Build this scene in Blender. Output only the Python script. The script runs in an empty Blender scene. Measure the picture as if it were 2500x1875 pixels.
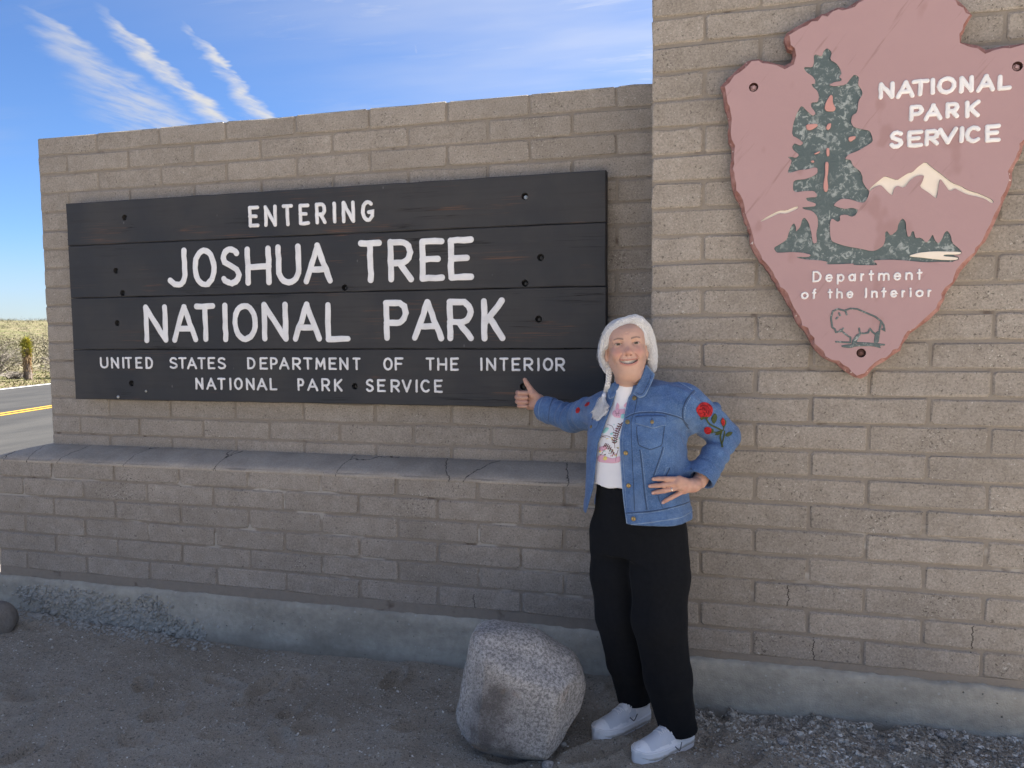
import bpy, bmesh, math, random
import numpy as np
from mathutils import Vector, Matrix, noise as mnoise
from mathutils.bvhtree import BVHTree
from mathutils.geometry import delaunay_2d_cdt

sc = bpy.context.scene
COL = sc.collection
rng = np.random.default_rng(7)
random.seed(7)
R = math.radians

# ------------------------------------------------------------------ camera
CAM = Vector((3.712, -3.5585, 1.5465))
RIGHT = Vector((0.96544, 0.26048, -0.00919))
UP = Vector((-0.01028, 0.0733, 0.99726))
FWD = Vector((-0.26044, 0.96269, -0.07345))
cam_data = bpy.data.cameras.new("camera")
cam = bpy.data.objects.new("camera", cam_data)
COL.objects.link(cam)
cam_data.sensor_width = 36.0
cam_data.lens = 36.0 * 1879.86 / 2500.0
cam_data.clip_start = 0.05
cam_data.clip_end = 3000.0
cam.matrix_world = Matrix(((RIGHT.x, UP.x, -FWD.x, CAM.x), (RIGHT.y, UP.y, -FWD.y, CAM.y),
                           (RIGHT.z, UP.z, -FWD.z, CAM.z), (0, 0, 0, 1)))
sc.camera = cam

# ------------------------------------------------------------------ sun, sky, exposure
SUN_DIR = Vector((0.40, 0.515, 0.77)).normalized()      # towards the sun: behind the wall, to the right
SUN_EL = math.asin(SUN_DIR.z)
SUN_AZ = math.atan2(SUN_DIR.x, SUN_DIR.y)
sun_data = bpy.data.lights.new("sun", 'SUN')
sun_data.energy = 5.0
sun_data.angle = R(0.53)
sun_data.color = (1.0, 0.95, 0.87)
sun = bpy.data.objects.new("sun", sun_data)
COL.objects.link(sun)
sun.rotation_mode = 'QUATERNION'
sun.rotation_quaternion = (-SUN_DIR).to_track_quat('-Z', 'Y')
sun.location = (6, 8, 12)

sc.view_settings.view_transform = 'Standard'
sc.view_settings.look = 'None'
sc.view_settings.gamma = 1.0
sc.view_settings.exposure = 2.4
sc.view_settings.use_curve_mapping = False
sc.cycles.max_bounces = 8
sc.cycles.diffuse_bounces = 5


class NT:
    """small helper round a node tree"""
    def __init__(self, tree):
        self.t = tree
        self.n = tree.nodes
        self.l = tree.links

    def new(self, typ, **kw):
        nd = self.n.new(typ)
        for k, v in kw.items():
            setattr(nd, k, v)
        return nd

    def put(self, sock, v):
        if isinstance(v, bpy.types.NodeSocket):
            self.l.new(v, sock)
        elif v is not None:
            if sock.type in ('RGBA',) and hasattr(v, '__len__') and len(v) == 3:
                v = (*v, 1.0)
            sock.default_value = v

    def math(self, op, a, b=None, c=None, clamp=False):
        nd = self.new('ShaderNodeMath', operation=op, use_clamp=clamp)
        for i, v in enumerate((a, b, c)):
            if v is not None:
                self.put(nd.inputs[i], v)
        return nd.outputs[0]

    def vmath(self, op, a, b=None):
        nd = self.new('ShaderNodeVectorMath', operation=op)
        self.put(nd.inputs[0], a)
        if b is not None:
            if op == 'SCALE':
                self.put(nd.inputs[3], b)
            else:
                self.put(nd.inputs[1], b)
        return nd.outputs[1] if op in ('DOT_PRODUCT', 'LENGTH', 'DISTANCE') else nd.outputs[0]

    def mix(self, f, a, b, blend='MIX'):
        nd = self.new('ShaderNodeMix', data_type='RGBA', blend_type=blend)
        self.put(nd.inputs[0], f)
        self.put(nd.inputs[6], a)
        self.put(nd.inputs[7], b)
        return nd.outputs[2]

    def ramp(self, f, stops, interp='LINEAR'):
        nd = self.new('ShaderNodeValToRGB')
        cr = nd.color_ramp
        cr.interpolation = interp
        while len(cr.elements) < len(stops):
            cr.elements.new(0.5)
        for e, (p, c) in zip(cr.elements, stops):
            e.position = p
            e.color = (c, c, c, 1) if not hasattr(c, '__len__') else (*c[:3], 1)
        self.put(nd.inputs[0], f)
        return nd.outputs[0]

    def smooth(self, v, a, b):
        nd = self.new('ShaderNodeMapRange', interpolation_type='SMOOTHSTEP')
        self.put(nd.inputs[0], v)
        nd.inputs[1].default_value = a
        nd.inputs[2].default_value = b
        return nd.outputs[0]

    def noise(self, vec, scale, detail=3.0, rough=0.55, dist=0.0):
        nd = self.new('ShaderNodeTexNoise')
        self.put(nd.inputs['Vector'], vec)
        nd.inputs['Scale'].default_value = scale
        nd.inputs['Detail'].default_value = detail
        nd.inputs['Roughness'].default_value = rough
        nd.inputs['Distortion'].default_value = dist
        return nd.outputs[0]

    def voronoi(self, vec, scale, feature='F1', rand=1.0):
        nd = self.new('ShaderNodeTexVoronoi', feature=feature)
        self.put(nd.inputs['Vector'], vec)
        nd.inputs['Scale'].default_value = scale
        nd.inputs['Randomness'].default_value = rand
        return nd

    def mapping(self, vec, scale=(1, 1, 1), rot=(0, 0, 0), loc=(0, 0, 0)):
        nd = self.new('ShaderNodeMapping')
        self.put(nd.inputs[0], vec)
        nd.inputs[1].default_value = loc
        nd.inputs[2].default_value = rot
        nd.inputs[3].default_value = scale
        return nd.outputs[0]

    def bump(self, h, strength=0.5, dist=0.01, normal=None):
        nd = self.new('ShaderNodeBump')
        nd.inputs['Strength'].default_value = strength
        nd.inputs['Distance'].default_value = dist
        self.put(nd.inputs['Height'], h)
        if normal is not None:
            self.put(nd.inputs['Normal'], normal)
        return nd.outputs[0]


world = bpy.data.worlds.new("World")
sc.world = world
world.use_nodes = True
wt = NT(world.node_tree)
wt.n.clear()
w_out = wt.new('ShaderNodeOutputWorld')
w_bg = wt.new('ShaderNodeBackground')
wt.l.new(w_bg.outputs[0], w_out.inputs[0])
w_sky = wt.new('ShaderNodeTexSky', sky_type='NISHITA')
w_sky.sun_disc = False
w_sky.sun_elevation = SUN_EL
w_sky.sun_rotation = SUN_AZ
w_sky.altitude = 1200.0
w_sky.air_density = 1.0
w_sky.dust_density = 0.3
w_sky.ozone_density = 2.5
SKY_STRENGTH = 0.052
w_bg.inputs[1].default_value = SKY_STRENGTH
w_tc = wt.new('ShaderNodeTexCoord')
w_dir = w_tc.outputs['Generated']
w_sep = wt.new('ShaderNodeSeparateXYZ')
wt.l.new(w_dir, w_sep.inputs[0])
w_z = wt.math('MAXIMUM', w_sep.outputs[2], 0.02)
w_px = wt.math('DIVIDE', w_sep.outputs[0], w_z)
w_py = wt.math('DIVIDE', w_sep.outputs[1], w_z)
w_cmb = wt.new('ShaderNodeCombineXYZ')
wt.l.new(w_px, w_cmb.inputs[0])
wt.l.new(w_py, w_cmb.inputs[1])
PL = w_cmb.outputs[0]                       # the cirrus layer: a plane at unit height


def cloud_streak(a, b, w0, w1, gain, side, wob=0.16):
    """an aircraft trail drifting apart: a tapering band between two points of the cloud layer"""
    ax, ay = a
    bx, by = b
    L = math.hypot(bx - ax, by - ay)
    ux, uy = (bx - ax) / L, (by - ay) / L
    warp = wt.noise(PL, 5.5, 3.0, 0.6)
    rel = wt.vmath('SUBTRACT', PL, (ax, ay, 0))
    t = wt.vmath('DOT_PRODUCT', rel, (ux / L, uy / L, 0))
    d = wt.vmath('DOT_PRODUCT', rel, (-uy, ux, 0))
    d = wt.math('ADD', d, wt.math('MULTIPLY_ADD', warp, wob, -wob / 2))
    width = wt.math('MULTIPLY_ADD', t, w1 - w0, w0)
    fr = wt.math('DIVIDE', wt.math('MULTIPLY', d, side), width)        # feathers out to one side
    core = wt.math('MULTIPLY', wt.smooth(fr, -0.35, 0.05), wt.smooth(fr, 1.0, 0.05))
    ends = wt.math('MULTIPLY', wt.smooth(t, -0.05, 0.22), wt.smooth(t, 1.9, 1.2))
    fine = wt.noise(wt.mapping(PL, (9, 3, 1), (0, 0, 0.7)), 1.3, 4.0, 0.58)
    tex = wt.smooth(fine, 0.20, 0.66)
    return wt.math('MULTIPLY', wt.math('MULTIPLY', wt.math('MULTIPLY', core, ends), tex), gain)


clouds = cloud_streak((-1.86, 2.02), (-2.28, 3.25), 0.06, 0.16, 1.0, 1.0)
clouds = wt.math('MAXIMUM', clouds, cloud_streak((-1.68, 2.2), (-2.05, 3.25), 0.035, 0.13, 0.95, 1.0))
clouds = wt.math('MAXIMUM', clouds, cloud_streak((-2.05, 1.95), (-2.45, 3.0), 0.04, 0.40, 0.70, 1.0))
clouds = wt.math('MAXIMUM', clouds, cloud_streak((-0.965, 2.38), (-1.05, 2.62), 0.012, 0.016, 0.35, 1.0, 0.0))
cir_v = wt.mapping(PL, (0.55, 2.0, 1.0), (0, 0, 0.12))
cir = wt.noise(cir_v, 2.1, 7.0, 0.66, 0.35)
cir_big = wt.noise(PL, 0.55, 2.0, 0.5)
cir_cov = wt.smooth(wt.math('ADD', cir_big, wt.math('MULTIPLY', w_px, 0.10)), 0.16, 0.62)
veil = wt.math('MULTIPLY', wt.smooth(w_px, -2.3, -0.2), wt.math('MULTIPLY_ADD', wt.noise(wt.mapping(PL, (0.5, 1.3, 1)), 1.3, 4.0, 0.6), 1.1, -0.12))
cir = wt.math('MULTIPLY', wt.smooth(cir, 0.33, 0.74), cir_cov)
cir = wt.math('MAXIMUM', cir, wt.math('MULTIPLY', veil, 0.95))
clouds = wt.math('MAXIMUM', clouds, wt.math('MULTIPLY', cir, 0.85))
low = wt.math('MULTIPLY', wt.smooth(w_sep.outputs[2], 0.12, 0.0), 0.6)
low = wt.math('MULTIPLY', low, wt.math('MULTIPLY_ADD', wt.noise(w_dir, 9.0, 3.0), 0.8, 0.5))
clouds = wt.math('MAXIMUM', clouds, low)
# cloud brightness: scattered sunlight, brighter towards the sun
sun_dot = wt.vmath('DOT_PRODUCT', w_dir, tuple(SUN_DIR))
c_lum = wt.math('MULTIPLY_ADD', wt.smooth(sun_dot, 0.1, 1.0), 1.6, 2.4)
c_col = wt.new('ShaderNodeVectorMath', operation='SCALE')
c_col.inputs[0].default_value = (1.0, 1.0, 1.02)
wt.l.new(c_lum, c_col.inputs[3])
sky_col = wt.mix(1.0, w_sky.outputs[0], (0.39, 0.50, 0.66, 1), 'MULTIPLY')
wt.l.new(wt.mix(clouds, sky_col, c_col.outputs[0]), w_bg.inputs[0])
ARROW=[[4.168,2.6922],[4.1365,2.6743],[4.1043,2.6756],[4.049,2.6602],[3.9979,2.6392],[3.9605,2.6189],[3.9322,2.6048],[3.9252,2.5908],[3.9328,2.568],[3.9523,2.5415],[3.9573,2.5214],[3.9481,2.5027],[3.9292,2.4946],[3.9003,2.4999],[3.8712,2.5125],[3.8371,2.5233],[3.8127,2.5232],[3.7932,2.5176],[3.7786,2.504],[3.7444,2.4772],[3.7198,2.4543],[3.7075,2.4403],[3.7129,2.3994],[3.7158,2.3689],[3.7286,2.3375],[3.7364,2.3065],[3.7343,2.2712],[3.7322,2.2358],[3.745,2.2095],[3.7479,2.1686],[3.7409,2.1282],[3.7438,2.0923],[3.7543,2.0507],[3.7697,2.0089],[3.7877,1.967],[3.8032,1.9202],[3.8163,1.8684],[3.8166,1.8478],[3.8319,1.8113],[3.8622,1.7691],[3.8975,1.7168],[3.9276,1.6698],[3.9478,1.6334],[3.9728,1.5919],[3.9856,1.5558],[4.0128,1.5247],[4.0327,1.4886],[4.0527,1.4526],[4.0869,1.4218],[4.1254,1.4014],[4.1593,1.3708],[4.1927,1.3507],[4.2116,1.3483],[4.2301,1.356],[4.2482,1.3815],[4.2847,1.407],[4.3118,1.4271],[4.3386,1.4522],[4.3473,1.4722],[4.3735,1.5119],[4.4044,1.5365],[4.4351,1.5609],[4.4609,1.595],[4.4777,1.629],[4.4899,1.663],[4.5068,1.6869],[4.5276,1.7252],[4.5443,1.7489],[4.5653,1.7724],[4.5817,1.8007],[4.6023,1.8287],[4.6143,1.8569],[4.6262,1.8849],[4.6379,1.9177],[4.6494,1.955],[4.6651,1.9919],[4.6768,2.0195],[4.6795,2.0615],[4.687,2.0891]]
ARROW_NOTCH=[[4.5016,2.647],[4.5362,2.6071],[4.5336,2.5909],[4.5162,2.5665],[4.5066,2.5346],[4.5072,2.5147],[4.5362,2.5068],[4.5606,2.4994],[4.5821,2.4874],[4.612,2.4876],[4.6564,2.4929],[4.6946,2.4955]]
TREE=[[4.0723,2.5368],[4.0889,2.5206],[4.0825,2.4946],[4.1036,2.4804],[4.1156,2.4623],[4.1229,2.4423],[4.1139,2.431],[4.1233,2.4228],[4.1212,2.4158],[4.1003,2.4152],[4.0795,2.4063],[4.1006,2.3996],[4.1376,2.4022],[4.151,2.4203],[4.1645,2.436],[4.1808,2.4249],[4.1768,2.3987],[4.1909,2.3781],[4.1935,2.3634],[4.1803,2.3427],[4.1775,2.3017],[4.1607,2.2933],[4.1566,2.2693],[4.1662,2.2515],[4.1917,2.2423],[4.2193,2.2354],[4.228,2.2153],[4.2316,2.1956],[4.2068,2.1803],[4.1796,2.1651],[4.152,2.1571],[4.1385,2.1408],[4.1594,2.137],[4.1668,2.1144],[4.1903,2.0958],[4.2,2.0756],[4.2004,2.0559],[4.2124,2.0356],[4.2242,2.0203],[4.2179,1.996],[4.2067,1.9818],[4.1882,1.9852],[4.1601,1.9965],[4.132,2.0005],[4.1136,1.989],[4.1044,1.977],[4.1233,1.9686],[4.1445,1.9626],[4.1677,1.9665],[4.1888,1.958],[4.1799,1.9387],[4.1661,1.9334],[4.1473,1.9427],[4.1263,1.9411],[4.129,1.9236],[4.1197,1.9165],[4.1006,1.9324],[4.0938,1.9178],[4.0946,1.8778],[4.0999,1.85],[4.1213,1.8392],[4.1543,1.828],[4.1965,1.819],[4.2337,1.8088],[4.252,1.8111],[4.2746,1.8262],[4.2808,1.8506],[4.2781,1.8704],[4.2847,1.88],[4.2966,1.8598],[4.3188,1.8786],[4.3205,1.8981],[4.327,1.9125],[4.3358,1.9209],[4.346,1.9067],[4.3481,1.8773],[4.3532,1.8551],[4.3622,1.8572],[4.3662,1.8742],[4.3729,1.8739],[4.3781,1.8493],[4.3959,1.851],[4.4143,1.8309],[4.425,1.845],[4.4334,1.8617],[4.4407,1.8396],[4.4521,1.827],[4.4627,1.8412],[4.4708,1.865],[4.4794,1.8719],[4.4909,1.8546],[4.4961,1.8278],[4.5185,1.8077],[4.5272,1.7968],[4.5265,1.7901],[4.5188,1.785],[4.4995,1.7851],[4.519,1.7777],[4.5184,1.7681],[4.5036,1.7656],[4.5002,1.7609],[4.4561,1.7637],[4.4117,1.7626],[4.3441,1.7721],[4.2986,1.776],[4.2391,1.7754],[4.2555,1.7625],[4.2533,1.7576],[4.1745,1.7599],[4.179,1.7658],[4.1369,1.765],[4.0826,1.7651],[4.0895,1.775],[4.0609,1.7809],[4.013,1.785],[3.9815,1.7936],[3.9839,1.7971],[4.0224,1.7938],[4.0319,1.8021],[4.0029,1.8106],[3.9643,1.8145],[3.9303,1.8131],[3.9107,1.8138],[3.8997,1.832],[3.9249,1.8464],[3.9465,1.8609],[3.9534,1.8885],[3.9603,1.9085],[3.9697,1.9207],[3.9782,1.9052],[3.9775,1.8875],[3.9917,1.9046],[3.9984,1.9321],[4.0064,1.9393],[4.0202,1.921],[4.0304,1.8854],[4.0358,1.8499],[4.0407,1.8422],[4.0511,1.8468],[4.0472,1.8797],[4.0537,1.9095],[4.0508,1.9398],[4.0338,1.9606],[4.0002,1.9697],[3.9977,1.9764],[4.0192,1.9764],[4.043,1.9777],[4.0452,1.9876],[4.0116,1.9993],[4.01,2.0104],[4.0471,2.01],[4.0469,2.02],[4.0372,2.033],[4.0086,2.0345],[3.9751,2.0313],[3.9644,2.0394],[3.9649,2.0694],[3.9744,2.0764],[4.0078,2.0769],[4.0362,2.0878],[4.0479,2.097],[4.0475,2.1144],[4.0356,2.1176],[4.012,2.1116],[3.9834,2.1109],[3.9499,2.1014],[3.945,2.1082],[3.9542,2.1302],[3.9588,2.1474],[3.9441,2.1609],[3.9561,2.1611],[3.973,2.155],[3.9848,2.1657],[3.9654,2.1819],[3.958,2.1949],[3.9673,2.2092],[3.9866,2.1979],[3.9984,2.207],[3.9814,2.2231],[3.9573,2.2373],[3.9614,2.2793],[3.9727,2.3131],[3.982,2.3321],[3.9904,2.3413],[4.0083,2.3201],[4.0275,2.3014],[4.0378,2.3079],[4.0319,2.3207],[4.0223,2.3313],[4.0219,2.3496],[4.0455,2.3491],[4.0475,2.371],[4.0424,2.3886],[4.0257,2.4047],[4.0208,2.415],[4.0326,2.4139],[4.0347,2.426],[4.025,2.4415],[4.0035,2.4582],[3.9937,2.4738],[4.0008,2.477],[4.0244,2.4734],[4.0288,2.49],[4.0274,2.5145],[4.0353,2.5186],[4.0542,2.507],[4.0608,2.5283]]
ISLES=[[[4.0872,2.3725],[4.0943,2.367],[4.0948,2.3425],[4.1059,2.3221],[4.1,2.3128],[4.0743,2.3148],[4.0671,2.3252],[4.0713,2.3469]],[[4.0044,2.2735],[4.0446,2.2729],[4.0448,2.2631],[4.0237,2.2523],[4.0095,2.2533]],[[4.0799,2.2702],[4.0915,2.2718],[4.0895,2.2548],[4.0803,2.2466],[4.0731,2.256]],[[4.1507,2.2184],[4.1738,2.2202],[4.174,2.2119],[4.158,2.2008],[4.1501,2.2063]],[[4.0768,2.1843],[4.0862,2.1837],[4.0877,2.1564],[4.0798,2.1545],[4.0763,2.1646]],[[4.0347,2.1674],[4.0558,2.1758],[4.0536,2.1686],[4.0395,2.1636]],[[4.0234,2.1408],[4.0328,2.1437],[4.0376,2.1374],[4.0306,2.1344]],[[4.0731,2.1351],[4.0849,2.1344],[4.0846,2.0973],[4.0813,2.0776],[4.0857,2.0426],[4.0822,2.0279],[4.0728,2.0284],[4.0682,2.0486],[4.074,2.088]]]
PEAKS=[[4.2218,2.0278],[4.2374,2.044],[4.2598,2.0623],[4.2732,2.0723],[4.2892,2.0665],[4.3143,2.0553],[4.332,2.0678],[4.3496,2.0789],[4.363,2.0805],[4.3803,2.0987],[4.4043,2.1155],[4.4247,2.0936],[4.4472,2.0754],[4.4697,2.0549],[4.4921,2.0355],[4.5186,2.0235],[4.5407,2.008],[4.5712,1.9968],[4.5974,1.9835],[4.6148,1.9732],[4.6219,1.9633],[4.6152,1.9589],[4.5933,1.9766],[4.5673,1.9851],[4.5368,1.9939],[4.5147,2.007],[4.4992,2.0174],[4.4886,2.0084],[4.4798,2.0113],[4.4706,2.0261],[4.4523,2.0536],[4.4483,2.037],[4.4431,1.9892],[4.4388,1.9856],[4.4184,2.005],[4.3867,2.0284],[4.3951,2.0448],[4.4012,2.0662],[4.39,2.0692],[4.3723,2.0654],[4.3548,2.052],[4.3376,2.0263],[4.3148,2.0373],[4.3038,2.0257],[4.2998,2.0025],[4.2883,2.0119],[4.2743,2.0273],[4.2603,2.0428],[4.2376,2.0342],[4.2256,2.0217]]
RIDGE=[[3.8525,1.9334],[3.8842,1.9523],[3.9181,1.9685],[3.9424,1.9673],[3.9712,1.9786],[3.9856,1.9804],[3.9809,1.9705],[3.9426,1.9547],[3.9183,1.9584],[3.8892,1.9445],[3.855,1.9297]]
LAKE=[[4.3595,1.7888],[4.3884,1.7976],[4.4329,1.801],[4.4771,1.7995],[4.5254,1.7959],[4.5247,1.7906],[4.517,1.787],[4.473,1.7889],[4.4688,1.7828],[4.5164,1.7769],[4.5166,1.7701],[4.5,1.7682],[4.4559,1.771],[4.4023,1.78],[4.3663,1.7846]]
BISON_LINES=[[[4.1465,1.5312],[4.1373,1.5202],[4.1217,1.5177],[4.1181,1.5289],[4.1094,1.5351],[4.104,1.5698],[4.1097,1.5941],[4.1261,1.6025],[4.1498,1.596],[4.1685,1.6033],[4.1919,1.6015],[4.2249,1.5859],[4.253,1.573],[4.2718,1.5577],[4.2823,1.5416],[4.2856,1.5226],[4.2781,1.5276]],[[4.1522,1.596],[4.1572,1.5818]],[[4.1371,1.5262],[4.1564,1.5083],[4.1717,1.4981],[4.172,1.4839]],[[4.2005,1.5308],[4.2032,1.5141],[4.2173,1.512],[4.2312,1.5154],[4.2369,1.5295]],[[4.2369,1.5295],[4.245,1.5178],[4.2545,1.5102]],[[4.2733,1.5527],[4.2689,1.5252]],[[4.1229,1.4826],[4.1711,1.4793]],[[4.1923,1.4787],[4.2367,1.4761],[4.2854,1.4709]],[[4.1311,1.5872],[4.1351,1.5785]],[[4.1221,1.567],[4.1267,1.5715]]]
BISON_FILL=[[[4.1948,1.5121],[4.2089,1.512],[4.1953,1.4889],[4.1928,1.4747],[4.1736,1.4727],[4.1803,1.492]],[[4.2544,1.5153],[4.2717,1.5252],[4.2694,1.5026],[4.2668,1.4775],[4.2497,1.4775],[4.2525,1.4951]],[[4.1383,1.4688],[4.1713,1.4738],[4.2367,1.474],[4.2878,1.4699],[4.2703,1.4664],[4.2765,1.4573],[4.2462,1.4664],[4.1902,1.4651],[4.1716,1.4585],[4.1456,1.4616]]]
ARROW_BOLTS=[[3.8214,2.4212],[4.6779,2.415],[4.2095,1.4412]]
SIGN_TEXT=[[[2.0621,2.1691],[["E",1.3969,1.4581],["N",1.4862,1.5584],["T",1.5884,1.6504],["E",1.6824,1.7414],["R",1.773,1.8335],["I",1.8691,1.8868],["N",1.9178,1.9881],["G",2.0219,2.0901]]],[[1.7688,1.9733],[["J",0.9004,1.0211],["O",1.056,1.1988],["S",1.2207,1.3462],["H",1.3677,1.5189],["U",1.5446,1.6878],["A",1.6992,1.8596],["T",2.0013,2.1273],["R",2.1574,2.2871],["E",2.3207,2.4475],["E",2.466,2.5923]]],[[1.4831,1.6849],[["N",0.739,0.8884],["A",0.9114,1.0726],["T",1.0551,1.184],["I",1.2183,1.2598],["O",1.2817,1.4306],["N",1.4544,1.6047],["A",1.6279,1.7929],["L",1.8133,1.9477],["P",2.1275,2.2584],["A",2.2754,2.439],["R",2.4545,2.5888],["K",2.6252,2.7433]]],[[1.3424,1.4053],[["U",0.4429,0.4969],["N",0.5157,0.5666],["I",0.5879,0.6012],["T",0.6052,0.6528],["E",0.6739,0.7173],["D",0.7382,0.7851],["S",0.8882,0.9393],["T",0.9444,0.9939],["A",0.9976,1.0581],["T",1.0631,1.1118],["E",1.1255,1.1701],["S",1.1837,1.2341],["D",1.3605,1.4085],["E",1.4336,1.48],["P",1.4943,1.5368],["A",1.545,1.6048],["R",1.6211,1.6698],["T",1.6837,1.7343],["M",1.7504,1.8085],["E",1.8255,1.8696],["N",1.8842,1.9335],["T",1.9558,2.0001],["O",2.1208,2.1707],["F",2.1815,2.2279],["T",2.3436,2.3888],["H",2.4024,2.4525],["E",2.468,2.5114],["I",2.6187,2.6289],["N",2.6471,2.6966],["T",2.7114,2.7573],["E",2.7722,2.8148],["R",2.8295,2.8756],["I",2.8971,2.9049],["O",2.9214,2.9707],["R",2.9804,3.0264]]],[[1.2348,1.2989],[["N",1.0455,1.0932],["A",1.1107,1.1703],["T",1.179,1.2271],["I",1.2492,1.2639],["O",1.2785,1.3296],["N",1.349,1.3996],["A",1.4116,1.4726],["L",1.488,1.5306],["P",1.6471,1.6849],["A",1.7011,1.7632],["R",1.7815,1.8293],["K",1.8519,1.897],["S",2.0241,2.0681],["E",2.0857,2.1315],["R",2.1576,2.2062],["V",2.2159,2.2685],["I",2.2876,2.2994],["C",2.3142,2.3643],["E",2.3839,2.4279]]]]
SIGN_HOLES=[[0.6433,2.1483],[0.5733,1.8691],[0.6106,1.7327],[0.5673,1.5883],[0.6395,1.2628],[1.9231,1.7294],[2.8408,2.1448],[2.9139,1.8645],[2.9024,1.5831],[2.8393,1.7291],[1.9638,1.2619],[2.8257,1.2696]]
SIGN_SCREWS=[[0.5509,1.1881],[0.7329,1.2218]]
SIGN_EDGES=[[0.2702,2.2445],[3.217,2.238],[3.1114,1.173],[0.2606,1.1702]]
SIGN_JOINTS=[[0.2721,2.015],[3.2151,2.008],[0.2762,1.7302],[3.2113,1.7245],[0.275,1.4471],[3.2057,1.4448]]
ARROW_TEXT=[["N",4.2456,4.2975,2.3398,2.3999],["A",4.3019,4.3621,2.3381,2.4002],["T",4.3509,4.4083,2.3403,2.3997],["I",4.4126,4.4258,2.3417,2.3999],["O",4.4322,4.4931,2.3403,2.4016],["N",4.5017,4.5468,2.3397,2.3983],["A",4.5552,4.6126,2.3378,2.3989],["L",4.6188,4.663,2.3389,2.3923],["P",4.3465,4.3931,2.2553,2.3127],["A",4.393,4.4523,2.2536,2.3131],["R",4.4609,4.5043,2.257,2.3128],["K",4.5214,4.5687,2.2536,2.3147],["S",4.2837,4.331,2.1661,2.2289],["E",4.3421,4.3933,2.1658,2.2259],["R",4.3976,4.4438,2.168,2.2253],["V",4.4393,4.5026,2.1692,2.2287],["I",4.509,4.5198,2.171,2.2278],["C",4.5241,4.5756,2.1685,2.2275],["E",4.5862,4.6351,2.1666,2.2276]]
ARROW_SMALL=[[[4.0368,1.7447],[4.0375,1.7021],[4.4043,1.7404],[4.4054,1.7001]],[[3.998,1.6811],[3.9986,1.6417],[4.4364,1.6759],[4.4374,1.6386]]]
YA=-0.5126215514117579
# ------------------------------------------------------------------ helpers
def mat(name, rough=0.8, color=(0.5, 0.5, 0.5), metallic=0.0, spec=0.3):
    m = bpy.data.materials.new(name)
    m.use_nodes = True
    t = NT(m.node_tree)
    b = m.node_tree.nodes['Principled BSDF']
    b.inputs['Base Color'].default_value = (*color, 1)
    b.inputs['Roughness'].default_value = rough
    b.inputs['Metallic'].default_value = metallic
    b.inputs['Specular IOR Level'].default_value = spec
    return m, t, b


def pos(t):
    return t.new('ShaderNodeNewGeometry').outputs['Position']


def objco(t):
    return t.new('ShaderNodeTexCoord').outputs['Object']


def orand(t):
    return t.new('ShaderNodeObjectInfo').outputs['Random']


def mesh(name, v, f, smooth=False):
    me = bpy.data.meshes.new(name)
    me.from_pydata([tuple(map(float, q)) for q in v] if not isinstance(v, np.ndarray) else v.tolist(), [],
                   f if not isinstance(f, np.ndarray) else f.tolist())
    if smooth:
        me.polygons.foreach_set('use_smooth', [True] * len(me.polygons))
    me.update()
    return me


def link(name, me, m=None, parent=None, loc=None, rot=None):
    o = bpy.data.objects.new(name, me)
    if m is not None:
        ms = m if isinstance(m, (list, tuple)) else [m]
        if len(me.materials) == 0:
            for q in ms:
                me.materials.append(q)
    COL.objects.link(o)
    if parent is not None:
        o.parent = parent
    if loc is not None:
        o.location = loc
    if rot is not None:
        o.rotation_euler = rot
    return o


def thing(name, label, cat, loc=(0, 0, 0), group=None):
    o = bpy.data.objects.new(name, None)
    COL.objects.link(o)
    o.location = loc
    o.empty_display_size = 0.1
    o['label'] = label
    o['category'] = cat
    if group:
        o['group'] = group
    return o


def tag(o, label=None, cat=None, kind=None, group=None):
    if label:
        o['label'] = label
    if cat:
        o['category'] = cat
    if kind:
        o['kind'] = kind
    if group:
        o['group'] = group
    return o


def sub(o, parent):
    """vertices are in world space: put the part under its thing without moving it"""
    o.parent = parent
    o.matrix_parent_inverse = Matrix.Translation(-world_loc(parent))
    return o


def world_loc(o):
    w = o.location.copy()
    if o.parent is not None:
        w += o.matrix_parent_inverse.translation + world_loc(o.parent)
    return w


def box_vf(x0, x1, y0, y1, z0, z1):
    v = [(x0, y0, z0), (x1, y0, z0), (x1, y1, z0), (x0, y1, z0), (x0, y0, z1), (x1, y0, z1), (x1, y1, z1), (x0, y1, z1)]
    f = [(0, 3, 2, 1), (4, 5, 6, 7), (0, 1, 5, 4), (1, 2, 6, 5), (2, 3, 7, 6), (3, 0, 4, 7)]
    return v, f


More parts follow.
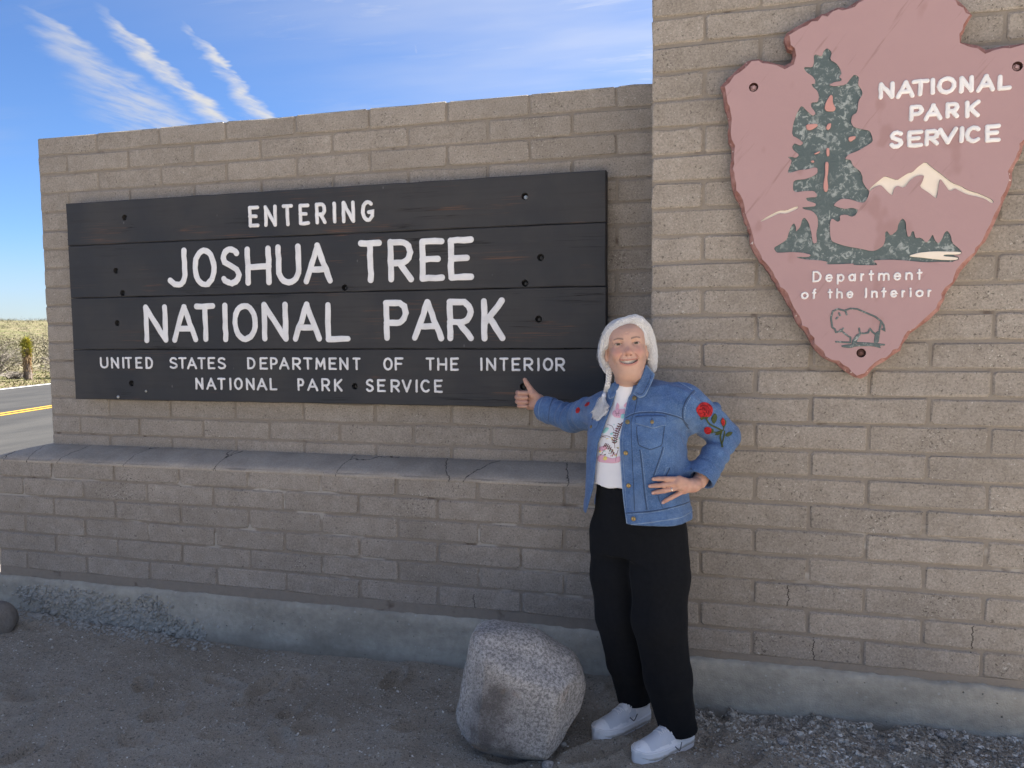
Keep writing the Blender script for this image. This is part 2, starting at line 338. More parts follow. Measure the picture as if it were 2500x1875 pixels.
class MB:
    """collects faces for one mesh"""
    def __init__(self):
        self.v = []
        self.f = []

    def add(self, v, f):
        k = len(self.v)
        self.v.extend([tuple(q) for q in v])
        self.f.extend([tuple(i + k for i in q) for q in f])

    def tube(self, pts, r, n=6, cap=True, flat=None):
        """swept tube along pts; r a number or list; flat=(normal, k) squashes the section along normal"""
        pts = [Vector(p) for p in pts]
        rs = r if hasattr(r, '__len__') else [r] * len(pts)
        base = len(self.v)
        prev = None
        for i, p in enumerate(pts):
            a = pts[max(0, i - 1)]
            b = pts[min(len(pts) - 1, i + 1)]
            t = (b - a)
            if t.length < 1e-9:
                t = Vector((0, 0, 1))
            t.normalize()
            if flat is not None:
                nrm = Vector(flat[0] if not isinstance(flat[0], list) else flat[0][i])
                u = t.cross(nrm)
                u.normalize()
                w = nrm.normalized()
                k = flat[1]
            else:
                ref = prev if prev is not None else (Vector((0, 0, 1)) if abs(t.z) < 0.9 else Vector((1, 0, 0)))
                u = (ref - t * ref.dot(t))
                u.normalize()
                prev = u
                w = t.cross(u)
                k = 1.0
            for j in range(n):
                an = 2 * math.pi * j / n
                q = p + u * (math.cos(an) * rs[i]) + w * (math.sin(an) * rs[i] * k)
                self.v.append(tuple(q))
        for i in range(len(pts) - 1):
            for j in range(n):
                a = base + i * n + j
                b = base + i * n + (j + 1) % n
                self.f.append((a, b, b + n, a + n))
        if cap:
            self.f.append(tuple(base + j for j in reversed(range(n))))
            self.f.append(tuple(base + (len(pts) - 1) * n + j for j in range(n)))

    def build(self, name, m, parent=None, smooth=True):
        me = mesh(name, self.v, self.f, smooth)
        o = link(name, me, m)
        if parent is not None:
            sub(o, parent)
        return o


def poly_plate(outer, holes, y_front, y_back, y_hole=None, bevel=0.0, bevel_y=0.0, rng_=None):
    """plate in the XZ plane facing -Y. outer / holes: lists of (x, z). Returns groups of (verts, faces):
    front, sides, hole walls, hole floors"""
    def area(p):
        return 0.5 * sum(p[i][0] * p[(i + 1) % len(p)][1] - p[(i + 1) % len(p)][0] * p[i][1] for i in range(len(p)))

    def ccw(p):
        return list(p) if area(p) > 0 else list(reversed(p))
    outer = ccw(outer)
    inner = outer
    if bevel > 0:
        n = len(outer)
        inner = []
        for i in range(n):
            p0, p1, p2 = (Vector(outer[i - 1]), Vector(outer[i]), Vector(outer[(i + 1) % n]))
            d = (p2 - p0)
            d.normalize()
            nn = Vector((-d.y, d.x))
            k = bevel * (1.0 if rng_ is None else rng_.uniform(0.6, 1.4))
            inner.append(tuple(p1 + nn * k))
    holes = [ccw(h) for h in holes]
    allv = [Vector(p) for p in inner]
    faces_in = [list(range(len(inner)))]
    for h in holes:
        k = len(allv)
        allv += [Vector(p) for p in h]
        faces_in.append([k + i for i in range(len(h))])
    edges = []
    for fc in faces_in:
        edges += [(fc[i], fc[(i + 1) % len(fc)]) for i in range(len(fc))]
    vo, eo, fo, ov, oe, of = delaunay_2d_cdt(allv, edges, [], 1, 1e-6)

    def inside(px, pz, p):
        r_ = False
        j_ = len(p) - 1
        for i_ in range(len(p)):
            if (p[i_][1] > pz) != (p[j_][1] > pz) and px < (p[j_][0] - p[i_][0]) * (pz - p[i_][1]) / (p[j_][1] - p[i_][1]) + p[i_][0]:
                r_ = not r_
            j_ = i_
        return r_
    if holes:
        kept = []
        for q in fo:
            cx_ = sum(vo[i].x for i in q) / len(q)
            cz_ = sum(vo[i].y for i in q) / len(q)
            if not any(inside(cx_, cz_, h) for h in holes):
                kept.append(q)
        fo = kept
    front = ([(p.x, y_front, p.y) for p in vo], [])
    for q in fo:
        if area([tuple(vo[i]) for i in q]) < 0:
            q = list(reversed(q))
        front[1].append(tuple(q))
    n = len(outer)
    rings = []
    if bevel > 0:
        rings.append([(p[0], y_front, p[1]) for p in inner])
        rings.append([(p[0], y_front + bevel_y, p[1]) for p in outer])
    else:
        rings.append([(p[0], y_front, p[1]) for p in outer])
    rings.append([(p[0], y_back, p[1]) for p in outer])
    sv, sf = [], []
    for rg in rings:
        sv += rg
    for k in range(len(rings) - 1):
        for i in range(n):
            j = (i + 1) % n
            sf.append((k * n + i, (k + 1) * n + i, (k + 1) * n + j, k * n + j))
    hv, hf = [], []
    floors = []
    if y_hole is not None:
        for h in holes:
            k = len(hv)
            m_ = len(h)
            hv += [(p[0], y_front, p[1]) for p in h] + [(p[0], y_hole, p[1]) for p in h]
            for i in range(m_):
                j = (i + 1) % m_
                hf.append((k + i, k + j, k + m_ + j, k + m_ + i))
            ve = [Vector(p) for p in h]
            a, b, c, d_, e_, g = delaunay_2d_cdt(ve, [(i, (i + 1) % m_) for i in range(m_)], [], 1, 1e-6)
            ff = []
            for q in c:
                if area([tuple(a[i]) for i in q]) < 0:
                    q = list(reversed(q))
                ff.append(tuple(q))
            floors.append(([(p.x, y_hole, p.y) for p in a], ff))
    return front, (sv, sf), (hv, hf), floors


def subdivide_poly(p, step, jitter=0.0, closed=True, rg=None):
    out = []
    n = len(p)
    for i in range(n if closed else n - 1):
        a, b = Vector(p[i]), Vector(p[(i + 1) % n])
        k = max(1, int((b - a).length / step))
        for j in range(k):
            q = a.lerp(b, j / k)
            if jitter and rg is not None:
                q = q + Vector((rg.normal(0, jitter), rg.normal(0, jitter)))
            out.append((q.x, q.y))
    if not closed:
        out.append(tuple(p[-1]))
    return out


def smooth_poly(p, it=1):
    for _ in range(it):
        q = []
        n = len(p)
        for i in range(n):
            a, b = p[i], p[(i + 1) % n]
            q.append((a[0] * .8 + b[0] * .2, a[1] * .8 + b[1] * .2))
            q.append((a[0] * .2 + b[0] * .8, a[1] * .2 + b[1] * .8))
        p = q
    return p


def vnoise(P, scale, seed=0.0, octaves=3):
    """cheap smooth value noise on an array of points (numpy)"""
    P = np.asarray(P, float) * scale + seed * 17.31
    tot = np.zeros(len(P))
    amp, norm = 1.0, 0.0
    for o in range(octaves):
        I = np.floor(P).astype(np.int64)
        F = P - I
        F = F * F * (3 - 2 * F)
        acc = np.zeros(len(P))
        for dx in (0, 1):
            for dy in (0, 1):
                for dz in (0, 1):
                    h = ((I[:, 0] + dx) * 374761393 + (I[:, 1] + dy) * 668265263 + (I[:, 2] + dz) * 2147483647 + o * 974711) & 0x7fffffff
                    h = ((h ^ (h >> 13)) * 1274126177) & 0x7fffffff
                    h = (h ^ (h >> 16)) & 0xffff
                    w = (F[:, 0] if dx else 1 - F[:, 0]) * (F[:, 1] if dy else 1 - F[:, 1]) * (F[:, 2] if dz else 1 - F[:, 2])
                    acc += w * (h / 65535.0)
        tot += (acc * 2 - 1) * amp
        norm += amp
        amp *= 0.5
        P = P * 2.03 + 5.7
    return tot / norm
# ------------------------------------------------------------------ materials of the place
def speckled(name, c0, c1, tint=0.05, pit=0.72, bump=0.5, patch=True, fine=128.0, rnd=True):
    """weathered concrete block: sandy paste, dark pits, pale grains, patches where the aggregate is bared"""
    m, t, b = mat(name, 0.92, spec=0.15)
    P = pos(t)
    big = t.noise(P, 2.3, 3.0)
    mid = t.noise(P, 16.0, 4.0)
    base = t.mix(t.smooth(mid, 0.3, 0.7), c0, c1)
    if rnd:
        rv = orand(t)
        base = t.mix(t.math('MULTIPLY', rv, 0.35), base, t.mix(0.5, base, (0.205, 0.178, 0.15, 1)))
        val = t.math('MULTIPLY_ADD', t.math('FRACT', t.math('MULTIPLY', rv, 7.31)), 2 * tint, 1 - tint)
        base = t.mix(1.0, base, t.ramp(val, [(0, 0.0), (1, 1.0)]), 'MULTIPLY') if False else t.vmath('SCALE', base, val)
    base = t.vmath('SCALE', base, t.math('MULTIPLY_ADD', big, 0.5, 0.75))
    # bared aggregate patches
    pm = t.smooth(t.noise(P, 5.0, 3.0, 0.6), 0.50, 0.66) if patch else 0.3
    if patch and rnd:
        pm = t.math('MULTIPLY', pm, t.smooth(t.math('FRACT', t.math('MULTIPLY', orand(t), 3.77)), 0.25, 0.6))
    v1 = t.voronoi(P, fine)
    cellv = t.new('ShaderNodeSeparateColor')
    t.l.new(v1.outputs['Color'], cellv.inputs[0])
    gran = t.noise(P, fine * 1.1, 3.0, 0.72)
    pitn = t.noise(t.vmath('ADD', P, (3.1, 1.7, 0.4)), fine * 0.85, 3.0, 0.6, 0.5)
    th = t.math('MULTIPLY_ADD', pm, -0.052, 0.640)
    dark = t.smooth(t.math('SUBTRACT', pitn, th), 0.0, 0.035)
    paln = t.noise(t.vmath('ADD', P, (9.4, 2.2, 5.4)), fine * 0.95, 2.0, 0.6)
    pale = t.smooth(t.math('SUBTRACT', paln, t.math('MULTIPLY_ADD', pm, -0.06, 0.70)), 0.0, 0.03)
    hole = dark
    base = t.vmath('SCALE', base, t.math('MULTIPLY_ADD', gran, 1.3, 0.35))
    base = t.mix(t.math('MULTIPLY', dark, pit), base, (0.085, 0.075, 0.066, 1))
    base = t.mix(t.math('MULTIPLY', pale, 0.6), base, (0.60, 0.58, 0.54, 1))
    # a few blocks are cracked through
    bs = t.new('ShaderNodeSeparateXYZ')
    t.l.new(P, bs.inputs[0])
    wob = t.math('MULTIPLY_ADD', t.noise(t.mapping(P, (0, 0, 1)), 30.0, 4.0, 0.7), 0.05, -0.025)
    for cx, c0, c1_ in ((4.076, 0.222, 0.322), (3.978, 0.440, 0.532), (4.625, 0.325, 0.428), (2.61, 0.235, 0.300)):
        ln = t.smooth(t.math('ABSOLUTE', t.math('ADD', t.math('SUBTRACT', bs.outputs[0], cx), wob)), 0.0028, 0.0010)
        ln = t.math('MULTIPLY', ln, t.math('MULTIPLY', t.math('GREATER_THAN', bs.outputs[2], c0), t.math('LESS_THAN', bs.outputs[2], c1_)))
        base = t.mix(t.math('MULTIPLY', ln, 0.9), base, (0.03, 0.026, 0.023, 1))
    t.put(b.inputs['Base Color'], base)
    h = t.math('ADD', t.math('MULTIPLY', gran, 0.6), t.math('MULTIPLY', v1.outputs['Distance'], 0.5))
    h = t.math('SUBTRACT', h, t.math('MULTIPLY', hole, 1.2))
    h = t.math('ADD', h, t.math('MULTIPLY', mid, 0.8))
    t.put(b.inputs['Normal'], t.bump(h, bump, 0.004))
    return m


M_BRICK = speckled('block_masonry', (0.285, 0.254, 0.223), (0.330, 0.297, 0.265))
# mortar: smoother, browner, with pale lime bloom in places
M_MORTAR, t, b = mat('mortar', 0.95, spec=0.1)
P = pos(t)
n1 = t.noise(P, 30, 4.0, 0.65)
bl = t.smooth(t.noise(t.mapping(P, (1, 1, 2.4)), 3.1, 3.0, 0.6), 0.56, 0.64)
c = t.mix(n1, (0.215, 0.188, 0.160, 1), (0.290, 0.258, 0.226, 1))
mz = t.new('ShaderNodeSeparateXYZ')
t.l.new(P, mz.inputs[0])
bl = t.math('MULTIPLY', bl, t.math('MULTIPLY', t.smooth(mz.outputs[2], 0.84, 0.74), t.smooth(mz.outputs[2], 0.24, 0.30)))
c = t.mix(t.math('MULTIPLY', bl, 0.5), c, (0.52, 0.50, 0.47, 1))
c = t.mix(t.smooth(t.noise(P, 9, 3), 0.62, 0.75), c, (0.13, 0.105, 0.09, 1))
t.put(b.inputs['Base Color'], c)
t.put(b.inputs['Normal'], t.bump(t.math('ADD', n1, t.noise(P, 160, 2)), 0.6, 0.004))

# cast concrete footing: blue grey, bug holes, stains
M_FOOT, t, b = mat('cast_concrete', 0.9, spec=0.15)
P = pos(t)
n1 = t.noise(t.mapping(P, (1, 1, 2.2)), 2.6, 5.0, 0.62)
n2 = t.noise(P, 28, 4.0, 0.6)
c = t.mix(t.smooth(n1, 0.3, 0.7), (0.305, 0.287, 0.248, 1), (0.445, 0.420, 0.365, 1))
c = t.vmath('SCALE', c, t.math('MULTIPLY_ADD', n2, 0.6, 0.7))
v = t.voronoi(P, 62)
vs = t.new('ShaderNodeSeparateColor')
t.l.new(v.outputs['Color'], vs.inputs[0])
hole = t.math('MULTIPLY', t.smooth(vs.outputs[0], 0.955, 0.97), t.smooth(t.math('ADD', v.outputs['Distance'], t.math('MULTIPLY', n2, 0.5)), 0.52, 0.30))
v3 = t.voronoi(t.vmath('ADD', P, (1.3, 0.2, 0.7)), 60)
vs3 = t.new('ShaderNodeSeparateColor')
t.l.new(v3.outputs['Color'], vs3.inputs[0])
spot = t.math('MULTIPLY', t.smooth(vs3.outputs[0], 0.93, 0.96), t.smooth(v3.outputs['Distance'], 0.4, 0.2))
c = t.mix(t.math('MULTIPLY', hole, 0.8), c, (0.04, 0.04, 0.042, 1))
c = t.mix(t.math('MULTIPLY', spot, 0.5), c, (0.5, 0.49, 0.47, 1))
# splashed soil towards the foot
sepz = t.new('ShaderNodeSeparateXYZ')
t.l.new(P, sepz.inputs[0])
soil = t.math('MULTIPLY', t.smooth(t.math('ADD', sepz.outputs[2], t.math('MULTIPLY', n1, 0.10)), 0.07, -0.02), 0.55)
c = t.mix(soil, c, (0.19, 0.165, 0.13, 1))
t.put(b.inputs['Base Color'], c)
t.put(b.inputs['Normal'], t.bump(t.math('SUBTRACT', t.math('ADD', n2, t.noise(P, 170, 2)), t.math('MULTIPLY', hole, 2)), 0.55, 0.006))

# trowelled cap of the ledge
M_CAP, t, b = mat('trowelled_mortar_cap', 0.93, spec=0.12)
P = pos(t)
n1 = t.noise(P, 4, 5.0, 0.65)
n2 = t.noise(P, 120, 3.0, 0.6)
c = t.mix(t.smooth(n1, 0.3, 0.7), (0.310, 0.275, 0.235, 1), (0.410, 0.365, 0.315, 1))
c = t.vmath('SCALE', c, t.math('MULTIPLY_ADD', n2, 0.7, 0.65))
cn = t.new('ShaderNodeTexNoise')
t.l.new(P, cn.inputs['Vector'])
cn.inputs['Scale'].default_value = 16.0
cn.inputs['Detail'].default_value = 5.0
ck = t.voronoi(t.vmath('ADD', t.mapping(P, (2.5, 0.7, 0.5)), t.vmath('SCALE', cn.outputs[1], 0.10)), 1.0, 'DISTANCE_TO_EDGE')
c = t.mix(t.smooth(ck.outputs['Distance'], 0.006, 0.0), c, (0.045, 0.04, 0.04, 1))
t.put(b.inputs['Base Color'], c)
t.put(b.inputs['Normal'], t.bump(t.math('ADD', n2, t.math('MULTIPLY', t.smooth(ck.outputs['Distance'], 0.0, 0.012), 0.8)), 0.5, 0.005))

# painted sign boards
def painted_wood(name):
    m, t, b = mat(name, 0.62, spec=0.25)
    P = pos(t)
    r = orand(t)
    off = t.new('ShaderNodeCombineXYZ')
    t.put(off.inputs[0], t.math('MULTIPLY', r, 31.0))
    t.put(off.inputs[2], t.math('MULTIPLY', r, 7.0))
    Q = t.vmath('ADD', P, off.outputs[0])
    g = t.noise(t.mapping(Q, (0.7, 1, 16)), 3.0, 6.0, 0.65, 0.4)
    g2 = t.noise(t.mapping(Q, (1.6, 1, 90)), 2.0, 4.0, 0.7)
    wash = t.noise(t.mapping(Q, (1.0, 1, 0.8)), 2.2, 4.0, 0.6)
    c = t.mix(t.smooth(wash, 0.35, 0.7), (0.034, 0.036, 0.042, 1), (0.053, 0.052, 0.054, 1))
    c = t.mix(t.math('MULTIPLY', t.smooth(g, 0.45, 0.75), 0.5), c, (0.034, 0.032, 0.034, 1))
    # checks in the timber: long dark slits with reddish bare lips
    ck = t.noise(t.mapping(Q, (0.55, 1, 34)), 1.6, 3.0, 0.55)
    slit = t.smooth(t.math('ABSOLUTE', t.math('SUBTRACT', ck, 0.5)), 0.016, 0.0)
    slit = t.math('MULTIPLY', slit, t.smooth(t.noise(t.mapping(Q, (1, 1, 5)), 1.7, 2), 0.55, 0.66))
    lip = t.smooth(t.math('ABSOLUTE', t.math('SUBTRACT', ck, 0.507)), 0.034, 0.0)
    lip = t.math('MULTIPLY', lip, t.smooth(t.noise(t.mapping(Q, (1, 1, 4)), 2.6, 3), 0.56, 0.68))
    c = t.mix(t.math('MULTIPLY', lip, 0.55), c, (0.17, 0.085, 0.05, 1))
    c = t.mix(t.math('MULTIPLY', slit, 0.9), c, (0.008, 0.008, 0.008, 1))
    sc_ = t.voronoi(t.mapping(Q, (9, 1, 5)), 1.0)
    c = t.mix(t.math('MULTIPLY', t.smooth(sc_.outputs['Distance'], 0.05, 0.02), 0.25), c, (0.3, 0.3, 0.3, 1))
    t.put(b.inputs['Base Color'], c)
    t.put(b.inputs['Roughness'], t.math('MULTIPLY_ADD', wash, 0.3, 0.45))
    h = t.math('ADD', t.math('MULTIPLY', g2, 0.35), t.math('MULTIPLY', g, 0.35))
    h = t.math('SUBTRACT', h, t.math('MULTIPLY', slit, 1.2))
    t.put(b.inputs['Normal'], t.bump(h, 0.45, 0.003))
    return m


M_BOARD = painted_wood('dark_painted_board')

# white lettering paint with slight wear
def letter_paint(name, col, worn):
    m, t, b = mat(name, 0.55, spec=0.3)
    P = pos(t)
    n = t.noise(t.mapping(P, (2, 1, 22)), 6.0, 5.0, 0.7)
    n2 = t.noise(P, 14, 3.0)
    c = t.mix(t.smooth(n2, 0.4, 0.75), col, tuple(0.86 * q for q in col[:3]) + (1,))
    c = t.mix(t.math('MULTIPLY', t.smooth(n, 0.64, 0.72), 0.65), c, worn)
    t.put(b.inputs['Base Color'], c)
    t.put(b.inputs['Normal'], t.bump(t.math('ADD', n, n2), 0.35, 0.002))
    return m


M_LETTER = letter_paint('white_letter_paint', (0.80, 0.80, 0.82, 1), (0.42, 0.33, 0.29, 1))
M_LETTER2 = letter_paint('white_letter_paint_emblem', (0.80, 0.79, 0.80, 1), (0.60, 0.50, 0.49, 1))
M_BLACK, _, _ = mat('black_hole_floor', 0.7, (0.012, 0.012, 0.013))  # hole floors near black: the shade inside the holes put into the colour
M_STEEL, _, _ = mat('dull_steel', 0.35, (0.45, 0.45, 0.44), 0.9)
M_IRON, _, _ = mat('dark_bolt_iron', 0.45, (0.05, 0.05, 0.052), 0.7)

# arrowhead emblem
M_FACE, t, b = mat('mauve_emblem_paint', 0.6, spec=0.25)
P = pos(t)
n1 = t.noise(P, 3.2, 4.0, 0.6)
st = t.noise(t.mapping(t.mapping(P, (1, 1, 1), (0, R(52), 0)), (2.2, 1, 26)), 1.6, 4.0, 0.6)
blot = t.smooth(t.noise(t.mapping(P, (1.6, 1, 1.0), (0, R(20), 0)), 4.2, 2.5, 0.55), 0.60, 0.66)
c = t.mix(n1, (0.378, 0.242, 0.250, 1), (0.420, 0.282, 0.288, 1))
c = t.mix(t.math('MULTIPLY', blot, 0.5), c, (0.31, 0.185, 0.18, 1))
c = t.mix(t.math('MULTIPLY', t.smooth(st, 0.62, 0.72), 0.42), c, (0.22, 0.13, 0.125, 1))
t.put(b.inputs['Base Color'], c)
t.put(b.inputs['Normal'], t.bump(t.math('ADD', t.noise(P, 45, 4), t.math('MULTIPLY', st, 0.5)), 0.22, 0.004))

M_RIM, t, b = mat('rough_emblem_rim', 0.8, spec=0.15)
P = pos(t)
n1 = t.noise(P, 28, 5.0, 0.7)
c = t.mix(t.smooth(n1, 0.3, 0.7), (0.235, 0.105, 0.088, 1), (0.38, 0.215, 0.195, 1))
c = t.mix(t.smooth(t.noise(P, 70, 2), 0.68, 0.74), c, (0.7, 0.62, 0.58, 1))
t.put(b.inputs['Base Color'], c)
t.put(b.inputs['Normal'], t.bump(n1, 0.7, 0.006))

M_GREEN, t, b = mat('carved_green_paint', 0.5, spec=0.4)
P = pos(t)
n1 = t.noise(P, 46, 4.0, 0.7, 0.6)
n2 = t.noise(P, 11, 3.0)
c = t.mix(n2, (0.072, 0.102, 0.108, 1), (0.105, 0.138, 0.140, 1))
sk = t.math('MULTIPLY', t.smooth(n1, 0.50, 0.64), t.smooth(n2, 0.32, 0.55))
c = t.mix(t.math('MULTIPLY', sk, 0.75), c, (0.42, 0.46, 0.45, 1))
t.put(b.inputs['Base Color'], c)
t.put(b.inputs['Normal'], t.bump(n1, 0.5, 0.006))
M_CREAM, t, b = mat('cream_paint', 0.6, spec=0.25)
t.put(b.inputs['Base Color'], t.mix(t.noise(pos(t), 20, 3), (0.76, 0.66, 0.56, 1), (0.84, 0.76, 0.67, 1)))
M_PINK, t, b = mat('salmon_paint', 0.6, spec=0.25)
t.put(b.inputs['Base Color'], t.mix(t.noise(pos(t), 40, 3), (0.50, 0.245, 0.225, 1), (0.58, 0.32, 0.29, 1)))

# ground
M_GROUND, t, b = mat('gritty_desert_soil', 0.97, spec=0.08)
P = pos(t)
g_sep = t.new('ShaderNodeSeparateXYZ')
t.l.new(P, g_sep.inputs[0])
n1 = t.noise(P, 1.6, 5.0, 0.6)
n2 = t.noise(P, 45, 4.0, 0.7)
n3 = t.noise(P, 210, 2.0, 0.7)
c = t.mix(t.smooth(n1, 0.3, 0.7), (0.285, 0.252, 0.205, 1), (0.385, 0.345, 0.288, 1))
c = t.vmath('SCALE', c, t.math('MULTIPLY_ADD', n3, 1.1, 0.45))
c = t.vmath('SCALE', c, t.math('MULTIPLY_ADD', n2, 0.5, 0.75))
v = t.voronoi(P, 170)
vs = t.new('ShaderNodeSeparateColor')
t.l.new(v.outputs['Color'], vs.inputs[0])
c = t.mix(t.math('MULTIPLY', t.smooth(vs.outputs[0], 0.955, 0.985), 0.6), c, (0.46, 0.45, 0.42, 1))
c = t.mix(t.math('MULTIPLY', t.smooth(vs.outputs[1], 0.90, 0.97), 0.5), c, (0.05, 0.046, 0.043, 1))
# beyond the road: pale sand, dry grass
far = t.smooth(g_sep.outputs[0], -13.0, -15.5)
pale = t.smooth(t.math('ADD', g_sep.outputs[1], t.math('MULTIPLY', n1, 1.0)), -1.9, -3.2)  # unseen soil behind the camera, lightened to bounce sun onto the wall
c = t.mix(t.math('MULTIPLY', pale, 0.9), c, t.vmath('MULTIPLY', c, (1.46, 1.42, 1.36)))
leftp = t.smooth(t.math('ADD', g_sep.outputs[0], t.math('MULTIPLY', n1, 0.5)), 0.1, -0.7)
c = t.mix(leftp, c, t.vmath('SCALE', c, 1.05))
gr = t.smooth(t.noise(P, 0.35, 4.0, 0.6), 0.36, 0.6)
fc = t.mix(gr, (0.155, 0.125, 0.085, 1), (0.095, 0.098, 0.045, 1))
fc = t.vmath('SCALE', fc, t.math('MULTIPLY_ADD', t.noise(P, 3.0, 5.0, 0.7), 0.9, 0.5))
c = t.mix(far, c, fc)
t.put(b.inputs['Base Color'], c)
hh = t.math('ADD', t.math('MULTIPLY', n2, 1.0), t.math('ADD', t.math('MULTIPLY', n3, 0.35), t.math('MULTIPLY', v.outputs['Distance'], 0.3)))
t.put(b.inputs['Normal'], t.bump(hh, 0.9, 0.014))

M_ROAD, t, b = mat('worn_asphalt', 0.9, spec=0.2)
P = pos(t)
n1 = t.noise(t.mapping(P, (1, 0.25, 1)), 1.1, 5.0, 0.65)
n2 = t.noise(P, 30, 3.0, 0.8)
c = t.mix(t.smooth(n1, 0.3, 0.7), (0.024, 0.024, 0.025, 1), (0.042, 0.041, 0.040, 1))
c = t.vmath('SCALE', c, t.math('MULTIPLY_ADD', n2, 0.8, 0.6))
t.put(b.inputs['Base Color'], c)
t.put(b.inputs['Normal'], t.bump(n2, 0.5, 0.01))
M_YELLOW, t, b = mat('yellow_road_paint', 0.8)
t.put(b.inputs['Base Color'], t.mix(t.smooth(t.noise(pos(t), 9, 4), 0.45, 0.7), (0.46, 0.235, 0.018, 1), (0.32, 0.19, 0.035, 1)))
M_WHITEP, t, b = mat('white_road_paint', 0.8, (0.6, 0.6, 0.58))

M_PEBBLE, t, b = mat('pebbles', 0.9, spec=0.15)
vr = t.voronoi(pos(t), 55)
vsp = t.new('ShaderNodeSeparateColor')
t.l.new(vr.outputs['Color'], vsp.inputs[0])
t.put(b.inputs['Base Color'], t.ramp(vsp.outputs[0], [(0, (0.17, 0.153, 0.13)), (0.45, (0.31, 0.282, 0.245)), (0.8, (0.46, 0.43, 0.38)), (1, (0.70, 0.68, 0.63))]))
M_AGG, t, b = mat('bared_aggregate', 0.95, spec=0.1)
t.put(b.inputs['Base Color'], t.mix(t.noise(pos(t), 30, 3), (0.24, 0.24, 0.22, 1), (0.48, 0.46, 0.42, 1)))

M_BOULDER, t, b = mat('granite_boulder', 0.9, spec=0.2)
P = pos(t)
n1 = t.noise(P, 5.0, 6.0, 0.68, 0.3)
n2 = t.noise(P, 95, 5.0, 0.78)
n3 = t.noise(P, 230, 2.0, 0.7)
c = t.mix(t.smooth(n2, 0.36, 0.64), (0.19, 0.18, 0.17, 1), (0.54, 0.505, 0.475, 1))
c = t.vmath('SCALE', c, t.math('MULTIPLY_ADD', t.noise(P, 9, 4), 0.7, 0.65))
OC = objco(t)
sd1 = t.vmath('DISTANCE', OC, (-0.052, -0.20, 0.035))
sd2 = t.vmath('DISTANCE', OC, (-0.070, -0.20, -0.070))
sd = t.math('MINIMUM', sd1, sd2)
st = t.smooth(t.math('ADD', t.math('SUBTRACT', 0.62, t.math('MULTIPLY', sd, 3.4)), t.math('ADD', t.math('MULTIPLY', t.math('SUBTRACT', n1, 0.5), 1.5), t.math('MULTIPLY', t.math('SUBTRACT', n2, 0.5), 1.9))), 0.22, 0.52)
c = t.mix(t.math('MULTIPLY', st, 0.85), c, t.mix(n3, (0.060, 0.055, 0.054, 1), (0.150, 0.130, 0.122, 1)))
ru = t.smooth(t.noise(t.vmath('ADD', P, (7, 3, 1)), 6.5, 3.0), 0.60, 0.74)
c = t.mix(t.math('MULTIPLY', ru, 0.45), c, (0.36, 0.235, 0.15, 1))
c = t.vmath('SCALE', c, t.math('MULTIPLY_ADD', n3, 0.9, 0.55))
t.put(b.inputs['Base Color'], c)
t.put(b.inputs['Normal'], t.bump(t.math('ADD', n2, t.math('MULTIPLY', n3, 0.4)), 0.6, 0.008))
# ------------------------------------------------------------------ masonry
BL, BH, JT = 0.4064, 0.1042, 0.0105      # block module, course height, joint


def brick_mesh(w, h, d, seed):
    """one weathered block: irregular worn outline, softened arris; front face on y=0, centred in x and z"""
    g = np.random.default_rng(seed)
    a, c = w / 2, h / 2
    r1, r2 = g.uniform(0.004, 0.015, 4), g.uniform(0.003, 0.012, 4)
    j = lambda s=0.0016: g.normal(0, s)
    out = [(-a + r1[0], -c + j()), (j(0.05), -c + j()), (a - r1[1], -c + j()), (a + j(), -c + r2[1]),
           (a + j(), c - r2[2]), (a - r1[2], c + j()), (j(0.05), c + j()), (-a + r1[3], c + j()), (-a + j(), c - r2[3]), (-a + j(), -c + r2[0])]
    n = len(out)
    v, f = [], []
    for x, z in out:                                   # soft front edge
        k = g.uniform(0.003, 0.007)
        v.append((x * (1 - k / a), 0.0 + g.uniform(0, 0.0012), z * (1 - k / c)))
    for x, z in out:
        v.append((x, g.uniform(0.003, 0.007), z))
    for x, z in out:
        v.append((x, d, z))
    f.append(tuple(range(n)))
    for k in (0, 1):
        for i in range(n):
            q = (i + 1) % n
            f.append((k * n + i, (k + 1) * n + i, (k + 1) * n + q, k * n + q))
    f.append(tuple(reversed(range(2 * n, 3 * n))))
    me = mesh('brick', v, f)
    me.materials.append(M_BRICK)
    return me


_variants = {}


def brick_for(w, h=BH, d=0.19):
    key = (round(w, 3), round(h, 3), round(d, 3))
    if key not in _variants:
        n = 9 if w > 0.3 else 4
        _variants[key] = [brick_mesh(w - JT, h - JT, d, 100 + 13 * i + int(w * 1000)) for i in range(n)]
    return random.choice(_variants[key])


def put_brick(parent, x0, x1, z0, z1, y, d=0.19, rz=0.0, y1=None):
    me = brick_for(x1 - x0, z1 - z0, d)
    o = bpy.data.objects.new('brick', me)
    COL.objects.link(o)
    o.parent = parent
    o.location = ((x0 + x1) / 2 - parent.location.x, y + random.uniform(-0.0015, 0.0025) - parent.location.y,
                  (z0 + z1) / 2 - parent.location.z)
    o.rotation_euler = (random.gauss(0, 0.0035), random.gauss(0, 0.0022), rz + random.gauss(0, 0.002))
    return o


def put_end(parent, y0, y1, z0, z1, x):
    """a block whose face looks along -X (the end of a wall)"""
    me = brick_for(y1 - y0, z1 - z0, 0.15)
    o = bpy.data.objects.new('brick', me)
    COL.objects.link(o)
    o.parent = parent
    o.location = (x - parent.location.x, (y0 + y1) / 2 - parent.location.y, (z0 + z1) / 2 - parent.location.z)
    o.rotation_euler = (random.gauss(0, 0.003), random.gauss(0, 0.003), -math.pi / 2)
    return o


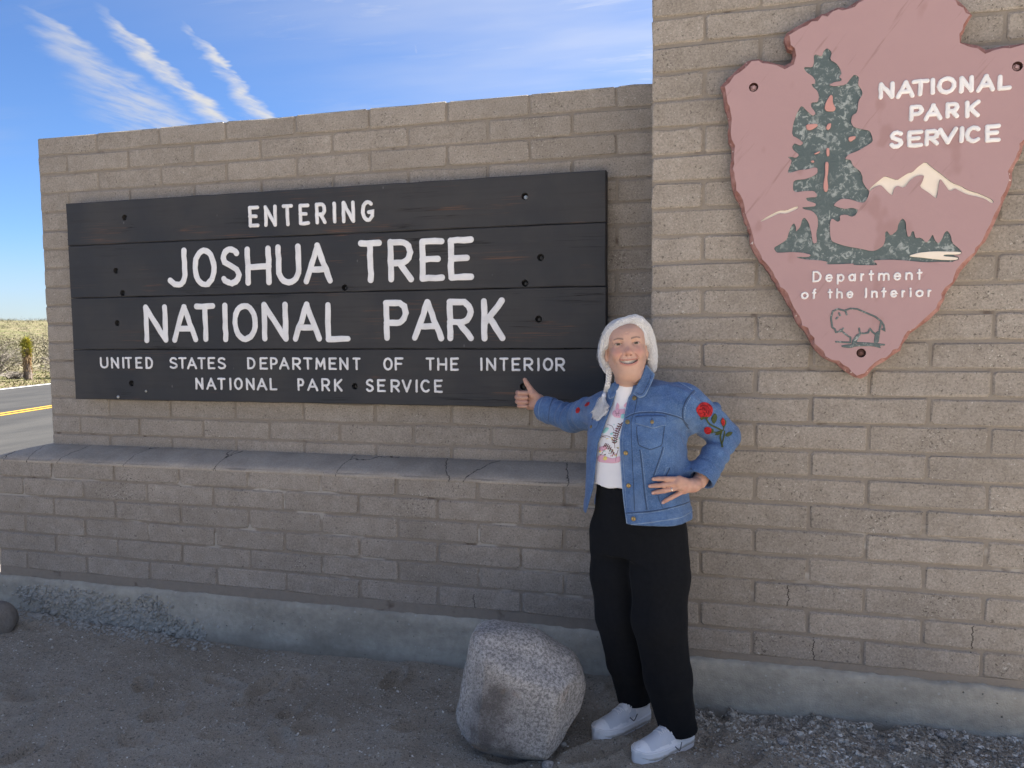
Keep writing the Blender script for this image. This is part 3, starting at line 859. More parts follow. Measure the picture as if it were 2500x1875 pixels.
def course(parent, x0, x1, z0, z1, y, phase, skip=None):
    """one course of blocks with the first joint at x0 + BL or x0 + BL/2"""
    x = x0
    first = BL if phase == 0 else BL / 2
    nxt = x0 + first
    while x < x1 - 0.02:
        e = min(nxt, x1)
        if e - x > 0.05 and not (skip and skip(x, e, z0, z1)):
            put_brick(parent, x, e, z0, z1, y)
        x = e
        nxt = e + BL


def core(name, parent, x0, x1, y0, y1, z0, z1, m=None):
    v, f = box_vf(x0, x1, y0, y1, z0, z1)
    o = link(name, mesh(name, v, f), m or M_MORTAR)
    return sub(o, parent)


REC = 0.0065                                      # joints are raked back this far
# recessed long wall that carries the sign
wall = thing('brick_wall', 'long tan concrete block wall behind the dark wooden entrance sign', 'wall', (1.7, 0.0, 0.0))
WX0, WX1, WT = 0.0, 3.4301, 0.395
for k in range(1, 18):
    z1, z0 = 2.63 - (k - 1) * BH, 2.63 - k * BH
    hid = lambda a, b_, c, d_: a > 0.42 and b_ < 3.06 and c > 1.21 and d_ < 2.20
    course(wall, WX0, WX1, z0, z1, 0.0, 0 if k % 2 else 1, hid)
    put_end(wall, 0.19, WT, z0, z1, WX0)
core('mortar_core', wall, WX0 + REC, WX1, REC, WT - REC, 0.3, 2.63 - 0.008)

# ledge that stands in front of its foot
ledge = thing('brick_ledge', 'low greyish block ledge with a sloped dark cap below the wooden sign', 'ledge', (1.6, -0.2, 0.0))
LX0, LX1, LY, LTOP = -0.209, 3.4301, -0.2008, 0.8496
LB = 0.62                                        # how far it runs back round the end of the wall
for k in range(1, 7):
    z1, z0 = LTOP - (k - 1) * BH, LTOP - k * BH
    course(ledge, LX0, LX1, z0, z1, LY, 0 if k % 2 else 1)
    put_end(ledge, LY + 0.19, LB - (0.2 if k % 2 else 0), z0, z1, LX0)
core('mortar_core', ledge, LX0 + REC, LX1, LY + REC, LB - 0.2, 0.19, LTOP - 0.004)

# its sloping trowelled cap, hipped round the left end
cv_, cf_ = [], []
nx, ny = 90, 8
xs = np.concatenate([np.linspace(LX0 - 0.004, 0.0, 10), np.linspace(0.0, LX1, nx)[1:]])
us = np.linspace(0, 1, ny)
ys_ = np.concatenate([LY - 0.004 + (0.2008 + 0.003) * us, np.linspace(0.06, LB - 0.2, 5)])
G = np.array([(x, y) for x in xs for y in ys_])


def cap_height(x, y):
    sy = np.clip((y - (LY - 0.004)) / 0.2008, 0, 1)
    sx = np.clip((x - (LX0 - 0.004)) / 0.205, 0, 1)
    m_ = np.minimum(sy, sx)
    return LTOP - 0.012 + 0.066 * np.power(m_, 0.62)


Zc = cap_height(G[:, 0], G[:, 1]) + 0.0035 * vnoise(np.c_[G, np.zeros(len(G))], 6.0, 3) + 0.0015 * vnoise(np.c_[G, np.zeros(len(G))], 30.0, 5)
# worn, slightly ragged front edge
edge = (np.abs(G[:, 1] - (LY - 0.004)) < 1e-6)
Gy = G[:, 1] + np.where(edge, 0.004 * vnoise(np.c_[G, np.zeros(len(G))], 9.0, 8), 0)
nY = len(ys_)
cv_ = np.c_[G[:, 0], Gy, Zc]
for i in range(len(xs) - 1):
    for j in range(nY - 1):
        a = i * nY + j
        cf_.append((a, a + nY, a + nY + 1, a + 1))
cap_v = cv_.tolist()
base = len(cap_v)
ring = [i * nY for i in range(len(xs))]
for q in ring:
    cap_v.append((cap_v[q][0], cap_v[q][1] + 0.003, LTOP - 0.02))
for i in range(len(ring) - 1):
    cf_.append((ring[i], base + i, base + i + 1, ring[i + 1]))
b2 = len(cap_v)
ring2 = list(range(nY))
for q in ring2:
    cap_v.append((cap_v[q][0] + 0.003, cap_v[q][1], LTOP - 0.02))
for i in range(nY - 1):
    cf_.append((ring2[i], ring2[i + 1], b2 + i + 1, b2 + i))
cap_o = sub(link('mortar_cap', mesh('mortar_cap', cap_v, cf_, True), M_CAP), ledge)


def footing(name, parent, x0, x1, yf, yb, zt, amp, seed, left_end=False):
    """cast footing: a strip with an uneven face and a crumbled top arris"""
    nx_ = int((x1 - x0) / 0.025)
    prof = [(0.10, 0.0), (0.035, 0.0), (0.008, -0.006), (0.0, -0.02), (0.0, -0.06), (0.0, -0.10), (0.0, -0.15), (0.0, -0.20), (0.0, -0.27), (0.0, -0.4)]
    V = []
    for i in range(nx_ + 1):
        x = x0 + (x1 - x0) * i / nx_
        for a, dz in prof:
            V.append((x, yf + a, zt + dz))
    V = np.array(V)
    n_ = vnoise(V, 7.0, seed, 3)
    n2_ = vnoise(V, 26.0, seed + 2, 2)
    V[:, 1] += amp * n_ + 0.4 * amp * n2_
    V[:, 2] += np.where(V[:, 2] > zt - 0.03, 1.0 * amp * n_ + 1.3 * amp * n2_, 0)
    m_ = len(prof)
    F = []
    for i in range(nx_):
        for j in range(m_ - 1):
            a = i * m_ + j
            F.append((a, a + 1, a + m_ + 1, a + m_))
    Vl = V.tolist()
    for side, i in ((0, 0), (1, nx_)):
        k = len(Vl)
        idx = [i * m_ + j for j in range(m_)]
        Vl += [(Vl[idx[0]][0], yb, zt), (Vl[idx[0]][0], yb, zt - 0.4)]
        loop = idx + [k + 1, k]
        F.append(tuple(loop if side == 0 else reversed(loop)))
    return sub(link(name, mesh(name, Vl, F, True), M_FOOT), parent)


footing('concrete_footing', ledge, LX0 - 0.03, LX1 - 0.005, LY - 0.012, LB, 0.184, 0.006, 3)
# bedding mortar between the lowest course and the footing
core('bedding_mortar', ledge, LX0 + 0.004, LX1, LY + 0.004, LY + 0.1, 0.165, LTOP - 6 * BH + 0.006)

# pillar with the emblem
pillar = thing('brick_pillar', 'tall tan block pillar carrying the mauve arrowhead emblem', 'pillar', (4.253, -0.2, 0.0))
PX0, PX1, PY, PZ = 3.4401, 3.4401 + 4 * BL, -0.4376, 1.37725
for k in range(-17, 12):
    z1, z0 = PZ - (k - 1) * BH, PZ - k * BH
    course(pillar, PX0, PX1, z0, z1, PY, 0 if k % 2 else 1)
    put_end(pillar, PY + 0.19, PY + 0.19 + 0.4064, z0, z1, PX0)
core('mortar_core', pillar, PX0 + REC, PX1 - REC, PY + REC, 0.16, 0.2, PZ + 18 * BH - 0.006)
footing('concrete_footing', pillar, PX0 - 0.02, PX1 + 0.03, PY - 0.016, 0.16, 0.212, 0.007, 9)
core('bedding_mortar', pillar, PX0 + 0.004, PX1 - 0.004, PY + 0.004, PY + 0.1, 0.19, PZ - 11 * BH + 0.006)
# ------------------------------------------------------------------ routed stroke lettering
def arc(cx, cz, rx, rz, a0, a1, n=12):
    return [(cx + rx * math.cos(R(a0 + (a1 - a0) * i / n)), cz + rz * math.sin(R(a0 + (a1 - a0) * i / n))) for i in range(n + 1)]


GLYPH = {   # strokes in a unit box
    'A': [[(0, 0), (.5, 1)], [(.5, 1), (1, 0)], [(.19, .33), (.81, .33)]],
    'B': [[(0, 0), (0, 1)]],
    'C': [arc(.55, .5, .55, .5, 48, 312, 18)],
    'D': [[(0, 0), (0, 1)], [(0, 1), (.35, 1)] + arc(.35, .5, .65, .5, 90, -90, 14)[1:] + [(0, 0)]],
    'E': [[(1, 1), (0, 1)], [(0, 1), (0, 0)], [(0, 0), (1, 0)], [(0, .52), (.8, .52)]],
    'F': [[(1, 1), (0, 1)], [(0, 1), (0, 0)], [(0, .52), (.8, .52)]],
    'G': [arc(.52, .5, .52, .5, 50, 300, 18) + [(.98, .22), (1, .45), (.62, .45)]],
    'H': [[(0, 0), (0, 1)], [(1, 0), (1, 1)], [(0, .48), (1, .48)]],
    'I': [[(.5, 0), (.5, 1)]],
    'J': [[(1, 1), (1, .3)] + arc(.55, .3, .45, .3, 0, -90, 8)[1:] + [(.3, .02), (0, .14)]],
    'K': [[(0, 0), (0, 1)], [(1, 1), (.04, .42)], [(.3, .55), (1, 0)]],
    'L': [[(0, 1), (0, 0)], [(0, 0), (1, 0)]],
    'M': [[(0, 0), (.08, 1)], [(.08, 1), (.5, .25)], [(.5, .25), (.92, 1)], [(.92, 1), (1, 0)]],
    'N': [[(0, 0), (0, 1)], [(0, 1), (1, 0)], [(1, 0), (1, 1)]],
    'O': [arc(.5, .5, .5, .5, 0, 360, 24)],
    'P': [[(0, 0), (0, 1)], [(0, 1), (.5, 1)] + arc(.55, .72, .45, .28, 90, -90, 10)[1:] + [(0, .44)]],
    'R': [[(0, 0), (0, 1)], [(0, 1), (.5, 1)] + arc(.55, .72, .45, .28, 90, -90, 10)[1:] + [(0, .44)], [(.45, .44), (1, 0)]],
    'S': [arc(.52, .75, .46, .25, 35, 180, 9) + [(.12, .62), (.5, .52), (.86, .40)] + arc(.48, .25, .50, .25, 10, -150, 12)],
    'T': [[(0, 1), (1, 1)], [(.5, 1), (.5, 0)]],
    'U': [[(0, 1), (0, .36)] + arc(.5, .36, .5, .36, 180, 360, 12)[1:] + [(1, 1)]],
    'V': [[(0, 1), (.5, 0)], [(.5, 0), (1, 1)]],
    # lower case: x height 0.66, in a box as wide as the letter
    'a': [arc(.45, .32, .45, .32, 0, 360, 18), [(.95, .64), (.95, 0)]],
    'e': [[(.05, .34), (.95, .34)] + arc(.5, .33, .46, .33, 5, 320, 16)],
    'f': [[(.35, 0), (.35, .8)] + arc(.72, .8, .37, .2, 180, 80, 6)[1:], [(0, .62), (.8, .62)]],
    'h': [[(0, 0), (0, 1)], [(0, .4)] + arc(.5, .4, .5, .25, 180, 0, 8)[1:] + [(1, 0)]],
    'i': [[(.5, 0), (.5, .62)], [(.5, .86), (.5, .88)]],
    'm': [[(0, 0), (0, .64)], [(0, .42)] + arc(.26, .42, .25, .22, 180, 0, 7)[1:] + [(.51, 0)], [(.51, .42)] + arc(.76, .42, .25, .22, 180, 0, 7)[1:] + [(1.01, 0)]],
    'n': [[(0, 0), (0, .64)], [(0, .40)] + arc(.5, .40, .5, .25, 180, 0, 8)[1:] + [(1, 0)]],
    'o': [arc(.5, .32, .5, .32, 0, 360, 18)],
    'p': [[(.05, -.3), (.05, .64)], arc(.53, .32, .46, .32, 0, 360, 18)],
    'r': [[(.1, 0), (.1, .64)], [(.1, .36)] + arc(.62, .36, .52, .27, 180, 70, 6)[1:]],
    't': [[(.45, 0), (.45, .95)], [(0, .64), (.95, .64)]],
}


def letter(parent, ch, x0, x1, z0, z1, y, w, m, rg):
    """one routed and painted letter: rounded strokes with a low crown"""
    mb = MB()
    r = w / 2
    inner = (x0 + r, x1 - r, z0 + r, z1 - r)
    wob = lambda: rg.normal(0, w * 0.035)
    sx = inner[1] - inner[0]
    if ch in 'Ii':
        inner = ((x0 + x1) / 2 - 0.5 * sx, (x0 + x1) / 2 + 0.5 * sx, inner[2], inner[3])
    for si, st in enumerate(GLYPH[ch]):
        pts = []
        closed = ch in 'Oo' or (ch in 'ap' and len(st) == 19)
        for (a, c) in st:
            pts.append(Vector((inner[0] + a * (inner[1] - inner[0]), y - 0.0004 * si, inner[2] + c * (inner[3] - inner[2]))))
        # finer steps, slightly hand made
        q = []
        for i in range(len(pts) - 1):
            k = max(1, int((pts[i + 1] - pts[i]).length / (w * 0.9)))
            for j in range(k):
                q.append(pts[i].lerp(pts[i + 1], j / k))
        q.append(pts[-1])
        dw = [r * (1 + rg.normal(0, 0.035)) for _ in q]
        for p in q:
            p.x += wob()
            p.z += wob()
        if closed:
            q[-1] = q[0].copy()
        ribbon(mb, q, dw, closed)
    o = mb.build('letter', m, None, False)
    return sub(o, parent)


def ribbon(mb, pts, r, closed=False, crown=0.0022):
    """flat painted stroke facing -Y with a low crown, sunk sides and round ends; mitred at corners"""
    n = len(pts)
    L_, R_, C_, LI, RI = [], [], [], [], []
    for i in range(n):
        if closed:
            a, b_ = pts[(i - 1) % (n - 1)], pts[(i + 1) % (n - 1)]
        else:
            a, b_ = pts[max(0, i - 1)], pts[min(n - 1, i + 1)]
        d0 = (pts[i] - a)
        d1 = (b_ - pts[i])
        if d0.length < 1e-9:
            d0 = d1
        if d1.length < 1e-9:
            d1 = d0
        d0.normalize()
        d1.normalize()
        t = d0 + d1
        if t.length < 1e-4:
            t = d0
        t.normalize()
        nn = Vector((-t.z, 0, t.x))
        k = 1.0 / max(0.55, abs(nn.dot(Vector((-d0.z, 0, d0.x)))))
        p = pts[i]
        L_.append(p + nn * r[i] * k)
        R_.append(p - nn * r[i] * k)
        LI.append(p + nn * r[i] * k * 0.72)
        RI.append(p - nn * r[i] * k * 0.72)
    V, F = [], []
    bk = Vector((0, 0.006, 0))
    cr = Vector((0, -crown, 0))
    for i in range(n):
        V += [L_[i] + bk, L_[i] - bk * 0.0, LI[i] + cr, pts[i] + cr * 1.35, RI[i] + cr, R_[i], R_[i] + bk]
    for i in range(n - 1):
        for j in range(6):
            a = i * 7 + j
            F.append((a, a + 1, a + 8, a + 7))
    mb.add(V, F)
    if not closed:
        for i, sgn in ((0, -1), (n - 1, 1)):
            p = pts[i]
            d = (pts[1] - pts[0]) if i == 0 else (pts[-1] - pts[-2])
            d.normalize()
            d = d * sgn
            nn = Vector((-d.z, 0, d.x))
            V, F = [p + cr * 1.3], []
            m_ = 8
            for rr, off in ((0.72, cr), (1.0, Vector((0, 0.0, 0))), (1.0, bk)):
                for j in range(m_ + 1):
                    an = -math.pi / 2 + math.pi * j / m_
                    V.append(p + (d * math.cos(an) + nn * math.sin(an)) * r[i] * rr + off)
            for j in range(m_):
                F.append((0, 1 + j + 1, 1 + j))
                for k in (0, 1):
                    a = 1 + k * (m_ + 1) + j
                    F.append((a, a + 1, a + m_ + 2, a + m_ + 1))
            mb.add(V, F)


# ------------------------------------------------------------------ the wooden entrance sign
YS = -0.085
sign = thing('wooden_sign', 'large dark plank sign lettered ENTERING JOSHUA TREE NATIONAL PARK in white', 'sign', (1.74, YS + 0.03, 1.17))
rg = np.random.default_rng(11)
SX0, SX1 = 0.266, 3.213
bounds = [2.2413, 2.0115, 1.7275, 1.4460, 1.1715]
holes_all = [(x, z) for x, z in SIGN_HOLES]
HR = 0.0165
plank_objs = []
for i in range(4):
    zt, zb = bounds[i] - 0.0014, bounds[i + 1] + 0.0014
    x0, x1 = SX0 + rg.uniform(-.004, .004), SX1 + rg.uniform(-.004, .004)
    outer = [(x0, zb), (x1, zb), (x1, zt), (x0, zt)]
    o_ = []
    for a, c in (((x0, zb), (x1, zb)), ((x1, zb), (x1, zt)), ((x1, zt), (x0, zt)), ((x0, zt), (x0, zb))):
        n_ = max(2, int(math.hypot(c[0] - a[0], c[1] - a[1]) / 0.09))
        for j in range(n_):
            f_ = j / n_
            o_.append((a[0] + (c[0] - a[0]) * f_ + rg.normal(0, .0006), a[1] + (c[1] - a[1]) * f_ + rg.normal(0, .0008)))
    hs = []
    for (hx, hz) in holes_all:
        r_ = HR if (hx, hz) not in (holes_all[3 - 1], holes_all[7], holes_all[9]) else HR
        if zb + 0.02 < hz < zt - 0.004 - r_ * 0.2 or (zb < hz <= zb + 0.02):
            hzc = hz
            if hz - r_ < zb + 0.004:
                hzc = zb + 0.004 + r_
            hs.append([(hx + r_ * math.cos(2 * math.pi * k / 14), hzc + r_ * math.sin(2 * math.pi * k / 14)) for k in range(14)])
    yf = YS + rg.uniform(-0.0015, 0.002)
    fr, sd, hw, fl = poly_plate(o_, hs, yf, -0.028, yf + 0.03, 0.004, 0.004, rg)
    mb = MB()
    mb.add(*fr)
    mb.add(*sd)
    mb.add(*hw)
    # back face
    k = len(mb.v)
    po = mb.build('plank', M_BOARD, None, False)
    sub(po, sign)
    plank_objs.append(po)
    for floor, h in zip(fl, hs):
        fo = sub(link('bolt_hole', mesh('bolt_hole', floor[0], floor[1]), M_BLACK), sign)
    for h in hs:
        cx = sum(p[0] for p in h) / len(h)
        cz = sum(p[1] for p in h) / len(h)
        mb = MB()
        # bolt end and nut sunk in the hole
        mb.tube([(cx, yf + 0.031, cz - .002), (cx, yf + 0.020, cz - .002), (cx, yf + 0.0185, cz - .002)], [0.0105, 0.0105, 0.009], 6)
        mb.tube([(cx, yf + 0.022, cz - .002), (cx, yf + 0.012, cz - .002), (cx, yf + 0.011, cz - .002)], [0.0052, 0.0052, 0.004], 10)
        mb.build('bolt', M_STEEL if (cx > 3.0 or cx > 2.7 and cz > 2.0) else M_IRON, sign, False)
for (hx, hz), r_ in zip(SIGN_SCREWS, (0.009, 0.007)):
    mb = MB()
    mb.tube([(hx, YS + 0.004, hz), (hx, YS - 0.003, hz), (hx, YS - 0.006, hz)], [r_, r_, r_ * 0.55], 10)
    mb.build('screw', M_STEEL, sign, True)
# battens that hold the boards off the wall
for bx in (0.42, 1.74, 3.05):
    v, f = box_vf(bx - 0.04, bx + 0.04, -0.0285, -0.0005, 1.2, 2.21)
    sub(link('batten', mesh('batten', v, f), M_BOARD), sign)
widths = [0.0182, 0.0300, 0.0300, 0.0106, 0.0108]
for (zz, lst), w in zip(SIGN_TEXT, widths):
    for ch, x0, x1 in lst:
        letter(sign, ch, x0, x1, zz[0] + rg.normal(0, w * .05), zz[1] + rg.normal(0, w * .05), YS - 0.0022, w, M_LETTER, rg)

# ------------------------------------------------------------------ the arrowhead emblem
YA = PY - 0.075
emblem = thing('arrowhead_emblem', 'mauve arrowhead emblem with carved tree, bison and NATIONAL PARK SERVICE lettering', 'emblem', (4.245, PY - 0.03, 1.35))
AXC = 4.243
left = [tuple(p) for p in ARROW]
# right lobe and crown lie outside the picture: completed from the left side
ni = min(range(len(left)), key=lambda i: left[i][1])
lobe = [p for p in left[11:27]]
mir = [(2 * AXC - x + rg.normal(0, .002), z) for x, z in left[16:27]]
crown = []
n0, n1 = ARROW_NOTCH[0], left[0]
for i in range(1, 10):
    f_ = i / 10
    crown.append((n0[0] + (n1[0] - n0[0]) * f_, n0[1] + (n1[1] - n0[1]) * f_ + 0.062 * math.sin(math.pi * f_) ** 0.7))
notch = [tuple(p) for p in ARROW_NOTCH]
outline = left + [(4.712, 2.15), (4.733, 2.22), (4.742, 2.29), (4.752, 2.36), (4.772, 2.42), (4.768, 2.45), (4.745, 2.475), (4.72, 2.492)]
outline += list(reversed(notch)) + crown
outline = subdivide_poly(outline, 0.016, 0.0016, True, rg)
tree_p = smooth_poly([tuple(p) for p in TREE], 1)
peaks_p = smooth_poly([tuple(p) for p in PEAKS], 1)
ridge_p = smooth_poly([tuple(p) for p in RIDGE], 1)
circ = lambda c, r, n=18: [(c[0] + r * math.cos(2 * math.pi * k / n), c[1] + r * math.sin(2 * math.pi * k / n)) for k in range(n)]
bolt_h = [circ(c, 0.0165) for c in ARROW_BOLTS]
fr, sd, hw, fl = poly_plate(outline, [tree_p, peaks_p, ridge_p] + bolt_h, YA, PY - 0.022, YA + 0.005, 0.013, 0.014, rg)
mb = MB()
mb.add(*fr)
mb.build('face_board', M_FACE, emblem, False)
mb = MB()
mb.add(*sd)
rim = mb.build('rim', M_RIM, emblem, False)
# the bevel keeps the face colour on the upper left, the torn edge shows brown: all in the rim paint
mb = MB()
mb.add(*hw)
mb.build('carved_edge', M_GREEN, emblem, False)
for nm, floor, m_ in zip(('carved_tree', 'carved_peaks', 'carved_ridge'), fl[:3], (M_GREEN, M_CREAM, M_CREAM)):
    sub(link(nm, mesh(nm, *floor), m_), emblem)


def plate(nm, poly, yf, yb, m_, parent):
    a, b_, c, d_ = poly_plate(poly, [], yf, yb, None, 0.0012, 0.0012)
    q = MB()
    q.add(*a)
    q.add(*b_)
    return q.build(nm, m_, parent, False)


for isl in ISLES:
    plate('trunk_gap', smooth_poly([tuple(p) for p in isl], 1), YA - 0.0005, YA + 0.0055, M_PINK, emblem)
plate('lake', smooth_poly([tuple(p) for p in LAKE], 1), YA - 0.0006, YA + 0.0055, M_CREAM, emblem)
mb = MB()
for ln in BISON_LINES:
    pts = [Vector((x, YA - 0.0008, z)) for x, z in ln]
    q = []
    for i in range(len(pts) - 1):
        for j in range(3):
            q.append(pts[i].lerp(pts[i + 1], j / 3))
    q.append(pts[-1])
    ribbon(mb, q, [0.0034] * len(q), False, 0.0012)
for fp in BISON_FILL:
    a, b_, c, d_ = poly_plate(smooth_poly([tuple(p) for p in fp], 1), [], YA - 0.0025, YA + 0.004, None, 0.001, 0.001)
    mb.add(*a)
    mb.add(*b_)
mb.build('bison', M_GREEN, emblem, False)
M_BOLT, _, _ = mat('painted_bolt', 0.6, (0.13, 0.062, 0.056))
for k, (c, h) in enumerate(zip(ARROW_BOLTS, bolt_h)):
    mb = MB()
    v = [(p[0], YA, p[1]) for p in h] + [(p[0], YA + 0.022, p[1]) for p in h]
    n_ = len(h)
    mb.add(v, [(i, (i + 1) % n_, n_ + (i + 1) % n_, n_ + i) for i in range(n_)] + [tuple(range(n_, 2 * n_))])
    mb.build('bolt_hole', M_BOLT, emblem, False)
    mb = MB()
    x, z = c
    mb.tube([(x, YA + 0.0218, z), (x, YA + 0.012, z), (x, YA + 0.011, z)], [0.012, 0.012, 0.011], 6)
    mb.tube([(x, YA + 0.014, z), (x, YA + 0.004, z), (x, YA + 0.003, z)], [0.006, 0.006, 0.005], 10)
    mb.build('bolt', M_FACE if k < 2 else M_BOLT, emblem, False)
for ch, x0, x1, z0, z1 in ARROW_TEXT:
    letter(emblem, ch, x0, x1, z0, z1, YA - 0.002, 0.0146, M_LETTER2, rg)
for txt, (tl, bl_, tr, br), spaces in (('Department', ARROW_SMALL[0], 0), ('of the Interior', ARROW_SMALL[1], 0)):
    wid = {'D': 1.15, 'e': 1.0, 'p': 1.0, 'a': 1.0, 'r': 0.62, 't': 0.72, 'm': 1.4, 'n': 0.9, 'o': 1.08, 'f': 0.7, 'h': 0.92, 'I': 0.45, 'i': 0.35, ' ': 0.55}
    gap = 0.42
    tot = sum(wid[c] for c in txt) + gap * (len(txt) - 1)
    x0, x1 = tl[0], tr[0]
    u = (x1 - x0) / tot
    x = x0
    zb, zt = (bl_[1] + br[1]) / 2, (tl[1] + tr[1]) / 2
    for c in txt:
        if c != ' ':
            ww = wid[c] * u
            letter(emblem, c, x, x + ww, zb, zt, YA - 0.0016, 0.0072, M_LETTER2, rg)
        x += (wid[c] + gap) * u
# ------------------------------------------------------------------ ground, road, verge
def wall_foot(x):
    return np.interp(x, [-3, -0.6, 0.0, 0.7, 1.5, 2.5, 3.6, 4.2, 5.0, 6.5], [-0.06, -0.03, -0.02, -0.045, -0.083, -0.055, -0.012, 0.012, 0.03, 0.03])


DENTS = []
_g = np.random.default_rng(21)
for _ in range(150):
    DENTS.append((_g.uniform(0.2, 5.2), _g.uniform(-2.3, -0.3), _g.uniform(0, math.pi), _g.uniform(0.05, 0.11), _g.uniform(0.025, 0.05), _g.uniform(0.012, 0.034)))


def ground_z(x, y):
    x = np.asarray(x, float)
    y = np.asarray(y, float)
    f = np.clip(1 - (-0.2 - y) / 1.4, 0.0, 1.0)
    f = np.where(y > -0.2, 1.0, f)
    near = wall_foot(x) * f + (1 - f) * np.interp(x, [-3, 0, 2, 4, 6], [-0.05, -0.03, -0.01, 0.0, 0.01])
    d = np.hypot(x - 3, y)
    z = near
    P = np.c_[x, y, np.zeros(len(x))]
    k = np.clip(1 - d / 14, 0, 1)
    z = z + k * (0.012 * vnoise(P, 2.2, 1) + 0.010 * vnoise(P, 8.0, 2) + 0.0055 * vnoise(P, 24.0, 3) + 0.0030 * vnoise(P, 55.0, 9, 2)
             + 0.016 * (0.35 - np.abs(vnoise(P * np.array([1.0, 0.6, 1]) + 0.25 * vnoise(P, 3.0, 15, 2)[:, None], 5.0, 12, 2))) + 0.008 * (0.35 - np.abs(vnoise(P, 13.0, 14, 2))))
    sel = np.where((np.abs(x - 2.7) < 3.2) & (y > -2.8) & (y < 0.2))[0]
    xa, ya, za = x[sel], y[sel], np.zeros(len(sel))
    for (dx, dy, an, a, b_, dep) in (DENTS if len(sel) else ()):
        near_ = np.where((np.abs(xa - dx) < 0.32) & (np.abs(ya - dy) < 0.32))[0]
        if not len(near_):
            continue
        u = (xa[near_] - dx) * math.cos(an) + (ya[near_] - dy) * math.sin(an)
        v = -(xa[near_] - dx) * math.sin(an) + (ya[near_] - dy) * math.cos(an)
        q = (u / a) ** 2 + (v / b_) ** 2
        za[near_] += -dep * np.exp(-q) + dep * 0.55 * np.exp(-(np.sqrt(q) - 1.55) ** 2 / 0.12)
    z = np.array(z, float)
    z[sel] += za
    # far side: the desert lies a little lower by the road and swells to a low rise
    far = np.clip((d - 8) / 12, 0, 1)
    rise = np.clip((d - 45) / 330, 0, 1)
    rise = rise * rise * (3 - 2 * rise)
    z = z - 0.08 * far + 6.4 * rise + far * 0.05 * vnoise(P, 0.25, 4) + np.clip((d - 40) / 100, 0, 1) * 0.9 * vnoise(P, 0.018, 6)
    return z


def spread(a, b, step, lo, hi, n):
    c = list(np.arange(a, b, step))
    o = np.geomspace(step, lo - 0, n)
    left_ = sorted(set(round(a - q, 4) for q in np.geomspace(0.05, a - (-lo), n)))
    right_ = sorted(set(round(b + q, 4) for q in np.geomspace(0.05, hi - b, n)))
    return np.array(left_ + c + right_)


gx = spread(-0.4, 5.3, 0.016, 700.0, 700.0, 46)
gy = spread(-1.9, -0.18, 0.014, 700.0, 700.0, 46)
GX, GY = np.meshgrid(gx, gy, indexing='ij')
gxx, gyy = GX.ravel(), GY.ravel()
gz = ground_z(gxx, gyy)
nyg = len(gy)
ii, jj = np.meshgrid(np.arange(len(gx) - 1), np.arange(nyg - 1), indexing='ij')
a = (ii * nyg + jj).ravel()
gf = np.c_[a, a + nyg, a + nyg + 1, a + 1]
ground = link('ground', mesh('ground', np.c_[gxx, gyy, gz], gf, True), M_GROUND)
tag(ground, 'grey brown gritty soil in front of the wall running out to the desert', kind='structure')

# road: direction and place measured from its painted lines
RO = Vector((-9.6, 8.05, 0))
RD = Vector((-0.20, 0.98, 0)).normalized()
RN = Vector((-RD.y, RD.x, 0))                   # to the far side


def strip(name, off0, off1, dz, m, s0=-120, s1=260, n=150, kind='structure'):
    v, f = [], []
    k = max(1, int(abs(off1 - off0) / 0.8))
    S = np.concatenate([np.linspace(s0, -20, 20), np.linspace(-18, 60, n), np.linspace(64, s1, 30)])
    for s in S:
        for j in range(k + 1):
            o_ = off0 + (off1 - off0) * j / k
            p = RO + RD * s + RN * o_
            v.append((p.x, p.y, 0))
    V = np.array(v)
    cx = np.array([tuple(RO + RD * s) for s in np.repeat(S, k + 1)])
    V[:, 2] = ground_z_road(cx[:, 0], cx[:, 1]) + dz
    for i in range(len(S) - 1):
        for j in range(k):
            a_ = i * (k + 1) + j
            f.append((a_, a_ + k + 1, a_ + k + 2, a_ + 1))
    o = link(name, mesh(name, V, f, True), m)
    if kind:
        tag(o, kind=kind)
    return o


def ground_z_road(x, y):
    return np.full(len(x), -0.035) + 6.4 * 0


# the road bed is level near by; the ground sheet is pressed down under it
co = np.c_[gxx, gyy] - np.array([RO.x, RO.y])
offn = co @ np.array([RN.x, RN.y])
alng = co @ np.array([RD.x, RD.y])
under = (offn > -6.3) & (offn < 5.2)
edge_fade = np.clip((5.6 - offn) / 0.4, 0, 1) * np.clip((offn + 6.9) / 0.5, 0, 1)
gz2 = np.where(edge_fade > 0, np.minimum(gz, gz * (1 - edge_fade) + (-0.075) * edge_fade), gz)
co3 = np.c_[gxx, gyy, gz2]
ground.data.vertices.foreach_set('co', co3.ravel())
ground.data.update()
road = strip('road', -6.2, 5.0, 0.0, M_ROAD)
tag(road, 'worn grey two lane asphalt road past the end of the wall')
yl = strip('centre_line', -0.19, -0.07, 0.006, M_YELLOW)
yl2 = strip('centre_line', 0.07, 0.19, 0.006, M_YELLOW)
wl = strip('edge_line', 4.62, 4.76, 0.006, M_WHITEP)


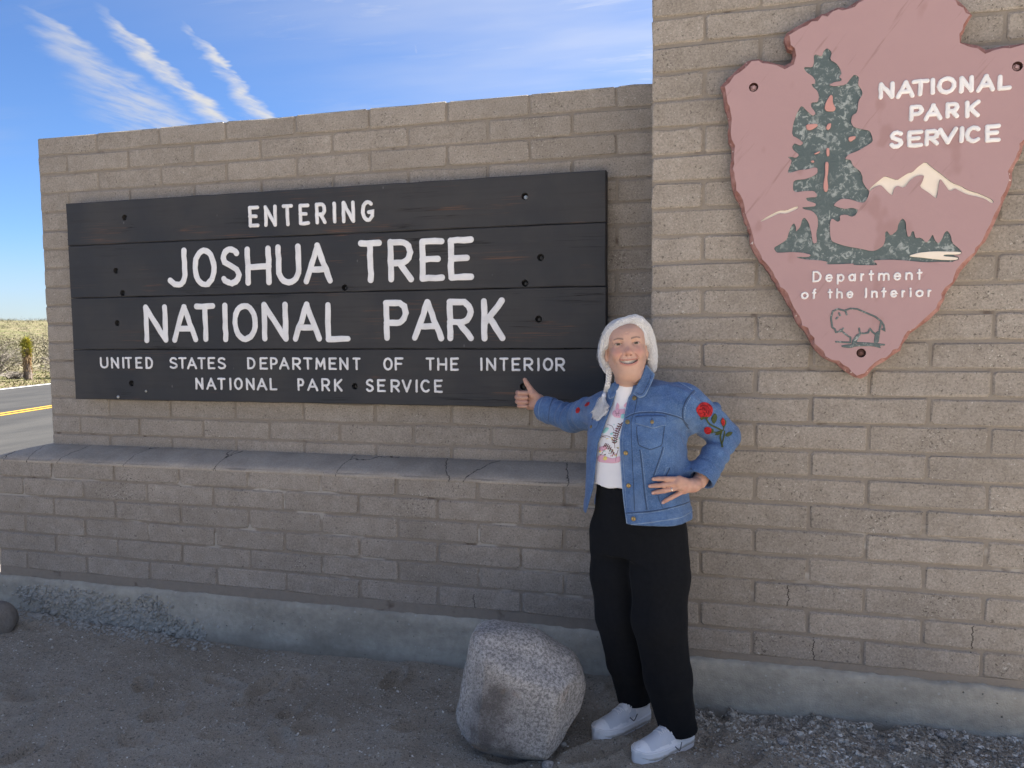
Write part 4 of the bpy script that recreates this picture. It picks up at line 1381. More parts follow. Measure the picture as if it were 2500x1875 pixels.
# ------------------------------------------------------------------ stones and gravel
def pebble_mesh(name, pts, sizes, m, g, parent=None, flat=0.62):
    ico_v = np.array([(0, 0, 1), (.894, 0, .447), (.276, .851, .447), (-.724, .526, .447), (-.724, -.526, .447), (.276, -.851, .447),
                      (.724, .526, -.447), (-.276, .851, -.447), (-.894, 0, -.447), (-.276, -.851, -.447), (.724, -.526, -.447), (0, 0, -1)])
    ico_f = np.array([(0, 1, 2), (0, 2, 3), (0, 3, 4), (0, 4, 5), (0, 5, 1), (1, 6, 2), (2, 7, 3), (3, 8, 4), (4, 9, 5), (5, 10, 1),
                      (6, 7, 2), (7, 8, 3), (8, 9, 4), (9, 10, 5), (10, 6, 1), (11, 7, 6), (11, 8, 7), (11, 9, 8), (11, 10, 9), (11, 6, 10)])
    n = len(pts)
    sc_ = sizes[:, None] * g.uniform(0.65, 1.3, (n, 3)) * np.array([1, 1, flat])
    V = ico_v[None] * (1 + g.normal(0, 0.13, (n, 12, 1)))
    V = V * sc_[:, None, :]
    an = g.uniform(0, 2 * math.pi, n)
    ti = g.normal(0, 0.35, n)
    ca, sa, ct, st_ = np.cos(an)[:, None], np.sin(an)[:, None], np.cos(ti)[:, None], np.sin(ti)[:, None]
    x, y, z = V[..., 0], V[..., 1], V[..., 2]
    y, z = y * ct - z * st_, y * st_ + z * ct
    x, y = x * ca - y * sa, x * sa + y * ca
    V = np.stack([x, y, z], -1) + pts[:, None, :]
    F = ico_f[None] + (np.arange(n) * 12)[:, None, None]
    return link(name, mesh(name, V.reshape(-1, 3), F.reshape(-1, 3)), m)


g = np.random.default_rng(5)
# loose grit everywhere in front of the wall
n = 15000
px_ = g.uniform(-0.3, 5.4, n)
py_ = -0.24 - g.gamma(1.5, 0.55, n)
keep = ~((px_ > 3.42) & (py_ > -0.47))
px_, py_ = px_[keep], py_[keep]
sz = np.clip(g.lognormal(-5.95, 0.45, len(px_)), 0.0012, 0.012)
pz = ground_z(px_, py_) + sz * 0.15
grit = pebble_mesh('grit', np.c_[px_, py_, pz], sz, M_PEBBLE, g)
tag(grit, 'loose grit scattered over the grey soil', kind='stuff')
# gravel drift at the foot of the pillar, right of the person
n = 15000
px_ = g.uniform(3.6, 5.5, n)
lim = 0.12 + 0.55 * np.exp(-((px_ - 4.6) / 0.62) ** 2) + 0.25 * np.clip(px_ - 4.5, 0, 1)
py_ = PY - 0.02 - np.abs(g.normal(0, 0.62, n)) * lim
ok = g.uniform(0, 1, n) < np.clip(0.35 + 1.2 * np.exp(-((px_ - 4.55) / 0.5) ** 2), 0, 1)
px_, py_ = px_[ok], py_[ok]
sz = np.clip(g.lognormal(-5.45, 0.40, len(px_)), 0.0022, 0.015)
pz = ground_z(px_, py_) + sz * 0.25
gravel = pebble_mesh('gravel', np.c_[px_, py_, pz], sz, M_PEBBLE, g)
tag(gravel, 'pale gravel drifted along the footing of the pillar', kind='stuff')
# bared aggregate where the footing is honeycombed, and its rubble
n = 2600
cx = np.concatenate([g.normal(0.10, 0.09, 300), g.normal(0.36, 0.12, 420), g.normal(0.62, 0.2, 900), g.normal(0.80, 0.06, 200), g.uniform(-0.1, 1.15, 780)])
cz = np.concatenate([g.normal(0.09, 0.025, 300), g.normal(0.07, 0.035, 420), g.normal(0.0, 0.025, 900), g.normal(0.075, 0.03, 200), g.normal(-0.035, 0.018, 780)])
ok = cz < 0.15
cx, cz = cx[ok], cz[ok]
sz = np.clip(g.lognormal(-4.72, 0.33, len(cx)), 0.004, 0.02)
cy = np.full(len(cx), LY - 0.011) - sz * 0.12
agg = pebble_mesh('bared_aggregate', np.c_[cx, cy, cz], sz, M_AGG, g, None, 0.9)
sub(agg, ledge)
tag(agg, kind='stuff')
n = 500
px_ = g.normal(0.55, 0.42, n)
py_ = LY - 0.03 - np.abs(g.normal(0, 0.05, n))
sz = np.clip(g.lognormal(-4.95, 0.35, n), 0.004, 0.016)
rub = pebble_mesh('footing_rubble', np.c_[px_, py_, ground_z(px_, py_) + sz * 0.2], sz, M_AGG, g)
tag(rub, 'crumbled concrete rubble lying below the ledge', kind='stuff')


# the granite boulder: silhouette radii measured round its middle, facets cut as flats
def boulder(name, centre, sil, depth, m, seed, flats, sub_=5, rough=0.012):
    bm = bmesh.new()
    bmesh.ops.create_icosphere(bm, subdivisions=sub_, radius=1.0)
    an = np.array([math.atan2(b_, a_) for a_, b_ in sil])
    rr = np.array([math.hypot(a_, b_) for a_, b_ in sil])
    o_ = np.argsort(an)
    an, rr = an[o_], rr[o_]
    an = np.concatenate([an[-3:] - 2 * math.pi, an, an[:3] + 2 * math.pi])
    rr = np.concatenate([rr[-3:], rr, rr[:3]])
    V = np.array([v.co[:] for v in bm.verts])
    th = np.arctan2(V[:, 2], V[:, 0])
    r_ = np.interp(th, an, rr)
    pl = np.hypot(V[:, 0], V[:, 2])
    q = pl ** 0.8
    X = np.cos(th) * r_ * q
    Z = np.sin(th) * r_ * q
    Y = -V[:, 1] * depth
    W = np.c_[X, Y, Z]                       # x right, y towards the viewer, z up
    fw = np.clip(W[:, 1] / (0.45 * depth), 0, 1)
    for (nx_, ny_, nz_, d_) in flats:
        nn = np.array([nx_, ny_, nz_])
        nn = nn / np.linalg.norm(nn)
        s_ = W @ nn - d_
        W = W - (np.where(s_ > 0, s_ * 0.82, 0) * fw)[:, None] * nn
    nv = vnoise(W, 7.0, seed, 3)[:, None] * rough + vnoise(W, 24.0, seed + 1, 3)[:, None] * rough * 0.35
    W = W + nv * V
    c_, s_ = 0.966, 0.26
    for v, w in zip(bm.verts, W):
        # square to the line of sight: right = (.966,.26), towards viewer = (.26,-.966)
        v.co = (w[0] * c_ + w[1] * s_, w[0] * s_ - w[1] * c_, w[2])
    me = bpy.data.meshes.new(name)
    bm.to_mesh(me)
    bm.free()
    me.polygons.foreach_set('use_smooth', [True] * len(me.polygons))
    o = link(name, me, m)
    o.location = centre
    return o


sil_px = [(250,170),(300,145),(380,135),(450,145),(560,165),(660,185),(760,225),(850,285),(930,350),(1010,400),(1070,470),(1100,540),(1112,600),(1095,680),(1070,760),(1010,850),(965,920),(930,990),(890,1050),(830,1110),(770,1150),(700,1180),(620,1205),(540,1222),(460,1200),(380,1160),(300,1120),(240,1060),(190,990),(140,940),(105,890),(105,800),(130,720),(140,640),(160,560),(170,480),(190,400),(205,300),(220,220)]
KB = 0.31646 * 2.882 / 1879.86
sil = [((a_ - 610) * KB, (690 - b_) * KB) for a_, b_ in sil_px]
rock = boulder('boulder', (3.007, -0.86, 0.177), sil, 0.25, M_BOULDER, 4,
               [(-0.12, 1.0, 0.02, 0.160), (0.28, 0.45, 0.85, 0.192), (0.75, 0.6, -0.15, 0.195), (-0.2, 0.6, -0.75, 0.205), (-0.8, 0.5, 0.1, 0.205)], 5, 0.012)
tag(rock, 'large pale speckled granite boulder with a dark stain beside the person', 'boulder')
M_DARKROCK, t, b = mat('dark_rock', 0.9, spec=0.15)
P = pos(t)
t.put(b.inputs['Base Color'], t.mix(t.noise(P, 30, 4), (0.11, 0.10, 0.09, 1), (0.27, 0.245, 0.22, 1)))
t.put(b.inputs['Normal'], t.bump(t.noise(P, 60, 4), 0.6, 0.008))
r2 = boulder('rock', (0.045, -0.47, 0.03), [(0.11 * math.cos(a_), 0.105 * math.sin(a_) * (1 if math.sin(a_) > 0 else 0.8)) for a_ in np.linspace(-3.1, 3.1, 16)], 0.11, M_DARKROCK, 9,
             [(0.6, 0.2, 0.8, 0.060), (-0.4, 0.8, 0.5, 0.06), (0.8, 0.6, 0.1, 0.07), (0.1, 1.0, -0.1, 0.065)], 4, 0.022)
tag(r2, 'dark rock cut by the left edge of the photo near the ledge end', 'rock')
for x, y, s_, lab in ((3.135, -0.985, 0.019, 'small buff stone under the right foot of the boulder'), (3.29, -0.66, 0.014, 'small round stone between the boulder and the shoe'),
                      (3.95, -0.66, 0.020, 'flat pale stone on the gravel right of the shoes'), (4.52, -0.50, 0.017, 'pale stone against the footing of the pillar'),
                      (3.16, -0.83, 0.011, 'tiny tan stone beside the right flank of the boulder')):
    z_ = float(ground_z([x], [y])[0])
    st_o = boulder('stone', (x, y, z_ + s_ * 0.35), [(s_ * 1.2 * math.cos(a_), s_ * 0.75 * math.sin(a_)) for a_ in np.linspace(-3.1, 3.1, 14)], s_, M_BOULDER if s_ > 0.0165 else M_AGG, int(s_ * 5000),
                   [(0.5, 0.3, 0.8, s_ * 0.6)], 3, s_ * 0.12)
    tag(st_o, lab, 'stone')
# ------------------------------------------------------------------ desert plants across the road
def leafmat(name, c0, c1, c2=None, sc_=2.0):
    m, t, b = mat(name, 0.75, spec=0.2)
    n_ = t.noise(pos(t), sc_, 3.0)
    c = t.mix(t.smooth(n_, 0.3, 0.7), c0, c1)
    t.put(b.inputs['Base Color'], c)
    return m


M_SPIKE = leafmat('joshua_leaf', (0.22, 0.24, 0.045, 1), (0.42, 0.36, 0.07, 1), sc_=9)
M_DEAD = leafmat('dead_leaf_thatch', (0.30, 0.21, 0.12, 1), (0.46, 0.35, 0.21, 1), sc_=9)
M_TRUNK = leafmat('shaggy_trunk', (0.16, 0.13, 0.11, 1), (0.27, 0.22, 0.18, 1), sc_=14)
M_TWIG = leafmat('grey_twigs', (0.13, 0.112, 0.10, 1), (0.22, 0.195, 0.165, 1), sc_=3)
M_SCRUB = leafmat('scrub_leaf', (0.10, 0.105, 0.05, 1), (0.18, 0.17, 0.085, 1), sc_=0.6)
M_SCRUBD = leafmat('dry_scrub', (0.15, 0.13, 0.09, 1), (0.23, 0.20, 0.14, 1), sc_=0.6)


def gz1(x, y):
    return float(ground_z([x], [y])[0])


def spike(mb, base, d, length, w):
    d = d.normalized()
    s = d.cross(Vector((0, 0, 1)))
    if s.length < 0.05:
        s = Vector((1, 0, 0))
    s.normalize()
    n_ = s.cross(d)
    m_ = base + d * length * 0.45
    mb.add([base - s * w * .5, base + s * w * .5, m_ + s * w * .4 + n_ * w * .25, base + d * length, m_ - s * w * .4 + n_ * w * .25, m_ - n_ * w * 0.3],
           [(0, 1, 2, 5), (5, 2, 3), (0, 5, 4), (5, 3, 4)])


def joshua(x, y, h, label, group=None, g=random.Random(3), heads=((0, 0, 1.0),)):
    z0 = gz1(x, y)
    root = thing('joshua_tree', label, 'tree', (x, y, z0 - 0.02), group)
    mb = MB()
    n_ = 9
    path = [Vector((x + 0.03 * math.sin(i * 0.8), y, z0 - 0.05 + h * 0.80 * i / (n_ - 1))) for i in range(n_)]
    mb.tube(path, [0.085 * h - 0.030 * h * i / (n_ - 1) + g.uniform(-.008, .008) for i in range(n_)], 9)
    for i in range(130):                                   # ragged bark scales
        f_ = g.uniform(0.02, 0.55)
        an = g.uniform(0, 6.28)
        p = path[0].lerp(path[-1], f_) + Vector((math.cos(an), math.sin(an), 0)) * (0.078 - 0.03 * f_) * h
        spike(mb, p, Vector((math.cos(an) * .3, math.sin(an) * .3, -1)), 0.10 * h, 0.026 * h)
    mb.build('trunk', M_TRUNK, root, False)
    mb = MB()
    for i in range(300):                                   # hanging dead leaves
        f_ = g.uniform(0.42, 0.98)
        an = g.uniform(0, 6.28)
        p = path[0].lerp(path[-1], f_) + Vector((math.cos(an), math.sin(an), 0)) * 0.045 * h
        spike(mb, p, Vector((math.cos(an) * .38, math.sin(an) * .38, -1.0 + g.uniform(-.2, .4))), g.uniform(.10, .19) * h, 0.020 * h)
    mb.build('dead_leaves', M_DEAD, root, False)
    mb = MB()
    top = path[-1]
    for i in range(520):
        f_ = g.random()
        an = g.uniform(0, 6.28)
        el = g.uniform(-0.45, 1.5) if f_ > 0.3 else g.uniform(-0.9, 0.3)
        b0 = top + Vector((0, 0, (f_ - 0.45) * 0.30 * h))
        d = Vector((math.cos(an) * math.cos(el), math.sin(an) * math.cos(el), math.sin(el)))
        spike(mb, b0 + d * 0.02, d, g.uniform(.09, .17) * h, 0.022 * h)
    mb.build('leaf_crown', M_SPIKE, root, False)
    return root


joshua(-19.4, 17.75, 1.46, 'young Joshua tree with one bright yellow green crown beyond the road')


def bush(name, x, y, r, h, label, mt, ml, n_tw, n_lf, seed, parent_group=None):
    g_ = random.Random(seed)
    z0 = gz1(x, y)
    root = thing(name, label, 'shrub', (x, y, z0), parent_group)
    mb = MB()
    tips = []
    for i in range(n_tw):
        an = g_.uniform(0, 6.28)
        sp = g_.uniform(0.1, 1.0)
        a_ = Vector((x + g_.gauss(0, r * .12), y + g_.gauss(0, r * .12), z0 - 0.03))
        e_ = Vector((x + math.cos(an) * r * sp, y + math.sin(an) * r * sp, z0 + h * (1.05 - 0.55 * sp * sp) * g_.uniform(.6, 1)))
        m_ = a_.lerp(e_, 0.5) + Vector((g_.gauss(0, .08 * r), g_.gauss(0, .08 * r), 0.12 * h))
        mb.tube([a_, m_, e_], [0.012 + 0.012 * g_.random(), 0.009, 0.003], 3, False)
        for k in range(2):
            q = m_.lerp(e_, g_.uniform(0.1, .8))
            f_ = q + Vector((g_.gauss(0, .22 * r), g_.gauss(0, .22 * r), g_.uniform(.02, .3) * h))
            mb.tube([q, f_], [0.006, 0.002], 3, False)
            tips += [q.lerp(f_, u) for u in (.4, .7, 1)]
        tips += [m_.lerp(e_, u) for u in (.3, .6, .9)]
    mb.build('twigs', mt, root, False)
    mb = MB()
    for i in range(n_lf):
        p = g_.choice(tips) + Vector((g_.gauss(0, .05 * r), g_.gauss(0, .05 * r), g_.gauss(0, .05 * h)))
        spike(mb, p, Vector((g_.gauss(0, 1), g_.gauss(0, 1), g_.uniform(-.2, 1.3))), g_.uniform(.04, .09), 0.022)
    mb.build('leaves', ml, root, False)
    return root


bush('desert_shrub', -19.25, 19.3, 1.05, 1.05, 'grey bare twigged shrub close behind the Joshua tree beside the wall end', M_TWIG, M_SCRUBD, 150, 380, 1)
bush('desert_shrub', -23.2, 19.6, 1.7, 1.35, 'large olive grey shrub at the left edge beyond the road', M_TWIG, M_SCRUB, 190, 1600, 2)
bush('desert_shrub', -24.0, 25.5, 1.8, 1.35, 'pale grey shrub higher up behind the Joshua tree crown', M_TWIG, M_SCRUBD, 200, 900, 3)
bush('fallen_brush', -20.6, 18.3, 0.75, 0.28, 'low heap of dead grey branches left of the Joshua tree', M_TWIG, M_SCRUBD, 90, 60, 4)
bush('desert_shrub', -27.5, 31.0, 1.3, 1.5, 'dark shaded shrub touching the end of the wall in the view', M_TWIG, M_SCRUB, 120, 1300, 6)

# the rest of the scrub, which reads as one cover on the rise
g = np.random.default_rng(31)
K = 4600
dd = 26 + 330 * g.random(K) ** 1.5
aa = math.atan2(0.677, -0.735) + g.normal(0, 0.30, K)
bx_, by_ = CAM.x + dd * np.cos(aa), CAM.y + dd * np.sin(aa)
oo = (bx_ - RO.x) * RN.x + (by_ - RO.y) * RN.y
ok = (oo > 9) & (dd > 36)
bx_, by_, dd = bx_[ok], by_[ok], dd[ok]
K = len(dd)
rr_ = g.uniform(0.28, 0.85, K) * (1 + dd / 320)
hh_ = rr_ * g.uniform(0.65, 1.15, K)
tall = (dd > 120) & (g.random(K) < 0.06)
hh_ = np.where(tall, hh_ * 2.3, hh_)
rr_ = np.where(tall, rr_ * 0.6, rr_)
bz_ = ground_z(bx_, by_)
nbs = np.where(dd < 95, 150, 60)
rep_ = np.repeat(np.arange(K), nbs)
u = g.normal(0, 1, (len(rep_), 3))
u /= np.linalg.norm(u, axis=1)[:, None]
u[:, 2] = np.abs(u[:, 2])
cc = np.c_[bx_, by_, bz_][rep_] + u * np.c_[rr_, rr_, hh_][rep_] * g.uniform(.35, 1.0, (len(rep_), 1))
ss = (rr_[rep_] * g.uniform(.05, .12, len(rep_)))[:, None]
e1, e2 = g.normal(0, 1, (len(rep_), 3)), g.normal(0, 1, (len(rep_), 3))
V = np.stack([cc + e1 * ss, cc + e2 * ss * .5, cc - e1 * ss * 0.7 + e2 * 0.2 * ss], 1).reshape(-1, 3)
F = np.arange(len(V)).reshape(-1, 3)
me = mesh('desert_scrub', V, F)
M_MIXSCRUB, t, b = mat('mixed_scrub', 0.8, spec=0.15)
n_ = t.noise(pos(t), 0.25, 3.0)
n2_ = t.noise(pos(t), 2.3, 2.0)
c = t.mix(t.smooth(n_, 0.38, 0.62), (0.165, 0.145, 0.105, 1), (0.098, 0.100, 0.055, 1))
t.put(b.inputs['Base Color'], t.vmath('SCALE', c, t.math('MULTIPLY_ADD', n2_, 0.9, 0.55)))
scrub = link('desert_scrub', me, M_MIXSCRUB)
tag(scrub, 'olive and straw scrub covering the low rise beyond the road', kind='stuff')
# grass tufts on the verge
n = 16000
s_ = g.uniform(-14, 45, n)
o_ = 5.7 + np.abs(g.normal(0, 5.0, n))
gpx, gpy = RO.x + RD.x * s_ + RN.x * o_, RO.y + RD.y * s_ + RN.y * o_
gpz = ground_z(gpx, gpy)
rep_ = np.repeat(np.arange(n), 3)
a_ = g.uniform(0, 6.28, len(rep_))
l = g.uniform(.025, .075, len(rep_))
dx, dy = np.cos(a_), np.sin(a_)
x_, y_, z_ = gpx[rep_], gpy[rep_], gpz[rep_]
V = np.stack([np.c_[x_ - dy * .014, y_ + dx * .014, z_ - .01], np.c_[x_ + dy * .014, y_ - dx * .014, z_ - .01], np.c_[x_ + dx * l, y_ + dy * l, z_ + l]], 1).reshape(-1, 3)
F = np.arange(len(V)).reshape(-1, 3)
M_GRASS = leafmat('dry_grass', (0.15, 0.14, 0.055, 1), (0.09, 0.10, 0.038, 1), sc_=0.8)
grass = link('verge_grass', mesh('verge_grass', V, F), M_GRASS)
tag(grass, 'short yellow green grass on the far verge of the road', kind='stuff')
# ------------------------------------------------------------------ solid modelling with distance fields
def surf(f, lo, hi, h, fac=4, slack=2.2):
    """polygonise the zero set of f (naive surface nets), evaluating finely only near the surface"""
    lo = np.array(lo, float)
    hi = np.array(hi, float)
    nb = np.ceil((hi - lo) / (h * fac)).astype(int) + 1
    n = nb * fac + 1
    bi = np.stack(np.meshgrid(*[np.arange(q) for q in nb], indexing='ij'), -1).reshape(-1, 3)
    bc = lo + (bi * fac + fac / 2) * h
    bd = f(bc)
    act = np.abs(bd) < h * fac * slack
    sgn = np.where(bd < 0, -1.0, 1.0).reshape(nb).astype(np.float32)
    D = np.ones(n, np.float32)
    D[:nb[0] * fac, :nb[1] * fac, :nb[2] * fac] = np.repeat(np.repeat(np.repeat(sgn, fac, 0), fac, 1), fac, 2)
    need = np.zeros(n, bool)
    for b in bi[act]:
        i, j, k = b * fac
        need[i:i + fac + 1, j:j + fac + 1, k:k + fac + 1] = True
    idx = np.argwhere(need)
    D[need] = f(lo + idx * h).astype(np.float32)
    S = D < 0
    c = [S[a:n[0] - 1 + a, b:n[1] - 1 + b, e:n[2] - 1 + e] for a in (0, 1) for b in (0, 1) for e in (0, 1)]
    anyv, allv = c[0].copy(), c[0].copy()
    for q in c[1:]:
        anyv |= q
        allv &= q
    cell = np.argwhere(anyv & ~allv)
    cid = np.full(n - 1, -1, np.int64)
    cid[cell[:, 0], cell[:, 1], cell[:, 2]] = np.arange(len(cell))
    corners = np.array([(a, b, e) for a in (0, 1) for b in (0, 1) for e in (0, 1)])
    val = np.stack([D[cell[:, 0] + q[0], cell[:, 1] + q[1], cell[:, 2] + q[2]] for q in corners], 1).astype(float)
    acc = np.zeros((len(cell), 3))
    cnt = np.zeros(len(cell))
    for a in range(8):
        for b in range(a + 1, 8):
            if np.abs(corners[a] - corners[b]).sum() != 1:
                continue
            va, vb = val[:, a], val[:, b]
            x = (va < 0) != (vb < 0)
            t_ = np.where(x, va / np.where(x, va - vb, 1), 0)
            p = corners[a] + t_[:, None] * (corners[b] - corners[a])
            acc += np.where(x[:, None], p, 0)
            cnt += x
    V = lo + (cell + acc / cnt[:, None]) * h
    F = []
    for ax in range(3):
        o1, o2 = [(1, 2), (2, 0), (0, 1)][ax]
        sl0 = [slice(0, n[q]) for q in range(3)]
        a = S[tuple(slice(0, n[q] - (1 if q == ax else 0)) for q in range(3))]
        b = S[tuple(slice(1, n[q]) if q == ax else slice(0, n[q]) for q in range(3))]
        e = np.argwhere(a != b)
        e = e[(e[:, o1] > 0) & (e[:, o2] > 0) & (e[:, o1] < n[o1] - 1) & (e[:, o2] < n[o2] - 1)]
        ins = S[e[:, 0], e[:, 1], e[:, 2]]
        d1 = np.zeros(3, int)
        d1[o1] = 1
        d2 = np.zeros(3, int)
        d2[o2] = 1
        g_ = lambda q: cid[q[:, 0], q[:, 1], q[:, 2]]
        q = np.stack([g_(e - d1 - d2), g_(e - d2), g_(e), g_(e - d1)], 1)
        q = np.where(ins[:, None], q, q[:, ::-1])
        F.append(q)
    F = np.concatenate(F)
    F = F[(F >= 0).all(1)]
    return V, F


def cap(P, a, b, ra, rb):
    a = np.asarray(a, float)
    b = np.asarray(b, float)
    ba = b - a
    pa = P - a
    h_ = np.clip(pa @ ba / max(ba @ ba, 1e-12), 0, 1)
    return np.linalg.norm(pa - h_[:, None] * ba, axis=1) - (ra + (rb - ra) * h_)


def chain(P, pts, rs, k=0.0):
    d = None
    for i in range(len(pts) - 1):
        q = cap(P, pts[i], pts[i + 1], rs[i], rs[i + 1])
        d = q if d is None else (smin(d, q, k) if k else np.minimum(d, q))
    return d


def ell(P, c, r, M=None):
    p = P - np.asarray(c, float)
    if M is not None:
        p = p @ np.asarray(M).T
    r = np.asarray(r, float)
    k0 = np.linalg.norm(p / r, axis=1)
    k1 = np.linalg.norm(p / (r * r), axis=1)
    return k0 * (k0 - 1) / np.maximum(k1, 1e-9)


def smin(a, b, k):
    h_ = np.maximum(k - np.abs(a - b), 0) / k
    return np.minimum(a, b) - h_ * h_ * k * 0.25


def smax(a, b, k):
    return -smin(-a, -b, k)


def half(P, o, n):
    """positive on the side n points to"""
    n = np.asarray(n, float)
    return (P - np.asarray(o, float)) @ (n / np.linalg.norm(n))


def at(u, v, y):
    """point of the measured photo position (2500 px wide) on the plane at depth y"""
    d = RIGHT * ((u - 1250) / 1879.86) + UP * ((937.5 - v) / 1879.86) + FWD
    return np.array(CAM + d * ((y - CAM.y) / d.y))


def view_ray(u, v):
    return (RIGHT * ((u - 1250) / 1879.86) + UP * ((937.5 - v) / 1879.86) + FWD).normalized()


def uv(P):
    c = np.asarray(P, float) - np.array(CAM)
    z = c @ np.array(FWD)
    return 1250 + 1879.86 * (c @ np.array(RIGHT)) / z, 937.5 - 1879.86 * (c @ np.array(UP)) / z


def sdf_part(name, VF, m, parent, colors=None):
    V, F = VF
    me = mesh(name, V, F, True)
    if colors is not None:
        at_ = me.color_attributes.new('Col', 'FLOAT_COLOR', 'POINT')
        at_.data.foreach_set('color', np.c_[colors, np.ones(len(colors))].astype(np.float32).ravel())
    o = link(name, me, m)
    return sub(o, parent)


def bvh_of(*VFs):
    V, F, k = [], [], 0
    for v, f in VFs:
        V += v.tolist()
        F += (f + k).tolist()
        k += len(v)
    return BVHTree.FromPolygons(V, F)
# ------------------------------------------------------------------ the person
person = thing('person', 'smiling person with white braided hair in a denim jacket giving a thumbs up', 'person', (3.45, -0.70, 0.0))
SID = np.array([0.914, -0.405, 0.0])      # towards the person's own left
FRO = np.array([-0.405, -0.914, 0.0])     # the way the chest faces
FRO /= np.linalg.norm(FRO)
J = dict(neck=at(1542, 948, -.715), Rsh=at(1476, 1003, -.645), Lsh=at(1672, 987, -.765), Rel=at(1396, 1022, -.45), Rwr=at(1326, 996, -.33),
         Lel=at(1771, 1064, -.66), Lwr=at(1707, 1177, -.79), pel=at(1556, 1285, -.70), chest=at(1562, 1060, -.71),
         Rhip=at(1503, 1300, -.665), Lhip=at(1605, 1300, -.735), Rk=at(1514, 1502, -.69), Lk=at(1608, 1510, -.78),
         Ra=at(1549, 1712, -.585), La=at(1655, 1780, -.715))


def loft(P, levels, ex=2.3):
    """upright tube given by (z, s, f, a, b): centre and half sizes along SID / FRO at each height"""
    L_ = np.array(sorted(levels))
    z = P[:, 2]
    s0, f0, a, b = (np.interp(z, L_[:, 0], L_[:, i]) for i in range(1, 5))
    s = (P - J['pel']) @ SID - s0
    f = (P - J['pel']) @ FRO - f0
    q = (np.abs(s / a) ** ex + np.abs(f / b) ** ex) ** (1 / ex)
    d = (q - 1) * np.minimum(a, b)
    return np.maximum(d, np.maximum(L_[0, 0] - z, z - L_[-1, 0]))


def stretch_noise(P, sx, sz, seed, o=2):
    Q = P * np.array([sx, sx, sz])
    return vnoise(Q, 1.0, seed, o)


# ---- head: its own frame, origin between the eyes; x to the right of the picture, y towards the viewer, z up
HO = at(1530.5, 839, -.838)
hd = view_ray(1530.5, 839)
tilt = R(4.6)
r0 = np.array(RIGHT - hd * RIGHT.dot(hd))
r0 /= np.linalg.norm(r0)
u0 = np.cross(r0, np.array(hd))
hx = r0 * math.cos(tilt) + u0 * math.sin(tilt)
hz = -r0 * math.sin(tilt) + u0 * math.cos(tilt)
hy = -np.array(hd)
yaw = R(-5)
hx, hy = hx * math.cos(yaw) + hy * math.sin(yaw), -hx * math.sin(yaw) + hy * math.cos(yaw)
HM = np.array([hx, hy, hz])


def toH(P):
    return (P - HO) @ HM.T


def fromH(p):
    return HO + np.asarray(p, float) @ HM


